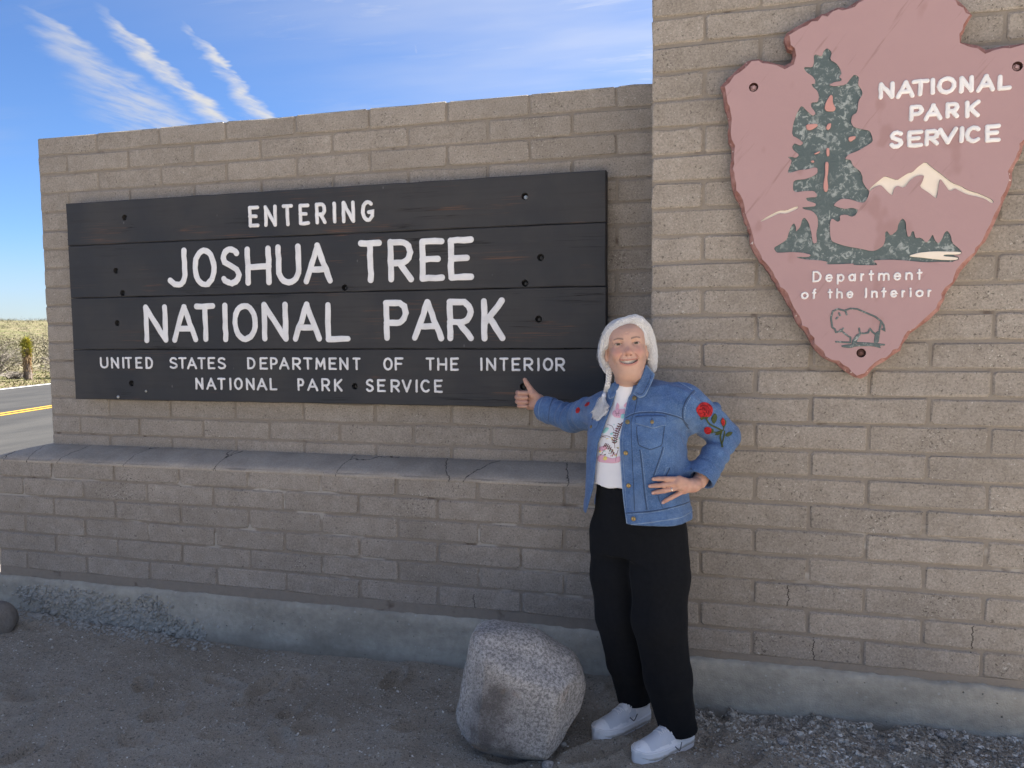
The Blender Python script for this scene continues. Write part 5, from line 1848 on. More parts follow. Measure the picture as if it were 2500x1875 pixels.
def hface(p):
    """head, face and neck in head coordinates"""
    x, y, z = p[:, 0], p[:, 1], p[:, 2]
    m_ = p.copy()
    m_[:, 0] = np.abs(m_[:, 0] - 0.002)
    d = ell(p, (0.003, -.098, .010), (.070, .090, .073))
    d = smin(d, ell(p, (0.006, -.052, -.038), (.0580, .060, .078)), .03)
    d = smin(d, ell(p, (0.003, -.052, .030), (.061, .054, .042)), .03)              # forehead
    d = smin(d, cap(m_, (.046, -.072, -.060), (.023, -.034, -.101), .0175, .0175), .03)
    d = smin(d, ell(p, (0.003, -.026, -.100), (.028, .025, .020)), .025)            # chin
    d = smin(d, ell(m_, (.0365, -.021, -.035), (.0225, .024, .0215)), .018)            # smiling cheeks
    d = smin(d, ell(p, (.002, -.020, -.064), (.036, .026, .026)), .02)              # mouth mound
    # brow and eye sockets
    d = smin(d, cap(m_, (.012, -.0095, .016), (.044, -.018, .014), .009, .0085), .010)
    d = smax(d, -ell(m_, (.0315, .004, .001), (.0165, .0125, .0095)), .010)
    lid = ell(m_, (.0315, -.0160, .000), (.0158, .0140, .0125))
    d = smin(d, lid, .004)                                                          # lids over the ball
    d = smax(d, -ell(m_, (.0318, -.001, -.0004), (.0124, .0135, .0036)), .0012)
    d = smin(d, cap(m_, (.020, -.0075, -.0115), (.043, -.014, -.0095), .0035, .003), .006)  # bag below
    # nose
    d = smin(d, chain(p, [(.002, -.010, .010), (.002, .002, -.012), (.003, .0125, -.028)], [.0075, .0085, .0115]), .010)
    d = smin(d, ell(m_, (.0140, -.0015, -.0315), (.0088, .0105, .0075)), .009)
    d = smax(d, -ell(m_, (.0072, .006, -.0400), (.0036, .005, .0024)), .003)
    # nasolabial folds
    fold = chain(m_, [(.0205, .0045, -.033), (.0290, .0025, -.046), (.0370, -.0030, -.058)], [.0008, .0020, .0010])
    d = smax(d, -fold, .0055)
    d = smax(d, -chain(m_, [(.0430, -.018, -.052), (.0455, -.026, -.070), (.0440, -.034, -.088)], [.0006, .0012, .0005]), .005)
    d = smax(d, -chain(p, [(-.016, -.010, -.0895), (.003, -.004, -.0905), (.021, -.010, -.0895)], [.0006, .0014, .0006]), .006)
    # lips drawn wide, mouth open on the teeth
    xx = np.clip((x - .002) / .033, -1.2, 1.2)
    zt_ = -.0600 + .0030 * xx * xx
    zl_ = -.0715 + .0112 * xx * xx
    q = p.copy()
    q[:, 2] = z - zt_
    lipu = cap(q, (-.029, -.0050, .0022), (.033, -.0050, .0022), .0036, .0036)
    q[:, 2] = z - zl_
    lipl = cap(q, (-.025, -.0050, -.0040), (.029, -.0050, -.0040), .0046, .0046)
    bend_ = .016 * np.clip(np.abs(xx), 0, 1) ** 2.2
    q = p.copy()
    q[:, 1] = y + bend_
    q[:, 2] = z - zt_
    lipu = cap(q, (-.029, -.0030, .0022), (.033, -.0030, .0022), .0036, .0036)
    q[:, 2] = z - zl_
    lipl = cap(q, (-.025, -.0030, -.0040), (.029, -.0030, -.0040), .0046, .0046)
    d = smin(d, lipu, .006)
    d = smin(d, lipl, .006)
    mouth = np.maximum(np.maximum(z - zt_, zl_ - z), np.maximum(np.abs(x - .002) - .0315, -(y + .034)))
    d = smax(d, -mouth, .0015)
    # crow's feet and brow lines
    for k_, (za, zb) in enumerate(((.006, .014), (.000, .002), (-.006, -.010))):
        d = smax(d, -chain(m_, [(.0500, -.022, za), (.0590, -.034, zb)], [.0007, .0005]), .0025)
    for zz_ in (.034, .044):
        d = smax(d, -chain(p, [(-.030, -.006, zz_), (.002, .004, zz_ + .002), (.034, -.006, zz_)], [.0004, .0006, .0004]), .003)
    # ears
    e_ = ell(m_, (.0725, -.080, -.030), (.0085, .018, .030))
    e_ = smax(e_, -ell(m_, (.080, -.070, -.024), (.005, .009, .014)), .004)
    d = smin(d, e_, .006)
    return d


NB = (J['neck'] - np.array([0, 0, 0.03]) - HO) @ HM.T


def fhead(P):
    p = toH(P)
    d = hface(p)
    d = smin(d, cap(p, (.002, -.088, -.085), NB, .048, .056), .035)
    d = smin(d, ell(p, (.003, -.055, -.116), (.036, .036, .018)), .03)              # soft under the chin
    d = smax(d, -(p[:, 2] + .205), .004)
    return d + .00035 * vnoise(P, 160.0, 2, 2)


hc = fromH((0, -.07, -.05))
headVF = surf(fhead, hc - np.array([.125, .145, .185]), hc + np.array([.125, .145, .185]), 0.0020)


def paint_skin(V):
    p = toH(V)
    x, y, z = p[:, 0] - .002, p[:, 1], p[:, 2]
    ax = np.abs(x)
    n = len(V)
    base = np.tile(np.array([.495, .310, .245]), (n, 1))
    base *= (1 + .10 * vnoise(V, 35.0, 3, 3))[:, None]

    def lay(mask, col):
        m__ = np.clip(mask, 0, 1)[:, None]
        base[:] = base * (1 - m__) + np.array(col) * m__
    gss = lambda a, b, sa, sb: np.exp(-(((ax if a >= 0 else x) - abs(a)) / sa) ** 2 - ((z - b) / sb) ** 2)
    front = (y > -.075).astype(float)
    lay(.60 * gss(.037, -.032, .018, .017) * front, (.46, .190, .160))               # cheeks
    lay(.45 * np.exp(-(x / .013) ** 2 - ((z + .028) / .016) ** 2) * front, (.46, .195, .165))
    lay(.30 * gss(.031, -.010, .018, .006) * front, (.36, .185, .155))                # under the eyes
    lay(.25 * gss(.031, .008, .018, .005) * front, (.40, .215, .17))
    xx = np.clip((x) / .033, -1.3, 1.3)
    zt_ = -.0600 + .0030 * xx * xx
    zl_ = -.0715 + .0112 * xx * xx
    inw = np.clip((.033 - ax) / .003, 0, 1) * (y > -.03)
    lay(.85 * inw * np.clip(1 - np.abs(z - zt_ - .0018) / .0044, 0, 1) ** .5, (.33, .105, .095))
    lay(.80 * inw * np.clip(1 - np.abs(z - zl_ + .0040) / .0054, 0, 1) ** .5, (.39, .135, .125))
    # brows
    for sg in (-1, 1):
        t_ = (x * sg - .013) / .034
        zc = .0160 + .0062 * np.sin(np.clip(t_, 0, 1) * 2.4) - .004 * np.clip(t_, 0, 1) + (.001 if sg > 0 else 0)
        w_ = .0046 - .0020 * np.clip(t_, 0, 1)
        m__ = np.clip(1 - np.abs(z - zc) / w_, 0, 1) ** .6 * (t_ > 0) * (t_ < 1) * (y > -.05)
        lay(.88 * m__, (.075, .058, .055))
    # lash line
    for sg in (-1, 1):
        t_ = (x * sg - .0315) / .0145
        zc = .0042 - .0040 * t_ * t_
        m__ = np.clip(1 - np.abs(z - zc) / .0021, 0, 1) * (np.abs(t_) < 1) * (y > -.03)
        lay(.95 * m__, (.035, .026, .022))
    inm = (z < zt_ + .0008) & (z > zl_ - .0008) & (ax < .0295) & (y < -.0055 - .016 * np.clip(np.abs(xx), 0, 1) ** 2.2) & (y > -.045)
    lay(inm * 1.0, (.055, .018, .018))
    fr = np.clip(vnoise(V, 420.0, 8, 1) * 3 - 1.6, 0, 1)
    lay(.25 * fr, (.34, .16, .11))
    return np.clip(base, 0, 1)


# ---- hands
def hand_field(P, fingers, palm, thumb, fore):
    d = None
    for pts, rs in palm:
        q = chain(P, pts, rs)
        d = q if d is None else smin(d, q, .016)
    for pts, rs in fingers:
        d = smin(d, chain(P, pts, rs, .003), .0045)
    if thumb:
        d = smin(d, chain(P, thumb[0], thumb[1], .004), .010)
    return smin(d, chain(P, fore[0], fore[1]), .02)


RB = -.312
fing = []
for i, (v_, l_) in enumerate(((958.5, 0), (969.5, 2), (980.5, 1), (990.5, -3))):
    r_ = [.0092, .0094, .0090, .0080][i]
    mcp = at(1291 - l_, v_ + 1, RB + .022)
    pip = at(1264 - l_, v_, RB + .004)
    dip = at(1267 - l_ * .6, v_ + 1, RB - .017)
    tip = at(1286, v_ + 1.5, RB - .019)
    fing.append(([mcp, pip, dip, tip], [r_ * 1.12, r_ * 1.08, r_, r_ * .93]))
palm = [([at(1322, 985, RB + .005), at(1291, 960 + 11 * i, RB + .012)], [.021, .0135]) for i in range(4)]
palm.append(([at(1314, 972, RB - .004), at(1300, 962, RB - .012)], [.018, .0155]))   # ball of the thumb
palm.append(([at(1312, 990, RB + .0), at(1296, 990, RB - .002)], [.016, .013]))
thumbR = ([at(1304, 962, RB - .008), at(1293, 947, RB - .010), at(1286, 936, RB - .010), at(1281.5, 927, RB - .008)], [.0140, .0112, .0106, .0086])
foreR = ([at(1320, 984, RB + .004), J['Rwr'], J['Rel']], [.0250, .0275, .036])


def fhandR(P):
    d = hand_field(P, fing, palm, thumbR, foreR)
    return d + .0003 * vnoise(P, 220, 4, 2)


c_ = at(1300, 968, RB)
handR = surf(fhandR, c_ - np.array([.085, .075, .095]), c_ + np.array([.085, .075, .085]), 0.0016)

# ---- jacket
TZ = lambda v_, y_=-.72: at(1555, v_, y_)[2]


def lvl(v_, ul, ur, a, b, f0=0.0):
    """torso level measured from its two outlines in the photo"""
    cu = (ul + ur) / 2
    c__ = at(cu, v_, -.71)
    d = c__ - J['pel']
    return (c__[2], d @ SID, d @ FRO * 0 + f0, a, b)


JL = [lvl(1290, 1421, 1690, .205, .150, .012), lvl(1240, 1423, 1688, .204, .146, .014), lvl(1190, 1427, 1684, .197, .140, .018), lvl(1130, 1431, 1681, .191, .138, .022),
      lvl(1060, 1436, 1683, .186, .136, .022), lvl(1010, 1442, 1684, .178, .120, .012), lvl(975, 1470, 1674, .150, .098, -.002), lvl(945, 1490, 1640, .105, .080, -.010)]
SL_R = [J['Rsh'], (J['Rsh'] + J['Rel']) / 2 + np.array([0, 0, .004]), J['Rel'], J['Rwr'] + (J['Rwr'] - J['Rel']) * .15]
SL_L = [J['Lsh'], (J['Lsh'] + J['Lel']) / 2 + np.array([.004, 0, .006]), J['Lel'], J['Lwr'] + (J['Lwr'] - J['Lel']) * .02]
dR = (J['Rwr'] - J['Rel']) / np.linalg.norm(J['Rwr'] - J['Rel'])
dL = (J['Lwr'] - J['Lel']) / np.linalg.norm(J['Lwr'] - J['Lel'])
cuffR = J['Rwr'] - dR * .006
cuffL = J['Lwr'] - dL * .010
PL_V = [930, 971, 1029, 1084, 1123, 1192, 1246, 1300]
PL_L = [1512, 1501, 1480, 1460, 1456, 1449, 1433, 1414]
PR_V = [930, 960, 971, 1015, 1065, 1102, 1156, 1210, 1282, 1310]
PR_U = [1548, 1541, 1534, 1525, 1514, 1514, 1517, 1521, 1530, 1534]


def torso(P, grow=0.0):
    L_ = [(z, s, f, a + grow, b + grow) for z, s, f, a, b in JL]
    d = loft(P, L_)
    sh = np.minimum(cap(P, J['neck'] + np.array([0, .01, -.012]), J['Lsh'] + np.array([-.005, 0, .004]), .060 + grow, .056 + grow),
                    cap(P, J['neck'] + np.array([0, .01, -.012]), J['Rsh'] + np.array([.005, 0, .006]), .060 + grow, .052 + grow))
    return smin(d, sh, .05)


def sleeve(P, pts, rs, o_, n_, el, k):
    """one sleeve with gathered creases at the elbow and a turned cuff cut square"""
    d = chain(P, pts, rs, .02)
    al = (P - el) @ n_
    crook = (pts[0] + pts[-1]) / 2 - el
    crook = crook / np.linalg.norm(crook)
    inn = np.clip(((P - el) @ crook + .02) / .06, 0, 1)
    d = d + k * inn * np.exp(-(al / .10) ** 2) * (.0070 * np.sin(al * 125 + 3.8 * vnoise(P, 11, 6, 2)))
    d = d + .0042 * stretch_noise(P, 13, 13, 31, 3)
    al = (P - o_) @ n_
    rad = np.linalg.norm(P - o_ - al[:, None] * n_, axis=1)
    d = np.where((al > -.058) & (al < .05), d - .0042, d)
    d = np.where(np.abs(al + .059) < .004, d + .0015, d)
    d = np.maximum(d, al)
    return np.maximum(d, -np.maximum(rad - .041, -al - .035))


def fjacket(P):
    d = torso(P)
    # cloth folds: broad drape, then finer puckering
    w = stretch_noise(P, 10, 5, 3, 3)
    d = d + .0064 * w
    lowpart = np.clip((1.22 - P[:, 2]) / .2, 0, 1)
    d = d + .0060 * lowpart * stretch_noise(P, 17, 2.6, 5, 2)
    a1 = sleeve(P, SL_R, [.066, .060, .056, .0515], cuffR, dR, J['Rel'], .9)
    a2 = sleeve(P, SL_L, [.067, .061, .0505, .0465], cuffL, dL, J['Lel'], 1.0)
    d = smin(d, a1, .040)
    d = smin(d, a2, .036)
    # pull lines running to the armpits
    for o_ in (at(1684, 1048, -.74), at(1438, 1052, -.62)):
        r_ = np.linalg.norm(P - o_, axis=1)
        d = d + .0022 * np.exp(-(r_ / .09) ** 2) * np.sin(vnoise(P, 9, 12, 1) * 9 + P[:, 2] * 120)
    # hem band
    hz_ = J['pel'][2] + .048
    band = np.abs(P[:, 2] - hz_ - .025) < .022
    tor = (np.abs((P - J['pel']) @ SID) < .24)
    d = np.where(band & tor, d - .0022, d)
    d = np.maximum(d, np.where(tor & (P[:, 2] < 1.1) & (np.abs((P - J['pel']) @ FRO) < .25), hz_ - P[:, 2], d))
    # the open front
    u, v = uv(P)
    ul = np.interp(v, PL_V, PL_L)
    ur = np.interp(v, PR_V, PR_U)
    op = np.maximum(ul - u, u - ur) * .00148
    fr = (P - J['pel']) @ FRO
    op = np.maximum(op, -(fr + .02))
    op = np.maximum(op, P[:, 2] - (J['neck'][2] + .06))
    d = np.maximum(d, -op)
    # hollow below and round the neck
    inner = torso(P, -.022)
    d = np.maximum(d, -np.maximum(inner, P[:, 2] - 1.0))
    nk = cap(P, J['neck'] + np.array([0, .005, .12]), J['neck'] + np.array([0, -.005, -.05]), .063, .060)
    return np.maximum(d, -nk)


jlo = np.array([2.92, -.98, .80])
jhi = np.array([3.93, -.25, 1.42])
jacketVF = surf(fjacket, jlo, jhi, 0.0046, 4, 2.6)

# ---- shirt


def fshirt(P):
    d = torso(P, -.0165)
    d = np.maximum(d, -(P[:, 2] - (TZ(1200, -.85) + .004 * np.sin(P[:, 0] * 60))))
    d = smin(d, cap(P, J['neck'] + np.array([-.004, -.012, -.045]), J['neck'] + np.array([-.006, -.014, .050]), .062, .0535), .012)
    d = np.maximum(d, P[:, 2] - (J['neck'][2] + .054 + .32 * (P[:, 1] - J['neck'][1])))
    d = d + .0035 * stretch_noise(P, 13, 9, 8, 3)
    return d


shirtVF = surf(fshirt, (3.15, -.97, .90), (3.70, -.50, 1.36), 0.0046)

# ---- trousers


def ftrousers(P):
    hipz = J['pel'][2]
    TL = [lvl(1185, 1446, 1672, .158, .118, .012), lvl(1215, 1442, 1674, .163, .122, .01), lvl(1290, 1438, 1674, .172, .128, .0), lvl(1345, 1440, 1674, .172, .124, -.004)]
    d = loft(P, TL, 2.2)
    lr = chain(P, [J['Rhip'], (J['Rhip'] + J['Rk']) / 2 + np.array([-.004, 0, 0]), J['Rk'], (J['Rk'] + J['Ra']) / 2 + np.array([0, -.012, 0]), J['Ra'], J['Ra'] + (J['Ra'] - J['Rk']) * .25],
               [.098, .098, .090, .077, .060, .057], .02)
    ll = chain(P, [J['Lhip'], (J['Lhip'] + J['Lk']) / 2 + np.array([.006, 0, 0]), J['Lk'], (J['Lk'] + J['La']) / 2 + np.array([0, -.010, 0]), J['La'], J['La'] + (J['La'] - J['Lk']) * .25],
               [.104, .107, .099, .086, .067, .064], .02)
    legs = smin(lr, ll, .012)
    d = smin(d, legs, .035)
    w = stretch_noise(P, 16, 3.2, 14, 2)
    lo_ = np.clip((.45 - P[:, 2]) / .4, 0, 1)
    d = d + .0050 * w + .0045 * lo_ * stretch_noise(P, 7, 14, 4, 2)
    # gathered waist band
    d = np.where(np.abs(P[:, 2] - TZ(1200, -.84)) < .016, d - .002 + .0016 * np.sin(P[:, 0] * 260), d)
    # hems cut level
    hemR, hemL = J['Ra'][2] + .012, J['La'][2] + .002
    side = np.where(lr < ll, hemR + .12 * (P[:, 1] - J['Ra'][1]), hemL + .10 * (P[:, 1] - J['La'][1]))
    return np.maximum(d, side - P[:, 2])


trouVF = surf(ftrousers, (3.15, -.98, .03), (3.78, -.45, .97), 0.0052)

body_bvh = bvh_of(jacketVF, shirtVF, trouVF)


def hit(u, v, off=0.0, bvh=None, default=None):
    d = view_ray(u, v)
    loc, nrm, idx, dist = (bvh or body_bvh).ray_cast(CAM, d)
    if loc is None:
        return default
    return np.array(loc - d * off), nrm


# left hand lies on the jacket, fingers forward, thumb behind the waist
def onj(u, v, off):
    q = hit(u, v, 0.0)
    if q is None:
        return at(u, v, -.83)
    return q[0] + np.array(q[1]) * off if q[1].dot(view_ray(u, v)) < 0 else q[0] - np.array(view_ray(u, v)) * off


LF = []
for pts, rs in ((((1647, 1168.5), (1622, 1167), (1607, 1167.6), (1595, 1168.6)), (.0098, .0086, .0078, .0066)),
                (((1645, 1177.5), (1617, 1182), (1601, 1184), (1587, 1185.6)), (.0098, .0087, .0080, .0068)),
                (((1649, 1188), (1621, 1195.7), (1606, 1199), (1594, 1202)), (.0096, .0085, .0078, .0066)),
                (((1656, 1196), (1636, 1213), (1626, 1220), (1618, 1226)), (.0088, .0076, .0070, .0060))):
    P3 = [onj(u, v, o_) for (u, v), o_ in zip(pts, (.024, .016, .010, .007))]
    LF.append((P3, list(rs)))
Lw = onj(1686, 1189, .030)
Lw2 = J['Lwr'] * .35 + Lw * .65
palmL = [([Lw2, f_[0][0]], [.0150, .0118]) for f_ in LF]
thumbL = ([Lw2 * .55 + LF[0][0][0] * .45 + np.array([0, .016, -.004]), LF[0][0][0] + np.array([.016, .035, -.012]), LF[0][0][0] + np.array([-.006, .050, -.014])], [.012, .010, .009])
foreL = ([Lw2, J['Lwr'], J['Lel']], [.0175, .0225, .036])


def fhandL(P):
    d = hand_field(P, LF, palmL, thumbL, foreL)
    # tendons on the back of the hand
    for pts, rs in LF:
        d = smin(d, cap(P, Lw2 + (pts[0] - Lw2) * .35 + np.array([0, -.010, .004]), pts[0] + np.array([0, -.0035, .001]), .0045, .0065), .010)
    return d + .0003 * vnoise(P, 220, 5, 2)


c_ = (Lw + LF[1][0][2]) / 2
handL = surf(fhandL, c_ - np.array([.095, .085, .085]), c_ + np.array([.095, .085, .085]), 0.0016)


# the rest of the body, under the clothes, coarse but whole
def fcore(P):
    d = torso(P, -.045)
    d = smin(d, cap(P, J['neck'] + np.array([0, 0, -.03]), J['neck'] + np.array([0, 0, .02]), .05, .048), .03)
    d = smin(d, cap(P, J['Rhip'], J['Lhip'], .075, .08), .05)
    for a, b_, c__, r in (('Rhip', 'Rk', 'Ra', (.072, .05, .036)), ('Lhip', 'Lk', 'La', (.075, .052, .038))):
        d = smin(d, chain(P, [J[a], J[b_], J[c__], J[c__] - np.array([0, 0, .02])], [r[0], r[1], r[2], r[2]]), .03)
    for a, b_, c__ in (('Rsh', 'Rel', 'Rwr'), ('Lsh', 'Lel', 'Lwr')):
        d = smin(d, chain(P, [J[a], J[b_], J[c__]], [.044, .036, .0265]), .03)
    return d


coreVF = surf(fcore, (2.93, -.95, .03), (3.85, -.28, 1.38), 0.012)
Vb = np.concatenate([headVF[0], handR[0], handL[0], coreVF[0]])
k1_, k2_, k3_ = len(headVF[0]), len(handR[0]), len(handL[0])
Fb = np.concatenate([headVF[1], handR[1] + k1_, handL[1] + k1_ + k2_, coreVF[1] + k1_ + k2_ + k3_])
skin_c = np.concatenate([paint_skin(headVF[0]), np.tile([.505, .298, .230], (k2_ + k3_ + len(coreVF[0]), 1))])
hv_ = Vb[k1_:k1_ + k2_ + k3_]
skin_c[k1_:k1_ + k2_ + k3_] *= (1 + .16 * vnoise(hv_, 90, 6, 3))[:, None]
red = np.clip(vnoise(hv_, 45, 9, 2) * 1.5, 0, 1)[:, None]
skin_c[k1_:k1_ + k2_ + k3_] = skin_c[k1_:k1_ + k2_ + k3_] * (1 - .35 * red) + np.array([.44, .185, .15]) * .35 * red

M_SKIN, t, b = mat('skin', 0.48, spec=0.35)
ca = t.new('ShaderNodeVertexColor', layer_name='Col')
t.put(b.inputs['Base Color'], ca.outputs[0])
b.inputs['Subsurface Weight'].default_value = 0.10
b.inputs['Subsurface Radius'].default_value = (0.010, 0.004, 0.002)
b.inputs['Subsurface Scale'].default_value = 0.6
t.put(b.inputs['Normal'], t.bump(t.noise(pos(t), 420, 3.0, 0.6), 0.18, 0.002))
body = sdf_part('body', (Vb, Fb), M_SKIN, person, skin_c)

# fabrics
def denim(name, c0, c1, worn):
    m, t, b = mat(name, 0.85, spec=0.12)
    P = pos(t)
    wv = t.noise(t.mapping(P, (260, 260, 620)), 1.0, 2.0, 0.7)
    big = t.noise(P, 7.0, 4.0, 0.6)
    mid = t.noise(P, 34.0, 4.0, 0.7)
    c = t.mix(t.smooth(big, 0.3, 0.7), c0, c1)
    c = t.mix(t.math('MULTIPLY', t.smooth(t.noise(P, 12.0, 3.0), 0.50, 0.74), 0.22), c, worn)
    c = t.mix(t.math('MULTIPLY', t.smooth(wv, 0.42, 0.72), 0.60), c, worn)
    c = t.vmath('SCALE', c, t.math('MULTIPLY_ADD', mid, 0.8, 0.6))
    t.put(b.inputs['Base Color'], c)
    t.put(b.inputs['Normal'], t.bump(t.math('ADD', t.math('MULTIPLY', wv, 0.4), t.math('MULTIPLY', mid, 0.9)), 0.4, 0.003))
    b.inputs['Sheen Weight'].default_value = 0.15
    return m


M_DENIM = denim('denim', (0.044, 0.098, 0.230, 1), (0.068, 0.138, 0.300, 1), (0.20, 0.29, 0.45, 1))
M_SEAM = denim('denim_seam', (0.11, 0.19, 0.34, 1), (0.17, 0.26, 0.42, 1), (0.38, 0.46, 0.58, 1))
M_SEAMD = denim('denim_dark_seam', (0.026, 0.050, 0.110, 1), (0.040, 0.072, 0.15, 1), (0.10, 0.14, 0.22, 1))
M_SHIRT, t, b = mat('white_cotton', 0.9, spec=0.1)
t.put(b.inputs['Base Color'], t.mix(t.noise(pos(t), 14, 3), (0.76, 0.75, 0.78, 1), (0.84, 0.83, 0.85, 1)))
t.put(b.inputs['Normal'], t.bump(t.noise(pos(t), 60, 4), 0.25, 0.004))
M_TROU, t, b = mat('black_trousers', 0.95, spec=0.06)
t.put(b.inputs['Base Color'], t.mix(t.noise(pos(t), 60, 3), (0.007, 0.008, 0.010, 1), (0.014, 0.015, 0.018, 1)))
t.put(b.inputs['Normal'], t.bump(t.noise(pos(t), 300, 3), 0.25, 0.002))
b.inputs['Sheen Weight'].default_value = 0.03
jacket = sdf_part('denim_jacket', jacketVF, M_DENIM, person)
shirt = sdf_part('shirt', shirtVF, M_SHIRT, person)
trousers = sdf_part('trousers', trouVF, M_TROU, person)
# ---- eyes, teeth, jewellery
M_EYE, t, b = mat('eye', 0.18, spec=0.5)
ca = t.new('ShaderNodeVertexColor', layer_name='Col')
t.put(b.inputs['Base Color'], ca.outputs[0])
for sg in (-1, 1):
    bm = bmesh.new()
    bmesh.ops.create_uvsphere(bm, u_segments=32, v_segments=24, radius=.0126)
    V = np.array([v.co[:] for v in bm.verts])
    F = np.array([[v.index for v in (list(f.verts) + [f.verts[-1]])[:4]] for f in bm.faces])
    Fl = [tuple(v.index for v in f.verts) for f in bm.faces]
    bm.free()
    V = V @ np.array([[1, 0, 0], [0, 0, -1], [0, 1, 0]])       # pole towards the viewer
    gaze = np.array([0.0, 1.0, 0.06])
    gaze /= np.linalg.norm(gaze)
    ang = np.degrees(np.arccos(np.clip((V / .0126) @ gaze, -1, 1)))
    col = np.where(ang[:, None] < 11, np.array([[.01, .009, .008]]), np.where(ang[:, None] < 33, np.array([[.060, .042, .028]]), np.array([[.50, .47, .45]])))
    W = fromH(V + np.array([.0335 if sg > 0 else -.0295, -.0165, 0]))
    me = mesh('eye', W, Fl, True)
    at_ = me.color_attributes.new('Col', 'FLOAT_COLOR', 'POINT')
    at_.data.foreach_set('color', np.c_[col, np.ones(len(col))].astype(np.float32).ravel())
    sub(link('eye', me, M_EYE), person)
M_TEETH, _, _ = mat('teeth', 0.3, (0.74, 0.71, 0.66), spec=0.5)
mb = MB()
xt = -.0270
for i, w_ in enumerate((.0050, .0056, .0062, .0066, .0074, .0074, .0066, .0062, .0056, .0050)):
    xc = xt + w_ / 2
    xt += w_ * .985
    u_ = (xc - .002) / .033
    zt = -.0585 + .0030 * u_ * u_
    hh = (.0125 if 3 <= i <= 6 else .0118) - .0062 * u_ * u_
    y_ = -.0068 - .017 * abs(u_) ** 2.2
    V = []
    for yy, k in ((y_ - .006, 1.0), (y_ - .0006, 1.0), (y_ + .0006, .80)):
        V += [(xc - w_ / 2 * k * .97, yy, zt - hh * (.5 + .5 * k)), (xc + w_ / 2 * k * .97, yy, zt - hh * (.5 + .5 * k)), (xc + w_ / 2 * k * .97, yy, zt), (xc - w_ / 2 * k * .97, yy, zt)]
    V = [tuple(fromH(q)) for q in V]
    F = [(8, 9, 10, 11)]
    for k in (0, 4):
        for j in range(4):
            F.append((k + j, k + (j + 1) % 4, k + 4 + (j + 1) % 4, k + 4 + j))
    mb.add(V, F)
mb.build('teeth', M_TEETH, person, False)
M_SILVER, _, _ = mat('silver', 0.15, (0.82, 0.81, 0.78), 1.0)
for c_ in ((-.0715, -.066, -.066), (.0770, -.066, -.061)):
    bm = bmesh.new()
    bmesh.ops.create_icosphere(bm, subdivisions=2, radius=.0036)
    V = np.array([v.co[:] for v in bm.verts]) + fromH(c_)
    Fl = [tuple(v.index for v in f.verts) for f in bm.faces]
    bm.free()
    sub(link('earring', mesh('earring', V, Fl, True), M_SILVER), person)

# ---- hair
LEFT_F = [(.030, -.038, .090), (-.012, -.024, .079), (-.050, -.036, .052), (-.070, -.056, .016), (-.077, -.068, -.018), (-.075, -.080, -.050), (-.064, -.084, -.088)]
LEFT_B = [(.022, -.165, .070), (-.030, -.178, .060), (-.060, -.176, .030), (-.076, -.165, -.005), (-.080, -.145, -.040), (-.076, -.115, -.070), (-.064, -.090, -.094)]
RIGHT_F = [(.030, -.038, .090), (.056, -.040, .078), (.078, -.056, .050), (.088, -.072, .014), (.094, -.080, -.025), (.095, -.084, -.060), (.096, -.088, -.094)]
RIGHT_B = [(.026, -.165, .070), (.058, -.172, .055), (.082, -.166, .020), (.092, -.156, -.015), (.094, -.140, -.050), (.090, -.120, -.080), (.084, -.105, -.105)]


FACE_XZ = [tuple(toH(at(u, v, HO[1] + .01)[None])[0][[0, 2]]) for u, v in ((1549, 799), (1540, 802), (1528, 805), (1516, 809), (1507, 814), (1500, 822), (1495, 832), (1491, 844),
           (1487, 851), (1480, 858), (1478, 880), (1484, 893), (1494, 930), (1530, 960), (1566, 930), (1577, 892), (1581, 880), (1582, 858), (1578, 848), (1571, 833), (1565, 819), (1560, 808), (1555, 802))]


def poly_sd(q, poly):
    d = np.full(len(q), 1e9)
    ins = np.zeros(len(q), bool)
    n_ = len(poly)
    for i in range(n_):
        a_, b_ = np.array(poly[i]), np.array(poly[(i + 1) % n_])
        e_, w_ = b_ - a_, q - a_
        h_ = np.clip(w_ @ e_ / (e_ @ e_), 0, 1)
        d = np.minimum(d, np.linalg.norm(w_ - h_[:, None] * e_, axis=1))
        c_ = (a_[1] > q[:, 1]) != (b_[1] > q[:, 1])
        ins ^= c_ & (q[:, 0] < (b_[0] - a_[0]) * (q[:, 1] - a_[1]) / (b_[1] - a_[1] + 1e-12) + a_[0])
    return np.where(ins, -d, d)


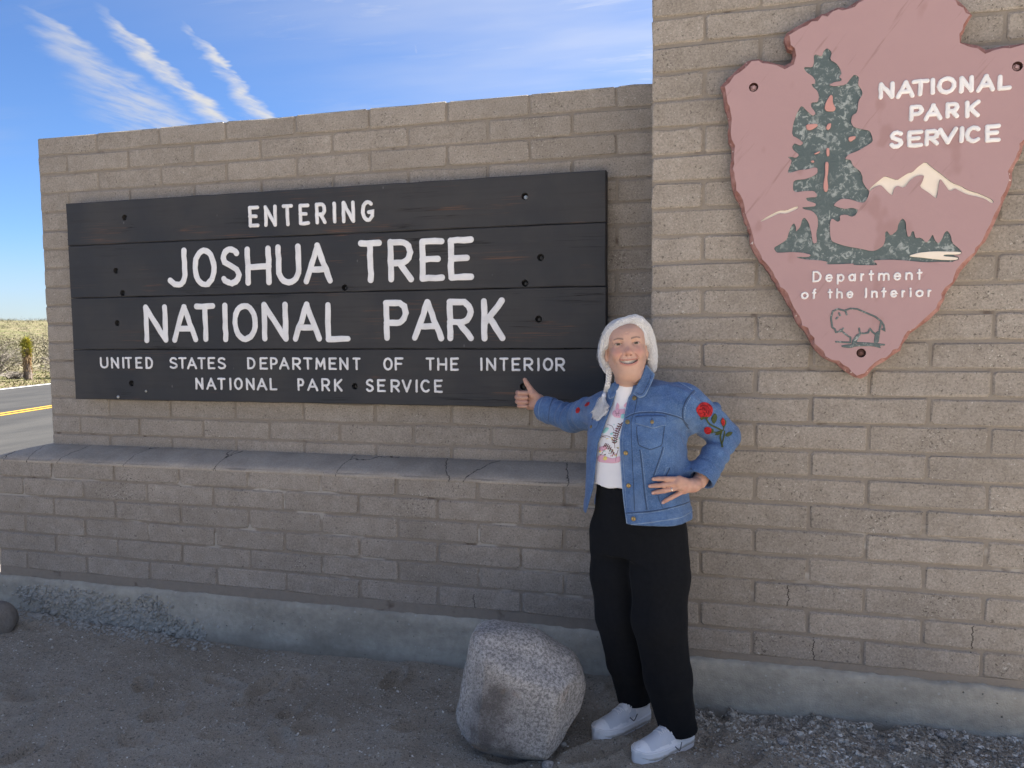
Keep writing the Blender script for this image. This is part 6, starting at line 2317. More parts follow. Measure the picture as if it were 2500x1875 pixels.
def hhair(p):
    d = ell(p, (.006, -.100, .019), (.085, .094, .076))
    d = smin(d, chain(p, LEFT_F, [.008, .009, .011, .0150, .0165, .016, .010]), .020)
    d = smin(d, chain(p, RIGHT_F, [.012, .015, .0165, .017, .017, .0165, .011]), .020)
    d = smin(d, chain(p, LEFT_B, [.010, .014, .016, .016, .016, .015, .010]), .03)
    d = smin(d, chain(p, RIGHT_B, [.010, .014, .016, .016, .016, .016, .012]), .03)
    # face left free: measured hairline from the parting down both temples, past the ears and under the chin
    oval = poly_sd(p[:, [0, 2]], FACE_XZ) + .0018 * vnoise(p * np.array([1, 0.2, 1]), 75, 9, 2)
    face = np.maximum(oval, -(p[:, 1] + .078))
    d = smax(d, -face, .022)
    for sg in (-1, 1):                                        # ears show below the temple hair
        e_ = ell(p, (sg * .074 + .002, -.058, -.040), (.016, .022, .026))
        d = smax(d, -e_, .005)
    # the parting
    part = cap(p, (.028, -.015, .104), (.022, -.12, .112), .011, .007)
    d = smax(d, -part, .006)
    away = np.where(p[:, 0] < .026, 1.0, -1.0)
    al_ = p[:, 2] * .9 + away * .35 * p[:, 0]
    ac_ = p[:, 0] * .55 - away * .55 * p[:, 2] * .4
    d = d + .0016 * vnoise(np.c_[al_ * .16, p[:, 1], ac_], 150, 6, 2)
    return np.maximum(d, -(p[:, 2] + .112))


def fhair(P):
    return hhair(toH(P))


hc = fromH((.006, -.095, 0))
hairVF = surf(fhair, hc - np.array([.15, .15, .15]), hc + np.array([.15, .15, .15]), 0.0024)
M_HAIR, t, b = mat('white_hair', 0.42, spec=0.35)
P = pos(t)
hn = t.noise(t.mapping(P, (420, 420, 40)), 1.0, 3.0, 0.6)
t.put(b.inputs['Base Color'], t.mix(t.smooth(hn, 0.3, 0.75), (0.40, 0.405, 0.425, 1), (0.74, 0.745, 0.775, 1)))
t.put(b.inputs['Normal'], t.bump(hn, 0.5, 0.003))
M_STRAND, t, b = mat('hair_strand', 0.4, spec=0.4)
t.put(b.inputs['Base Color'], t.mix(t.noise(pos(t), 180, 1), (0.66, 0.665, 0.69, 1), (0.93, 0.935, 0.96, 1)))
hair = sdf_part('hair', hairVF, M_HAIR, person)
g = np.random.default_rng(77)


def bez(pts, n):
    """resample a guide smoothly (Catmull-Rom)"""
    p = np.array(pts, float)
    q = np.concatenate([2 * p[:1] - p[1:2], p, 2 * p[-1:] - p[-2:-1]])
    out = []
    m_ = len(p) - 1
    for u in np.linspace(0, m_ - 1e-6, n):
        i = int(u)
        f_ = u - i
        a, b_, c__, d_ = q[i], q[i + 1], q[i + 2], q[i + 3]
        out.append(0.5 * (2 * b_ + (c__ - a) * f_ + (2 * a - 5 * b_ + 4 * c__ - d_) * f_ ** 2 + (3 * b_ - a - 3 * c__ + d_) * f_ ** 3))
    return np.array(out)


NS, NP_ = 5200, 15
curves = []
for i in range(NS):
    s_ = g.random() ** 1.3
    A_, B_ = (LEFT_F, LEFT_B) if g.random() < .52 else (RIGHT_F, RIGHT_B)
    gd = bez(np.array(A_) * (1 - s_) + np.array(B_) * s_, NP_)
    gd += g.normal(0, .0060, 3)[None] + np.cumsum(g.normal(0, .0005, (NP_, 3)), 0)
    curves.append(gd)
C_ = np.array(curves).reshape(-1, 3)
lift = np.repeat(np.abs(g.normal(.0003, .0007, NS)), NP_)
tpar = np.tile(np.linspace(0, 1, NP_), NS)
wild = np.repeat((g.random(NS) < .03) * g.uniform(.001, .004, NS), NP_) * np.sin(tpar * math.pi)
for it in range(4):
    e_ = 1e-3
    d0 = hhair(C_)
    gr = np.stack([hhair(C_ + e_ * np.eye(3)[k]) - hhair(C_ - e_ * np.eye(3)[k]) for k in range(3)], 1) / (2 * e_)
    gr /= np.maximum(np.linalg.norm(gr, axis=1), .3)[:, None]
    C_ = C_ + np.clip(lift + wild - d0, -.012, .022)[:, None] * gr * .8
C_ = C_.reshape(NS, NP_, 3)
# a strand may not cross the face
FSD = poly_sd(C_.reshape(-1, 3)[:, [0, 2]], FACE_XZ).reshape(NS, NP_)
Vs, Fs = [], []


def thin_strands(curves_, rad, mb_):
    for cu in curves_:
        W = fromH(cu) if True else cu
        thin(mb_, W, rad)


def thin(mb_, W, rad):
    n_ = len(W)
    k0 = len(mb_.v)
    T = np.gradient(W, axis=0)
    T /= np.maximum(np.linalg.norm(T, axis=1), 1e-9)[:, None]
    side = np.cross(T, -hy)
    side /= np.maximum(np.linalg.norm(side, axis=1), 1e-6)[:, None]
    up_ = np.cross(side, T)
    taper = np.minimum(1, (1 - np.linspace(0, 1, n_)) * 4 + .25)
    for (cs, sn) in ((1, 0), (-.5, .87), (-.5, -.87)):
        mb_.v.extend(map(tuple, W + (side * cs + up_ * sn) * (rad * taper)[:, None]))
    for i in range(n_ - 1):
        for j in range(3):
            a, b_ = k0 + j * n_ + i, k0 + ((j + 1) % 3) * n_ + i
            mb_.f.append((a, b_, b_ + 1, a + 1))


mb = MB()
for i in range(NS):
    cu = C_[i]
    infront = (cu[:, 1] > -.070) & (FSD[i] < -.0035)
    if infront.any():
        continue
    thin(mb, fromH(cu), g.uniform(.00028, .00060))
for i in range(70):                                        # fly-away hairs round the crown
    s_ = g.random()
    A_, B_ = (LEFT_F, LEFT_B) if g.random() < .5 else (RIGHT_F, RIGHT_B)
    gd = bez(np.array(A_) * (1 - s_) + np.array(B_) * s_, NP_)
    k = g.integers(1, 8)
    w_ = gd[k:k + 6]
    if len(w_) < 4:
        continue
    c0 = w_.mean(0) - np.array([.004, -.1, 0])
    c0 /= np.linalg.norm(c0)
    w_ = w_ + c0 * (np.linspace(.006, g.uniform(.012, .026), len(w_)) ** 1.0)[:, None] + np.cumsum(g.normal(0, .0012, w_.shape), 0)
    if ((w_[:, 1] > -.05) & (np.abs(w_[:, 0]) < .055) & (w_[:, 2] < .06)).any():
        continue
    thin(mb, fromH(w_), .0004)
mb.build('hair_strands', M_STRAND, hair, True)

# braid over the shoulder on the left of the picture
bp_px = [(1486.5, 897), (1487, 910), (1486, 925), (1483, 941), (1479, 954), (1475, 965)]
bpts = []
for i, (u, v) in enumerate(bp_px):
    q = hit(u, v, .0)
    yd = q[0] @ np.array(FWD) if q is not None else None
    bpts.append(yd)
base_y = fromH((-.064, -.082, -.088))[1]
B3 = []
for i, (u, v) in enumerate(bp_px):
    f_ = i / (len(bp_px) - 1)
    p_ = at(u, v, base_y * (1 - f_) + (-.745) * f_)
    if i >= 3:
        q = hit(u, v, .016)
        if q is not None and q[0][1] < p_[1] + .10:
            p_ = q[0]
    B3.append(p_)
bc = bez(B3, 60)
T = np.gradient(bc, axis=0)
T /= np.linalg.norm(T, axis=1)[:, None]
sd_ = np.cross(T, -hy)
sd_ /= np.linalg.norm(sd_, axis=1)[:, None]
dp = np.cross(sd_, T)
mb = MB()
tt = np.linspace(0, 1, 60)
for k in range(3):
    ph = tt * 2 * math.pi * 3.6 + k * 2 * math.pi / 3
    amp = .0062 - .0022 * tt
    W = bc + sd_ * (np.sin(ph) * amp)[:, None] + dp * (np.sin(2 * ph) * amp * .55)[:, None]
    mb.tube([Vector(q) for q in W], [float(.0062 - .0022 * x_) for x_ in tt], 7)
braid = mb.build('braid', M_HAIR, person, True)
mb = MB()
for i in range(150):
    k = g.integers(0, 3)
    ph = tt * 2 * math.pi * 3.6 + k * 2 * math.pi / 3
    a_ = g.uniform(0, 6.28)
    amp = .0062 - .0022 * tt
    W = bc + sd_ * (np.sin(ph) * amp)[:, None] + dp * (np.sin(2 * ph) * amp * .55)[:, None]
    W = W + (sd_ * math.cos(a_) + dp * math.sin(a_)) * (.0063 - .0022 * tt)[:, None]
    j0 = g.integers(0, 35)
    thin(mb, W[j0:j0 + 25], .0005)
mb.build('hair_strands', M_STRAND, braid, True)
mb = MB()
e_ = bc[-1]
mb.tube([Vector(e_ + T[-1] * q) for q in (-.008, -.006, 0, .006, .008)], [.0055, .0080, .0086, .0080, .0055], 10)
M_TIE, _, _ = mat('white_hair_tie', 0.8, (0.74, 0.76, 0.84))
mb.build('hair_tie', M_TIE, braid, True)
mb = MB()
ends = [(1450, 1018), (1455, 1022), (1447, 1010), (1462, 1016), (1470, 1012)]
for i in range(260):
    eu, ev = ends[g.integers(0, 5)]
    eu, ev = eu + g.normal(0, 3.0), ev + g.normal(0, 3.0)
    bow = g.normal(0, 1)
    st = e_ + T[-1] * .004 + g.normal(0, .0016, 3)
    pts = [st]
    for f_ in (.25, .5, .75, 1.0):
        cu_ = 14 * math.sin(f_ * 3.0) * (.35 + .35 * bow)
        u_, v_ = 1473 + (eu - 1473) * f_ + cu_, 968 + (ev - 968) * f_ + 3 * math.sin(f_ * 6) * bow
        q = hit(u_, v_, g.uniform(.004, .022))
        pts.append(q[0] if q is not None else at(u_, v_, -.745))
    if g.random() < .35:                                    # curled ends
        l_ = pts[-1]
        pts += [l_ + np.array([.012, -.004, .004]), l_ + np.array([.016, -.004, .014]), l_ + np.array([.008, -.004, .020])]
    thin(mb, bez(pts, 16), g.uniform(.0005, .0010))
mb.build('braid_tail', M_STRAND, braid, True)


# ---- sewn details follow the cloth
def resample(px, step):
    out = []
    for i in range(len(px) - 1):
        a, b_ = np.array(px[i], float), np.array(px[i + 1], float)
        k = max(1, int(np.linalg.norm(b_ - a) / step))
        for j in range(k):
            out.append(a + (b_ - a) * j / k)
    out.append(np.array(px[-1], float))
    return out


jb = bvh_of(jacketVF)


def seam(px, r, m, name='seam', parent=None, off=.0, bvh=None, flat=.5, curve=True):
    if curve and len(px) > 2:
        px = bez(np.array(px), len(px) * 5)
    pts, nr = [], []
    for u, v in resample(list(px), 3.0):
        q = hit(u, v, off, bvh or jb)
        if q is not None:
            if pts and np.linalg.norm(q[0] - np.array(pts[-1])) > .05:
                continue
            pts.append(Vector(q[0]))
    if len(pts) < 2:
        return None
    # smooth out jumps
    for it in range(2):
        for i in range(1, len(pts) - 1):
            pts[i] = pts[i] * .5 + (pts[i - 1] + pts[i + 1]) * .25
    mb = MB()
    mb.tube(pts, r, 6)
    return mb.build(name, m, parent or jacket, True)


def patch(poly, m, name, off=.003, step=4.0, parent=None, bvh=None, thick=.0035, smooth_=1, fall=None, depth=None):
    """a flat piece of cloth laid on what lies behind it"""
    if smooth_:
        poly = smooth_poly([tuple(q) for q in poly], smooth_)
    P_ = subdivide_poly(poly, step, 0)
    us = [p[0] for p in P_]
    vs = [p[1] for p in P_]
    inner = []
    n_ = len(P_)

    def ins(x, y):
        r_ = False
        j_ = n_ - 1
        for i_ in range(n_):
            if (P_[i_][1] > y) != (P_[j_][1] > y) and x < (P_[j_][0] - P_[i_][0]) * (y - P_[i_][1]) / (P_[j_][1] - P_[i_][1]) + P_[i_][0]:
                r_ = not r_
            j_ = i_
        return r_
    for x in np.arange(min(us) + step * .5, max(us), step):
        for y in np.arange(min(vs) + step * .5, max(vs), step):
            if ins(x, y):
                inner.append((x, y))
    ve = [Vector(p) for p in P_ + inner]
    vo, eo, fo, ov, oe, of = delaunay_2d_cdt(ve, [(i, (i + 1) % n_) for i in range(n_)], [], 1, 1e-5)
    W, miss = [], []
    for p in vo:
        if depth is not None:
            w8 = [1.0 / ((p.x - a_[0]) ** 2 + (p.y - a_[1]) ** 2 + 4.0) ** 1.3 for a_ in depth]
            W.append(at(p.x, p.y, sum(w_ * a_[2] for w_, a_ in zip(w8, depth)) / sum(w8)))
            continue
        q = hit(p.x, p.y, off, bvh or jb)
        W.append(q[0] if q is not None else None)
    ok = [w for w in W if w is not None]
    if not ok:
        return None
    my = float(np.median([w[1] for w in ok]))
    W = [w if w is not None else at(p.x, p.y, my if fall is None else fall) for w, p in zip(W, vo)]
    nv = len(W)
    ea = {}
    Ff = []
    for f in fo:
        f = tuple(f)
        a_ = sum((vo[f[i]].x * vo[f[(i + 1) % len(f)]].y - vo[f[(i + 1) % len(f)]].x * vo[f[i]].y) for i in range(len(f)))
        if a_ > 0:
            f = tuple(reversed(f))
        Ff.append(f)
        for i in range(len(f)):
            ea[(f[i], f[(i + 1) % len(f)])] = 1
    back = [w + np.array(view_ray(p.x, p.y)) * thick for w, p in zip(W, vo)]
    allv = [tuple(w) for w in W] + [tuple(w) for w in back]
    for (a_, b_) in list(ea):
        if (b_, a_) not in ea:
            Ff.append((b_, a_, a_ + nv, b_ + nv))
    me = mesh(name, allv, Ff, True)
    return sub(link(name, me, m), parent or jacket)


def disc(u, v, r, m, name, bvh=None, off=.002, parent=None, h=.003):
    q = hit(u, v, off, bvh or jb)
    if q is None:
        return
    p, n_ = Vector(q[0]), q[1]
    if n_.dot(view_ray(u, v)) > 0:
        n_ = -n_
    mb = MB()
    mb.tube([p - n_ * .002, p + n_ * h * .6, p + n_ * h, p + n_ * h * .8], [r, r, r * .82, r * .3], 14)
    return mb.build(name, m, parent or jacket, True)


# collar: two leaves standing round the neck and folded over the front
ALLB = bvh_of(jacketVF, shirtVF, headVF)
collar_poly_r = [(1566, 921), (1572, 903), (1577, 890), (1584, 899), (1591, 907), (1597, 913), (1592, 928), (1585, 945), (1576, 962), (1570, 968), (1563, 969.5), (1555, 966), (1545, 958.5), (1551, 947), (1558, 934)]
collar_poly_l = [(1509, 926), (1499, 934), (1488, 942), (1484, 952), (1485, 964), (1488, 973), (1494, 971), (1501, 968), (1506, 955), (1512, 941)]


def hy_(u, v, off, fb):
    q = hit(u, v, off, jb)
    return float(q[0][1]) if q is not None else fb


def collar_depth(keys):
    return [(u, v, hy_(u, v, o_, o_) if o_ > 0 else o_) for u, v, o_ in keys]


def rail(px, dep, dy):
    out = []
    for u, v in resample(list(bez(np.array(px), len(px) * 4)), 3.0):
        w8 = [1.0 / ((u - a_[0]) ** 2 + (v - a_[1]) ** 2 + 4.0) ** 1.3 for a_ in dep]
        out.append(Vector(at(u, v, sum(w_ * a_[2] for w_, a_ in zip(w8, dep)) / sum(w8) + dy)))
    return out


nkY = float(J['neck'][1])
dep_r = collar_depth([(1570, 968, .012), (1558, 969, .012), (1548, 962, .012), (1580, 955, .016), (1551, 948, .016)]) + [(1597, 913, -.783), (1577, 890, -.782), (1584, 899, -.783), (1590, 906, -.783), (1566, 921, -.795), (1556, 940, -.806), (1572, 903, -.788), (1588, 930, -.800)]
dep_l = collar_depth([(1488, 972, .012), (1499, 968, .012), (1486, 956, .012)]) + [(1509, 927, nkY - .040), (1499, 934, nkY - .045), (1488, 942, nkY - .035), (1511, 942, nkY - .066)]
patch(collar_poly_r, M_DENIM, 'collar', .011, 3.5, jacket, None, .010, 1, None, dep_r)
patch(collar_poly_l, M_DENIM, 'collar', .009, 3.5, jacket, None, .010, 1, None, dep_l)
for px_, dep_ in (([(1578, 891), (1590, 906), (1597, 914), (1592, 929), (1584, 947), (1575, 964), (1568, 968.5), (1559, 968.5), (1546, 959.5)], dep_r), ([(1488, 943), (1484.5, 955), (1488, 972), (1500, 968)], dep_l)):
    mb = MB()
    mb.tube(rail(px_, dep_, .001), .0020, 6)
    mb.build('collar_edge', M_SEAM, jacket, True)
mb = MB()
mb.tube(rail([(1590, 913), (1586, 928), (1578, 944), (1570, 959), (1562, 963), (1551, 957)], dep_r, -.0006), .0009, 6)
mb.build('stitching', M_SEAMD, jacket, True)
# placket edges, seams
seam([(1540, 966), (1534, 975), (1525.5, 1016), (1515, 1066), (1515, 1102), (1518, 1156), (1522, 1210), (1531, 1281)], .0022, M_SEAM, 'placket_edge')
seam([(1500, 974), (1479, 1029), (1459.5, 1084), (1455.5, 1123), (1448, 1192), (1432.5, 1246), (1421, 1270)], .0020, M_SEAM, 'placket_edge')
seam([(1556, 972), (1548, 1010), (1541.5, 1024), (1541, 1060), (1543, 1100), (1544.6, 1140), (1547, 1190), (1549.5, 1247)], .0013, M_SEAMD, 'stitching')
seam([(1537, 972), (1531, 1000), (1523, 1045), (1520, 1085), (1522, 1130), (1526, 1190), (1531, 1248)], .0009, M_SEAM, 'stitching')
seam([(1527, 1021), (1540, 1014), (1556, 1009), (1583, 1007), (1610, 1007.6), (1640, 1014), (1664, 1022), (1680, 1040)], .0024, M_SEAMD, 'yoke_seam')
seam([(1527, 1018), (1540, 1011), (1556, 1006), (1583, 1004), (1610, 1004.6), (1640, 1011), (1664, 1019)], .0012, M_SEAM, 'stitching')
seam([(1562, 1098), (1566, 1130), (1570, 1170), (1574, 1210), (1579, 1244)], .0019, M_SEAMD, 'panel_seam')
seam([(1566, 1098), (1570, 1130), (1574, 1170), (1578, 1210), (1583, 1244)], .0009, M_SEAM, 'stitching')
seam([(1619, 1091), (1612, 1115), (1603, 1140), (1595, 1163)], .0019, M_SEAMD, 'panel_seam')
seam([(1623, 1091), (1616, 1115), (1607, 1140), (1600, 1160)], .0009, M_SEAM, 'stitching')
seam([(1606, 1210), (1612, 1228), (1618, 1240)], .0012, M_SEAMD, 'panel_seam')
seam([(1625, 1164), (1632, 1150), (1635, 1142)], .0026, M_SEAMD, 'pocket_welt')
seam([(1618, 1163), (1624, 1150), (1628, 1141), (1636, 1140)], .0010, M_SEAM, 'stitching')
seam([(1527, 1253), (1560, 1251), (1592, 1248), (1630, 1241), (1671, 1230), (1685, 1224)], .0022, M_SEAMD, 'hem_seam')
seam([(1527, 1256), (1560, 1254), (1592, 1251), (1630, 1244), (1671, 1233)], .0011, M_SEAM, 'stitching')
seam([(1531, 1281), (1560, 1278.5), (1592, 1274.5), (1630, 1269), (1664, 1262.5), (1686, 1250)], .0022, M_SEAM, 'hem_edge')
seam([(1597, 914), (1628, 921), (1660, 934), (1688, 950)], .0021, M_SEAM, 'shoulder_seam', jacket, .001)
seam([(1695, 954), (1684, 965), (1672, 984), (1667, 1002), (1667, 1020), (1674, 1036), (1682, 1047)], .0028, M_SEAMD, 'armhole_seam')
seam([(1699, 957), (1688, 968), (1677, 986), (1672, 1003), (1672, 1020)], .0012, M_SEAM, 'stitching')
seam([(1483, 955), (1468, 972), (1452, 1000), (1447, 1020), (1446, 1040)], .0024, M_SEAMD, 'armhole_seam')
seam([(1351, 972), (1345, 985), (1341, 1005), (1339, 1027)], .0020, M_SEAMD, 'cuff_seam')
seam([(1328, 967), (1318, 985), (1315, 1005), (1318, 1025)], .0018, M_SEAM, 'cuff_edge')
seam([(1686, 1143), (1705, 1160), (1728, 1176), (1744, 1186)], .0020, M_SEAMD, 'cuff_seam')
seam([(1672, 1164), (1688, 1180), (1706, 1192), (1722, 1200)], .0016, M_SEAM, 'cuff_edge')
# breast pockets
patch([(1553, 1036), (1554, 1060), (1558, 1088), (1588, 1100), (1617, 1089), (1621, 1060), (1623, 1036)], M_DENIM, 'pocket', .0030, 4, None, None, .004, 1)
patch([(1551, 1017), (1590, 1015), (1628, 1015.5), (1626, 1037), (1610, 1040), (1594, 1044.5), (1575, 1039), (1552, 1033)], M_DENIM, 'pocket_flap', .0068, 4, None, None, .006, 1)
seam([(1552, 1033.5), (1575, 1039.5), (1594, 1045), (1610, 1040.5), (1626, 1037.5)], .0013, M_SEAM, 'stitching', None, .0072)
seam([(1551.5, 1017), (1590, 1015.5), (1628, 1016)], .0016, M_SEAMD, 'stitching', None, .0065)
seam([(1554, 1042), (1555, 1062), (1559, 1087), (1588, 1098.5), (1616, 1088), (1620, 1062), (1622, 1042)], .0015, M_SEAMD, 'stitching', None, .0035, None, .5, False)
patch([(1432, 1034), (1452, 1022), (1464, 1028), (1456, 1046), (1443, 1056), (1437, 1050)], M_DENIM, 'pocket_flap', .005, 4, None, None, .005, 1)
seam([(1433, 1040), (1438, 1052), (1444, 1056), (1457, 1046)], .0014, M_SEAM, 'stitching', None, .006)
M_BRASS, _, _ = mat('antique_brass', 0.38, (0.34, 0.25, 0.12), 0.85)
for (u, v) in ((1548.5, 972), (1532, 1030), (1527.5, 1106), (1534.5, 1185.5), (1546.5, 1266.5)):
    disc(u, v, .0083, M_BRASS, 'button')
disc(1592, 1030, .0066, M_BRASS, 'button', None, .008)
disc(1443, 1042, .0060, M_BRASS, 'button', None, .007)
seam([(1591.7, 1020), (1591.7, 1040)], .0011, M_SEAMD, 'buttonhole', None, .008)

# embroidered roses on the sleeves
M_ROSE, t, b = mat('red_embroidery', 0.75, spec=0.2)
n_ = t.noise(t.mapping(pos(t), (500, 500, 500)), 1.0, 2.0)
v_ = t.voronoi(pos(t), 70, 'DISTANCE_TO_EDGE')
t.put(b.inputs['Base Color'], t.mix(t.smooth(v_.outputs['Distance'], 0.0, 0.10), (0.19, 0.010, 0.012, 1), (0.42, 0.022, 0.028, 1)))
t.put(b.inputs['Normal'], t.bump(n_, 0.5, 0.002))
M_LEAF, t, b = mat('green_embroidery', 0.75, spec=0.2)
t.put(b.inputs['Base Color'], t.mix(t.noise(pos(t), 160, 2), (0.035, 0.050, 0.022, 1), (0.085, 0.105, 0.035, 1)))
W1 = lambda pts: [(1230 + a * .36166, 740 + c * .36166) for a, c in pts]
rose_r = [(1330, 672), (1350, 668), (1375, 672), (1400, 690), (1412, 710), (1410, 740), (1395, 768), (1365, 772), (1335, 780), (1318, 760), (1302, 735), (1298, 712), (1312, 695)]
emb = patch(W1(rose_r), M_ROSE, 'rose', .0032, 3, None, None, .0035, 1)
M_ROSED, _, _ = mat('dark_red_thread', 0.8, (0.12, 0.008, 0.010))
for ln in ([(1325, 700), (1345, 690), (1370, 695), (1385, 712)], [(1318, 722), (1340, 715), (1362, 722), (1372, 740)], [(1345, 735), (1360, 745), (1352, 760)], [(1385, 725), (1378, 750)], [(1345, 705), (1358, 712), (1352, 726)]):
    seam(W1(ln), .0011, M_ROSED, 'petal_line', None, .0045)
patch(W1([(1322, 778), (1340, 768), (1365, 770), (1385, 764), (1378, 782), (1350, 780), (1335, 792)]), M_LEAF, 'sepal', .0040, 3)
for ln, r_ in (([(1365, 778), (1385, 812), (1412, 830), (1445, 845), (1475, 862)], .0030), ([(1472, 862), (1462, 905), (1468, 940), (1478, 972)], .0028), ([(1490, 862), (1486, 905), (1474, 945), (1472, 972)], .0024), ([(1485, 838), (1480, 862)], .0024), ([(1400, 868), (1440, 872), (1475, 868)], .0022)):
    seam(W1(ln), r_, M_LEAF, 'rose_stem', None, .002)
for lf in ([(1425, 740), (1442, 762), (1438, 792), (1420, 818), (1404, 800), (1402, 772)], [(1492, 895), (1512, 870), (1548, 868), (1535, 892), (1510, 904)], [(1422, 890), (1440, 866), (1472, 862), (1465, 882), (1445, 893)],
           [(1462, 800), (1474, 772), (1500, 790), (1503, 812), (1490, 840), (1478, 838)], [(1398, 845), (1418, 852), (1415, 878), (1395, 880)]):
    patch(W1(lf), M_LEAF, 'rose_leaf', .0030, 3)
patch(W1([(1478, 770), (1492, 795), (1494, 815), (1482, 832), (1470, 815), (1468, 795)]), M_ROSE, 'rosebud', .0042, 3)
patch(W1([(1352, 845), (1372, 835), (1395, 840), (1404, 862), (1392, 885), (1368, 886), (1352, 868)]), M_ROSE, 'rosebud', .0042, 3)
patch([(1405, 999), (1412, 993), (1417, 999), (1413, 1008), (1406, 1009)], M_ROSE, 'rosebud', .003, 3)
patch([(1426, 990), (1433, 982), (1440, 981), (1438, 988), (1430, 993)], M_ROSE, 'rosebud', .003, 3)

# print on the shirt
sb = bvh_of(shirtVF)
M_PRINTP, _, _ = mat('pink_print', 0.9, (0.76, 0.44, 0.54))
M_PRINTB, _, _ = mat('brown_print', 0.9, (0.16, 0.06, 0.055))
M_PRINTT, _, _ = mat('teal_print', 0.9, (0.34, 0.66, 0.62))
M_PRINTY, _, _ = mat('yellow_print', 0.9, (0.76, 0.62, 0.22))
for pl in ([(755, 700), (765, 668), (780, 690), (778, 712), (752, 716)], [(808, 690), (832, 665), (832, 700), (815, 706)], [(735, 730), (765, 712), (800, 716), (818, 712), (818, 745), (790, 775), (750, 772), (730, 752)],
           [(640, 975), (665, 965), (690, 960), (700, 985), (672, 1000), (645, 1004)], [(630, 1035), (660, 1020), (700, 1040), (740, 1050), (790, 1030), (788, 1072), (740, 1082), (690, 1078), (635, 1072)]):
    patch(W1(pl), M_PRINTP, 'print', .0012, 4, shirt, sb, .002)
for pl in ([(792, 752), (805, 745), (818, 752), (815, 775), (798, 782), (788, 770)], [(668, 860), (690, 838), (712, 842), (700, 862), (680, 880), (668, 878)], [(715, 880), (735, 872), (738, 885), (722, 892)], [(745, 930), (760, 926), (758, 944)]):
    patch(W1(pl), M_PRINTT, 'print', .0014, 3, shirt, sb, .002)
patch(W1([(668, 1045), (685, 1030), (700, 1045), (690, 1062), (672, 1060)]), M_PRINTY, 'print', .0022, 3, shirt, sb, .002)
patch(W1([(640, 1000), (650, 992), (656, 1004), (646, 1010)]), M_PRINTY, 'print', .0022, 3, shirt, sb, .002)
lines = [[(745, 950), (752, 900), (765, 850), (800, 805)], [(640, 915), (680, 895), (720, 905), (745, 940), (750, 980)], [(660, 1020), (690, 980), (730, 990), (750, 1030)], [(640, 870), (665, 900), (690, 905)],
         [(700, 820), (730, 830), (745, 860)], [(675, 962), (700, 965), (725, 985), (738, 1015)], [(755, 1070), (760, 1030), (772, 990)]]
for ln in lines:
    seam(W1(ln), .0009, M_PRINTB, 'print_line', shirt, .0005, sb)
for k in range(9):                                         # fern leaflets
    f_ = k / 8
    u_, v_ = 748 + 40 * f_ ** 1.4, 945 - 125 * f_
    seam(W1([(u_, v_), (u_ - 17, v_ - 7)]), .0020, M_PRINTB, 'print_line', shirt, .0005, sb, .5, False)
    seam(W1([(u_ + 2, v_), (u_ + 17, v_ - 12)]), .0020, M_PRINTB, 'print_line', shirt, .0005, sb, .5, False)
for k in range(7):
    f_ = k / 6
    u_, v_ = 680 + 58 * f_, 960 + 60 * f_ * f_
    seam(W1([(u_, v_), (u_ + 7, v_ - 14)]), .0018, M_PRINTB, 'print_line', shirt, .0005, sb, .5, False)
    seam(W1([(u_, v_), (u_ - 6, v_ + 14)]), .0018, M_PRINTB, 'print_line', shirt, .0005, sb, .5, False)
for q in ([(752, 730), (765, 748), (760, 762)], [(780, 725), (768, 748), (772, 762)], [(752, 745), (765, 750), (785, 742)]):
    seam(W1(q), .0007, M_PRINTB, 'print_line', shirt, .0012, sb, .5, False)
gp = np.random.default_rng(12)
for k in range(34):
    u_, v_ = gp.uniform(648, 785), gp.uniform(800, 1050)
    if u_ < 640 + (1000 - v_) * .33:
        continue
    a_ = gp.uniform(0, 6.28)
    l_ = gp.uniform(7, 15)
    seam(W1([(u_, v_), (u_ + l_ * math.cos(a_), v_ + l_ * math.sin(a_))]), gp.uniform(.0010, .0022), [M_PRINTB, M_PRINTP, M_PRINTT, M_PRINTB, M_PRINTY][k % 5], 'print_line', shirt, .0006, sb, .5, False)
# ring and nails
hb = bvh_of(handL)
mb = MB()
rp = LF[2][0]
c_ = rp[0] * .42 + rp[1] * .58
ax_ = (rp[1] - rp[0]) / np.linalg.norm(rp[1] - rp[0])
e1 = np.cross(ax_, [0, 0, 1.0])
e1 /= np.linalg.norm(e1)
e2 = np.cross(ax_, e1)
ring_pts = [Vector(c_ + (e1 * math.cos(q) + e2 * math.sin(q)) * .0097) for q in np.linspace(0, 2 * math.pi, 25)]
mb.tube(ring_pts, .0019, 6, False)
mb.build('ring', M_SILVER, person, True)
M_NAIL, _, _ = mat('finger_nail', 0.3, (0.56, 0.36, 0.31), spec=0.45)
for pts, rs in LF:
    tip, pv = pts[-1], pts[-2]
    d_ = (tip - pv) / np.linalg.norm(tip - pv)
    q = body_bvh
    n_ = -np.array(view_ray(*[float(x_[0]) for x_ in uv(tip[None])]))
    n_ = n_ - d_ * (n_ @ d_)
    n_ /= np.linalg.norm(n_)
    c_ = tip + n_ * rs[-1] * .80 - d_ * .001
    s_ = np.cross(d_, n_)
    bm = bmesh.new()
    bmesh.ops.create_icosphere(bm, subdivisions=2, radius=1)
    V = np.array([v.co[:] for v in bm.verts]) * np.array([.0058, .0040, .0016])
    Fl = [tuple(v.index for v in f.verts) for f in bm.faces]
    bm.free()
    sub(link('nail', mesh('nail', c_ + V @ np.array([d_, s_, n_]), Fl, True), M_NAIL), person)

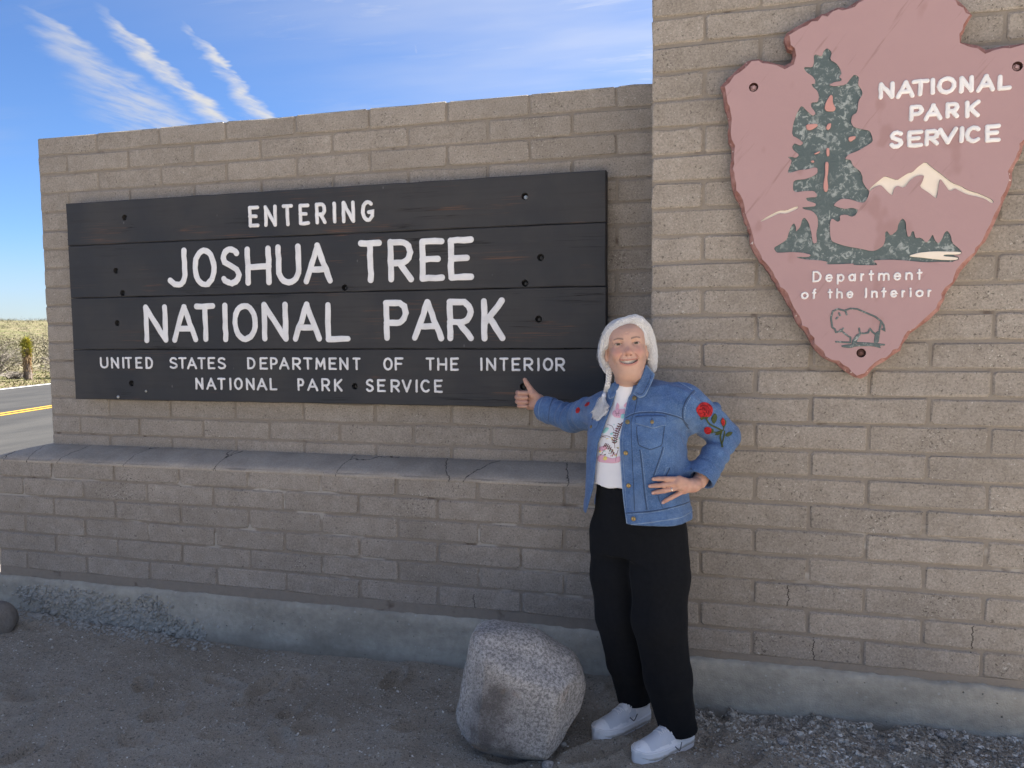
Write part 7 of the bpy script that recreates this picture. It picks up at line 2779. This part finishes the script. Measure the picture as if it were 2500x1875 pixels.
# ---- shoes
M_SHOE, t, b = mat('white_trainer', 0.55, spec=0.3)
ca = t.new('ShaderNodeVertexColor', layer_name='Col')
nn_ = t.noise(pos(t), 60, 4)
t.put(b.inputs['Base Color'], t.mix(t.math('MULTIPLY', t.smooth(nn_, 0.6, 0.8), 0.35), ca.outputs[0], (0.48, 0.46, 0.44, 1)))
t.put(b.inputs['Normal'], t.bump(t.noise(pos(t), 500, 2), 0.2, 0.002))
M_SOLE, t, b = mat('white_midsole', 0.6, spec=0.3)
sz_ = t.new('ShaderNodeSeparateXYZ')
t.l.new(pos(t), sz_.inputs[0])
c = t.mix(t.smooth(t.math('ADD', sz_.outputs[2], t.math('MULTIPLY', t.noise(pos(t), 40, 3), 0.012)), 0.016, 0.006), (0.82, 0.82, 0.84, 1), (0.46, 0.43, 0.39, 1))
t.put(b.inputs['Base Color'], c)
M_LACE, _, _ = mat('white_lace', 0.8, (0.76, 0.76, 0.78))
M_MARK, _, _ = mat('dark_grey_mark', 0.6, (0.06, 0.075, 0.10))
M_OUT, _, _ = mat('grey_outsole', 0.85, (0.19, 0.185, 0.175))
XS = [0, .02, .05, .10, .30, .50, .66, .78, .86, .92, .96, .985, 1.0]
WS = [.006, .018, .027, .034, .036, .042, .048, .0475, .043, .035, .026, .016, .004]
HX = [0, .05, .16, .26, .36, .46, .58, .70, .82, .90, .95, .98, 1.0]
HS = [.080, .098, .097, .108, .103, .090, .074, .062, .054, .048, .041, .034, .026]
for heel, toe, vm, lc in (((3.450, -.552), (3.272, -.766), [(1538, 1751.5), (1548, 1761.6), (1556, 1743)], 0), ((3.622, -.668), (3.436, -.884), [(1648.7, 1822.7), (1659.8, 1834.4), (1664, 1812)], 1)):
    H = np.array([heel[0], heel[1], float(ground_z([heel[0]], [heel[1]])[0]) - .002])
    Tn = np.array([toe[0], toe[1], float(ground_z([toe[0]], [toe[1]])[0]) - .002])
    H[2] = Tn[2] = max(H[2], Tn[2], -.004)
    Lg = np.linalg.norm(Tn - H)
    ex = (Tn - H) / Lg
    ey = np.array([-ex[1], ex[0], 0])
    ey = ey if ey @ np.array([0, -1, 0]) > 0 else -ey         # towards the viewer: the outer side
    ez = np.array([0, 0, 1.0])

    def loc(P):
        q = P - H
        return np.stack([q @ ex / Lg, q @ ey, q @ ez], 1)

    def bend(x):
        return .006 * np.sin(np.clip(x, 0, 1) * math.pi * 1.2 + .3)

    def fup(P):
        p = loc(P)
        x = p[:, 0]
        w = np.interp(x, XS, WS)
        h_ = np.interp(x, HX, HS)
        y = p[:, 1] - bend(x) + .004
        zz = np.maximum(p[:, 2] - .012, 0) / np.maximum(h_ - .012, .01)
        q = (np.abs(y / (w * (1 - .30 * np.clip(zz, 0, 1) ** 1.5))) ** 2.3 + zz ** 2.6) ** (1 / 2.3)
        d = (q - 1) * np.minimum(w, h_)
        d = np.maximum(d, np.maximum(-x, x - 1) * Lg)
        op = ell(p * np.array([Lg, 1, 1]), (.16 * Lg, bend(.16) - .004, .112), (.050, .026, .024))
        d = smax(d, -op, .006)
        # overlay edges
        d = d - .0016 * ((x > .83 + .05 * np.abs(y) / .04)) - .0012 * ((x < .50) & (p[:, 2] < .060 + .03 * (.5 - x)))
        d = d - .0018 * ((np.abs(y) < .021) & (x > .30) & (x < .66))
        return d

    def fsole(P):
        p = loc(P)
        x = p[:, 0]
        w = np.interp(x, XS, WS) + .0048
        top = .030 + .006 * np.clip((.3 - x) / .3, 0, 1) - .004 * np.sin(np.clip(x, 0, 1) * 3.1) + .004 * np.clip((x - .90) / .10, 0, 1)
        bot = .016 * np.clip((x - .78) / .22, 0, 1) ** 2 + .008 * np.clip((.06 - x) / .06, 0, 1)
        y = np.abs(p[:, 1] - bend(x) + .004)
        d = np.maximum(y - w, np.maximum(p[:, 2] - top, bot - p[:, 2]))
        d = np.maximum(d, np.maximum(-x - .012, x - 1.012) * Lg)
        d = d + .0012 * (np.abs(p[:, 2] - .018) < .0016)
        return d
    lo = np.minimum(H, Tn) - np.array([.08, .08, .02])
    hi = np.maximum(H, Tn) + np.array([.08, .08, .13])
    uvf = surf(fup, lo, hi, .0030)
    p = loc(uvf[0])
    x, y, z = p[:, 0], p[:, 1] - bend(p[:, 0]) + .004, p[:, 2]
    col = np.tile([.82, .82, .84], (len(x), 1))
    meshy = ((x > .52) & (x < .84) & (np.abs(y) < .040) & (z > .030)) | ((x > .36) & (x < .60) & (np.abs(y) > .022) & (z > .042))
    col[meshy] = [.60, .62, .67]
    shoe = sdf_part('shoe', uvf, M_SHOE, person, col)
    sv = surf(fsole, lo, hi, .0030)
    sdf_part('sole', sv, M_SOLE, shoe)
    bz = bvh_of(uvf, sv)
    seam(vm, .0020, M_MARK, 'side_mark', shoe, .0004, bz, .5, False)

    def onshoe(x_, y_, off):
        o_ = H + ex * x_ * Lg + ey * (y_ + bend(np.array([x_]))[0] - .004) + ez * .25
        l_, n__, i_, d__ = bz.ray_cast(Vector(o_), Vector((0, 0, -1)))
        return Vector(l_) + Vector((0, 0, off)) if l_ is not None else Vector(o_ - ez * .17)
    mb = MB()
    for k in range(6):
        xa = .34 + .052 * k
        for s_ in (-1, 1):
            pts = [onshoe(xa + .02 * f_ * 1.6, s_ * (.019 - .038 * f_), .0012) for f_ in np.linspace(0, 1, 7)]
            mb.tube(pts, .0021, 5)
    for s_, l_ in ((1, .042), (-1, .034), (1, .060)):
        pts = [onshoe(.345, .0, .004), onshoe(.36, s_ * .012, .011), onshoe(.42, s_ * .024, .009), onshoe(.42 + l_, s_ * .030, .004), onshoe(.40 + l_, s_ * .020, .006), onshoe(.35, .003, .006)]
        mb.tube([Vector(q) for q in bez([tuple(q) for q in pts], 22)], .0019, 5)
    mb.build('lace', M_LACE, shoe, True)
    # pale sock between hem and collar
    A = J['Ra'] if lc == 0 else J['La']
    mb = MB()
    mb.tube([Vector(H + ex * .16 * Lg + ez * .06), Vector(H + ex * .165 * Lg + ez * .10), Vector(A * np.array([1, 1, 0]) + np.array([0, 0, .16]))], [.034, .037, .040], 14)
    mb.build('sock', M_LACE, person, True)
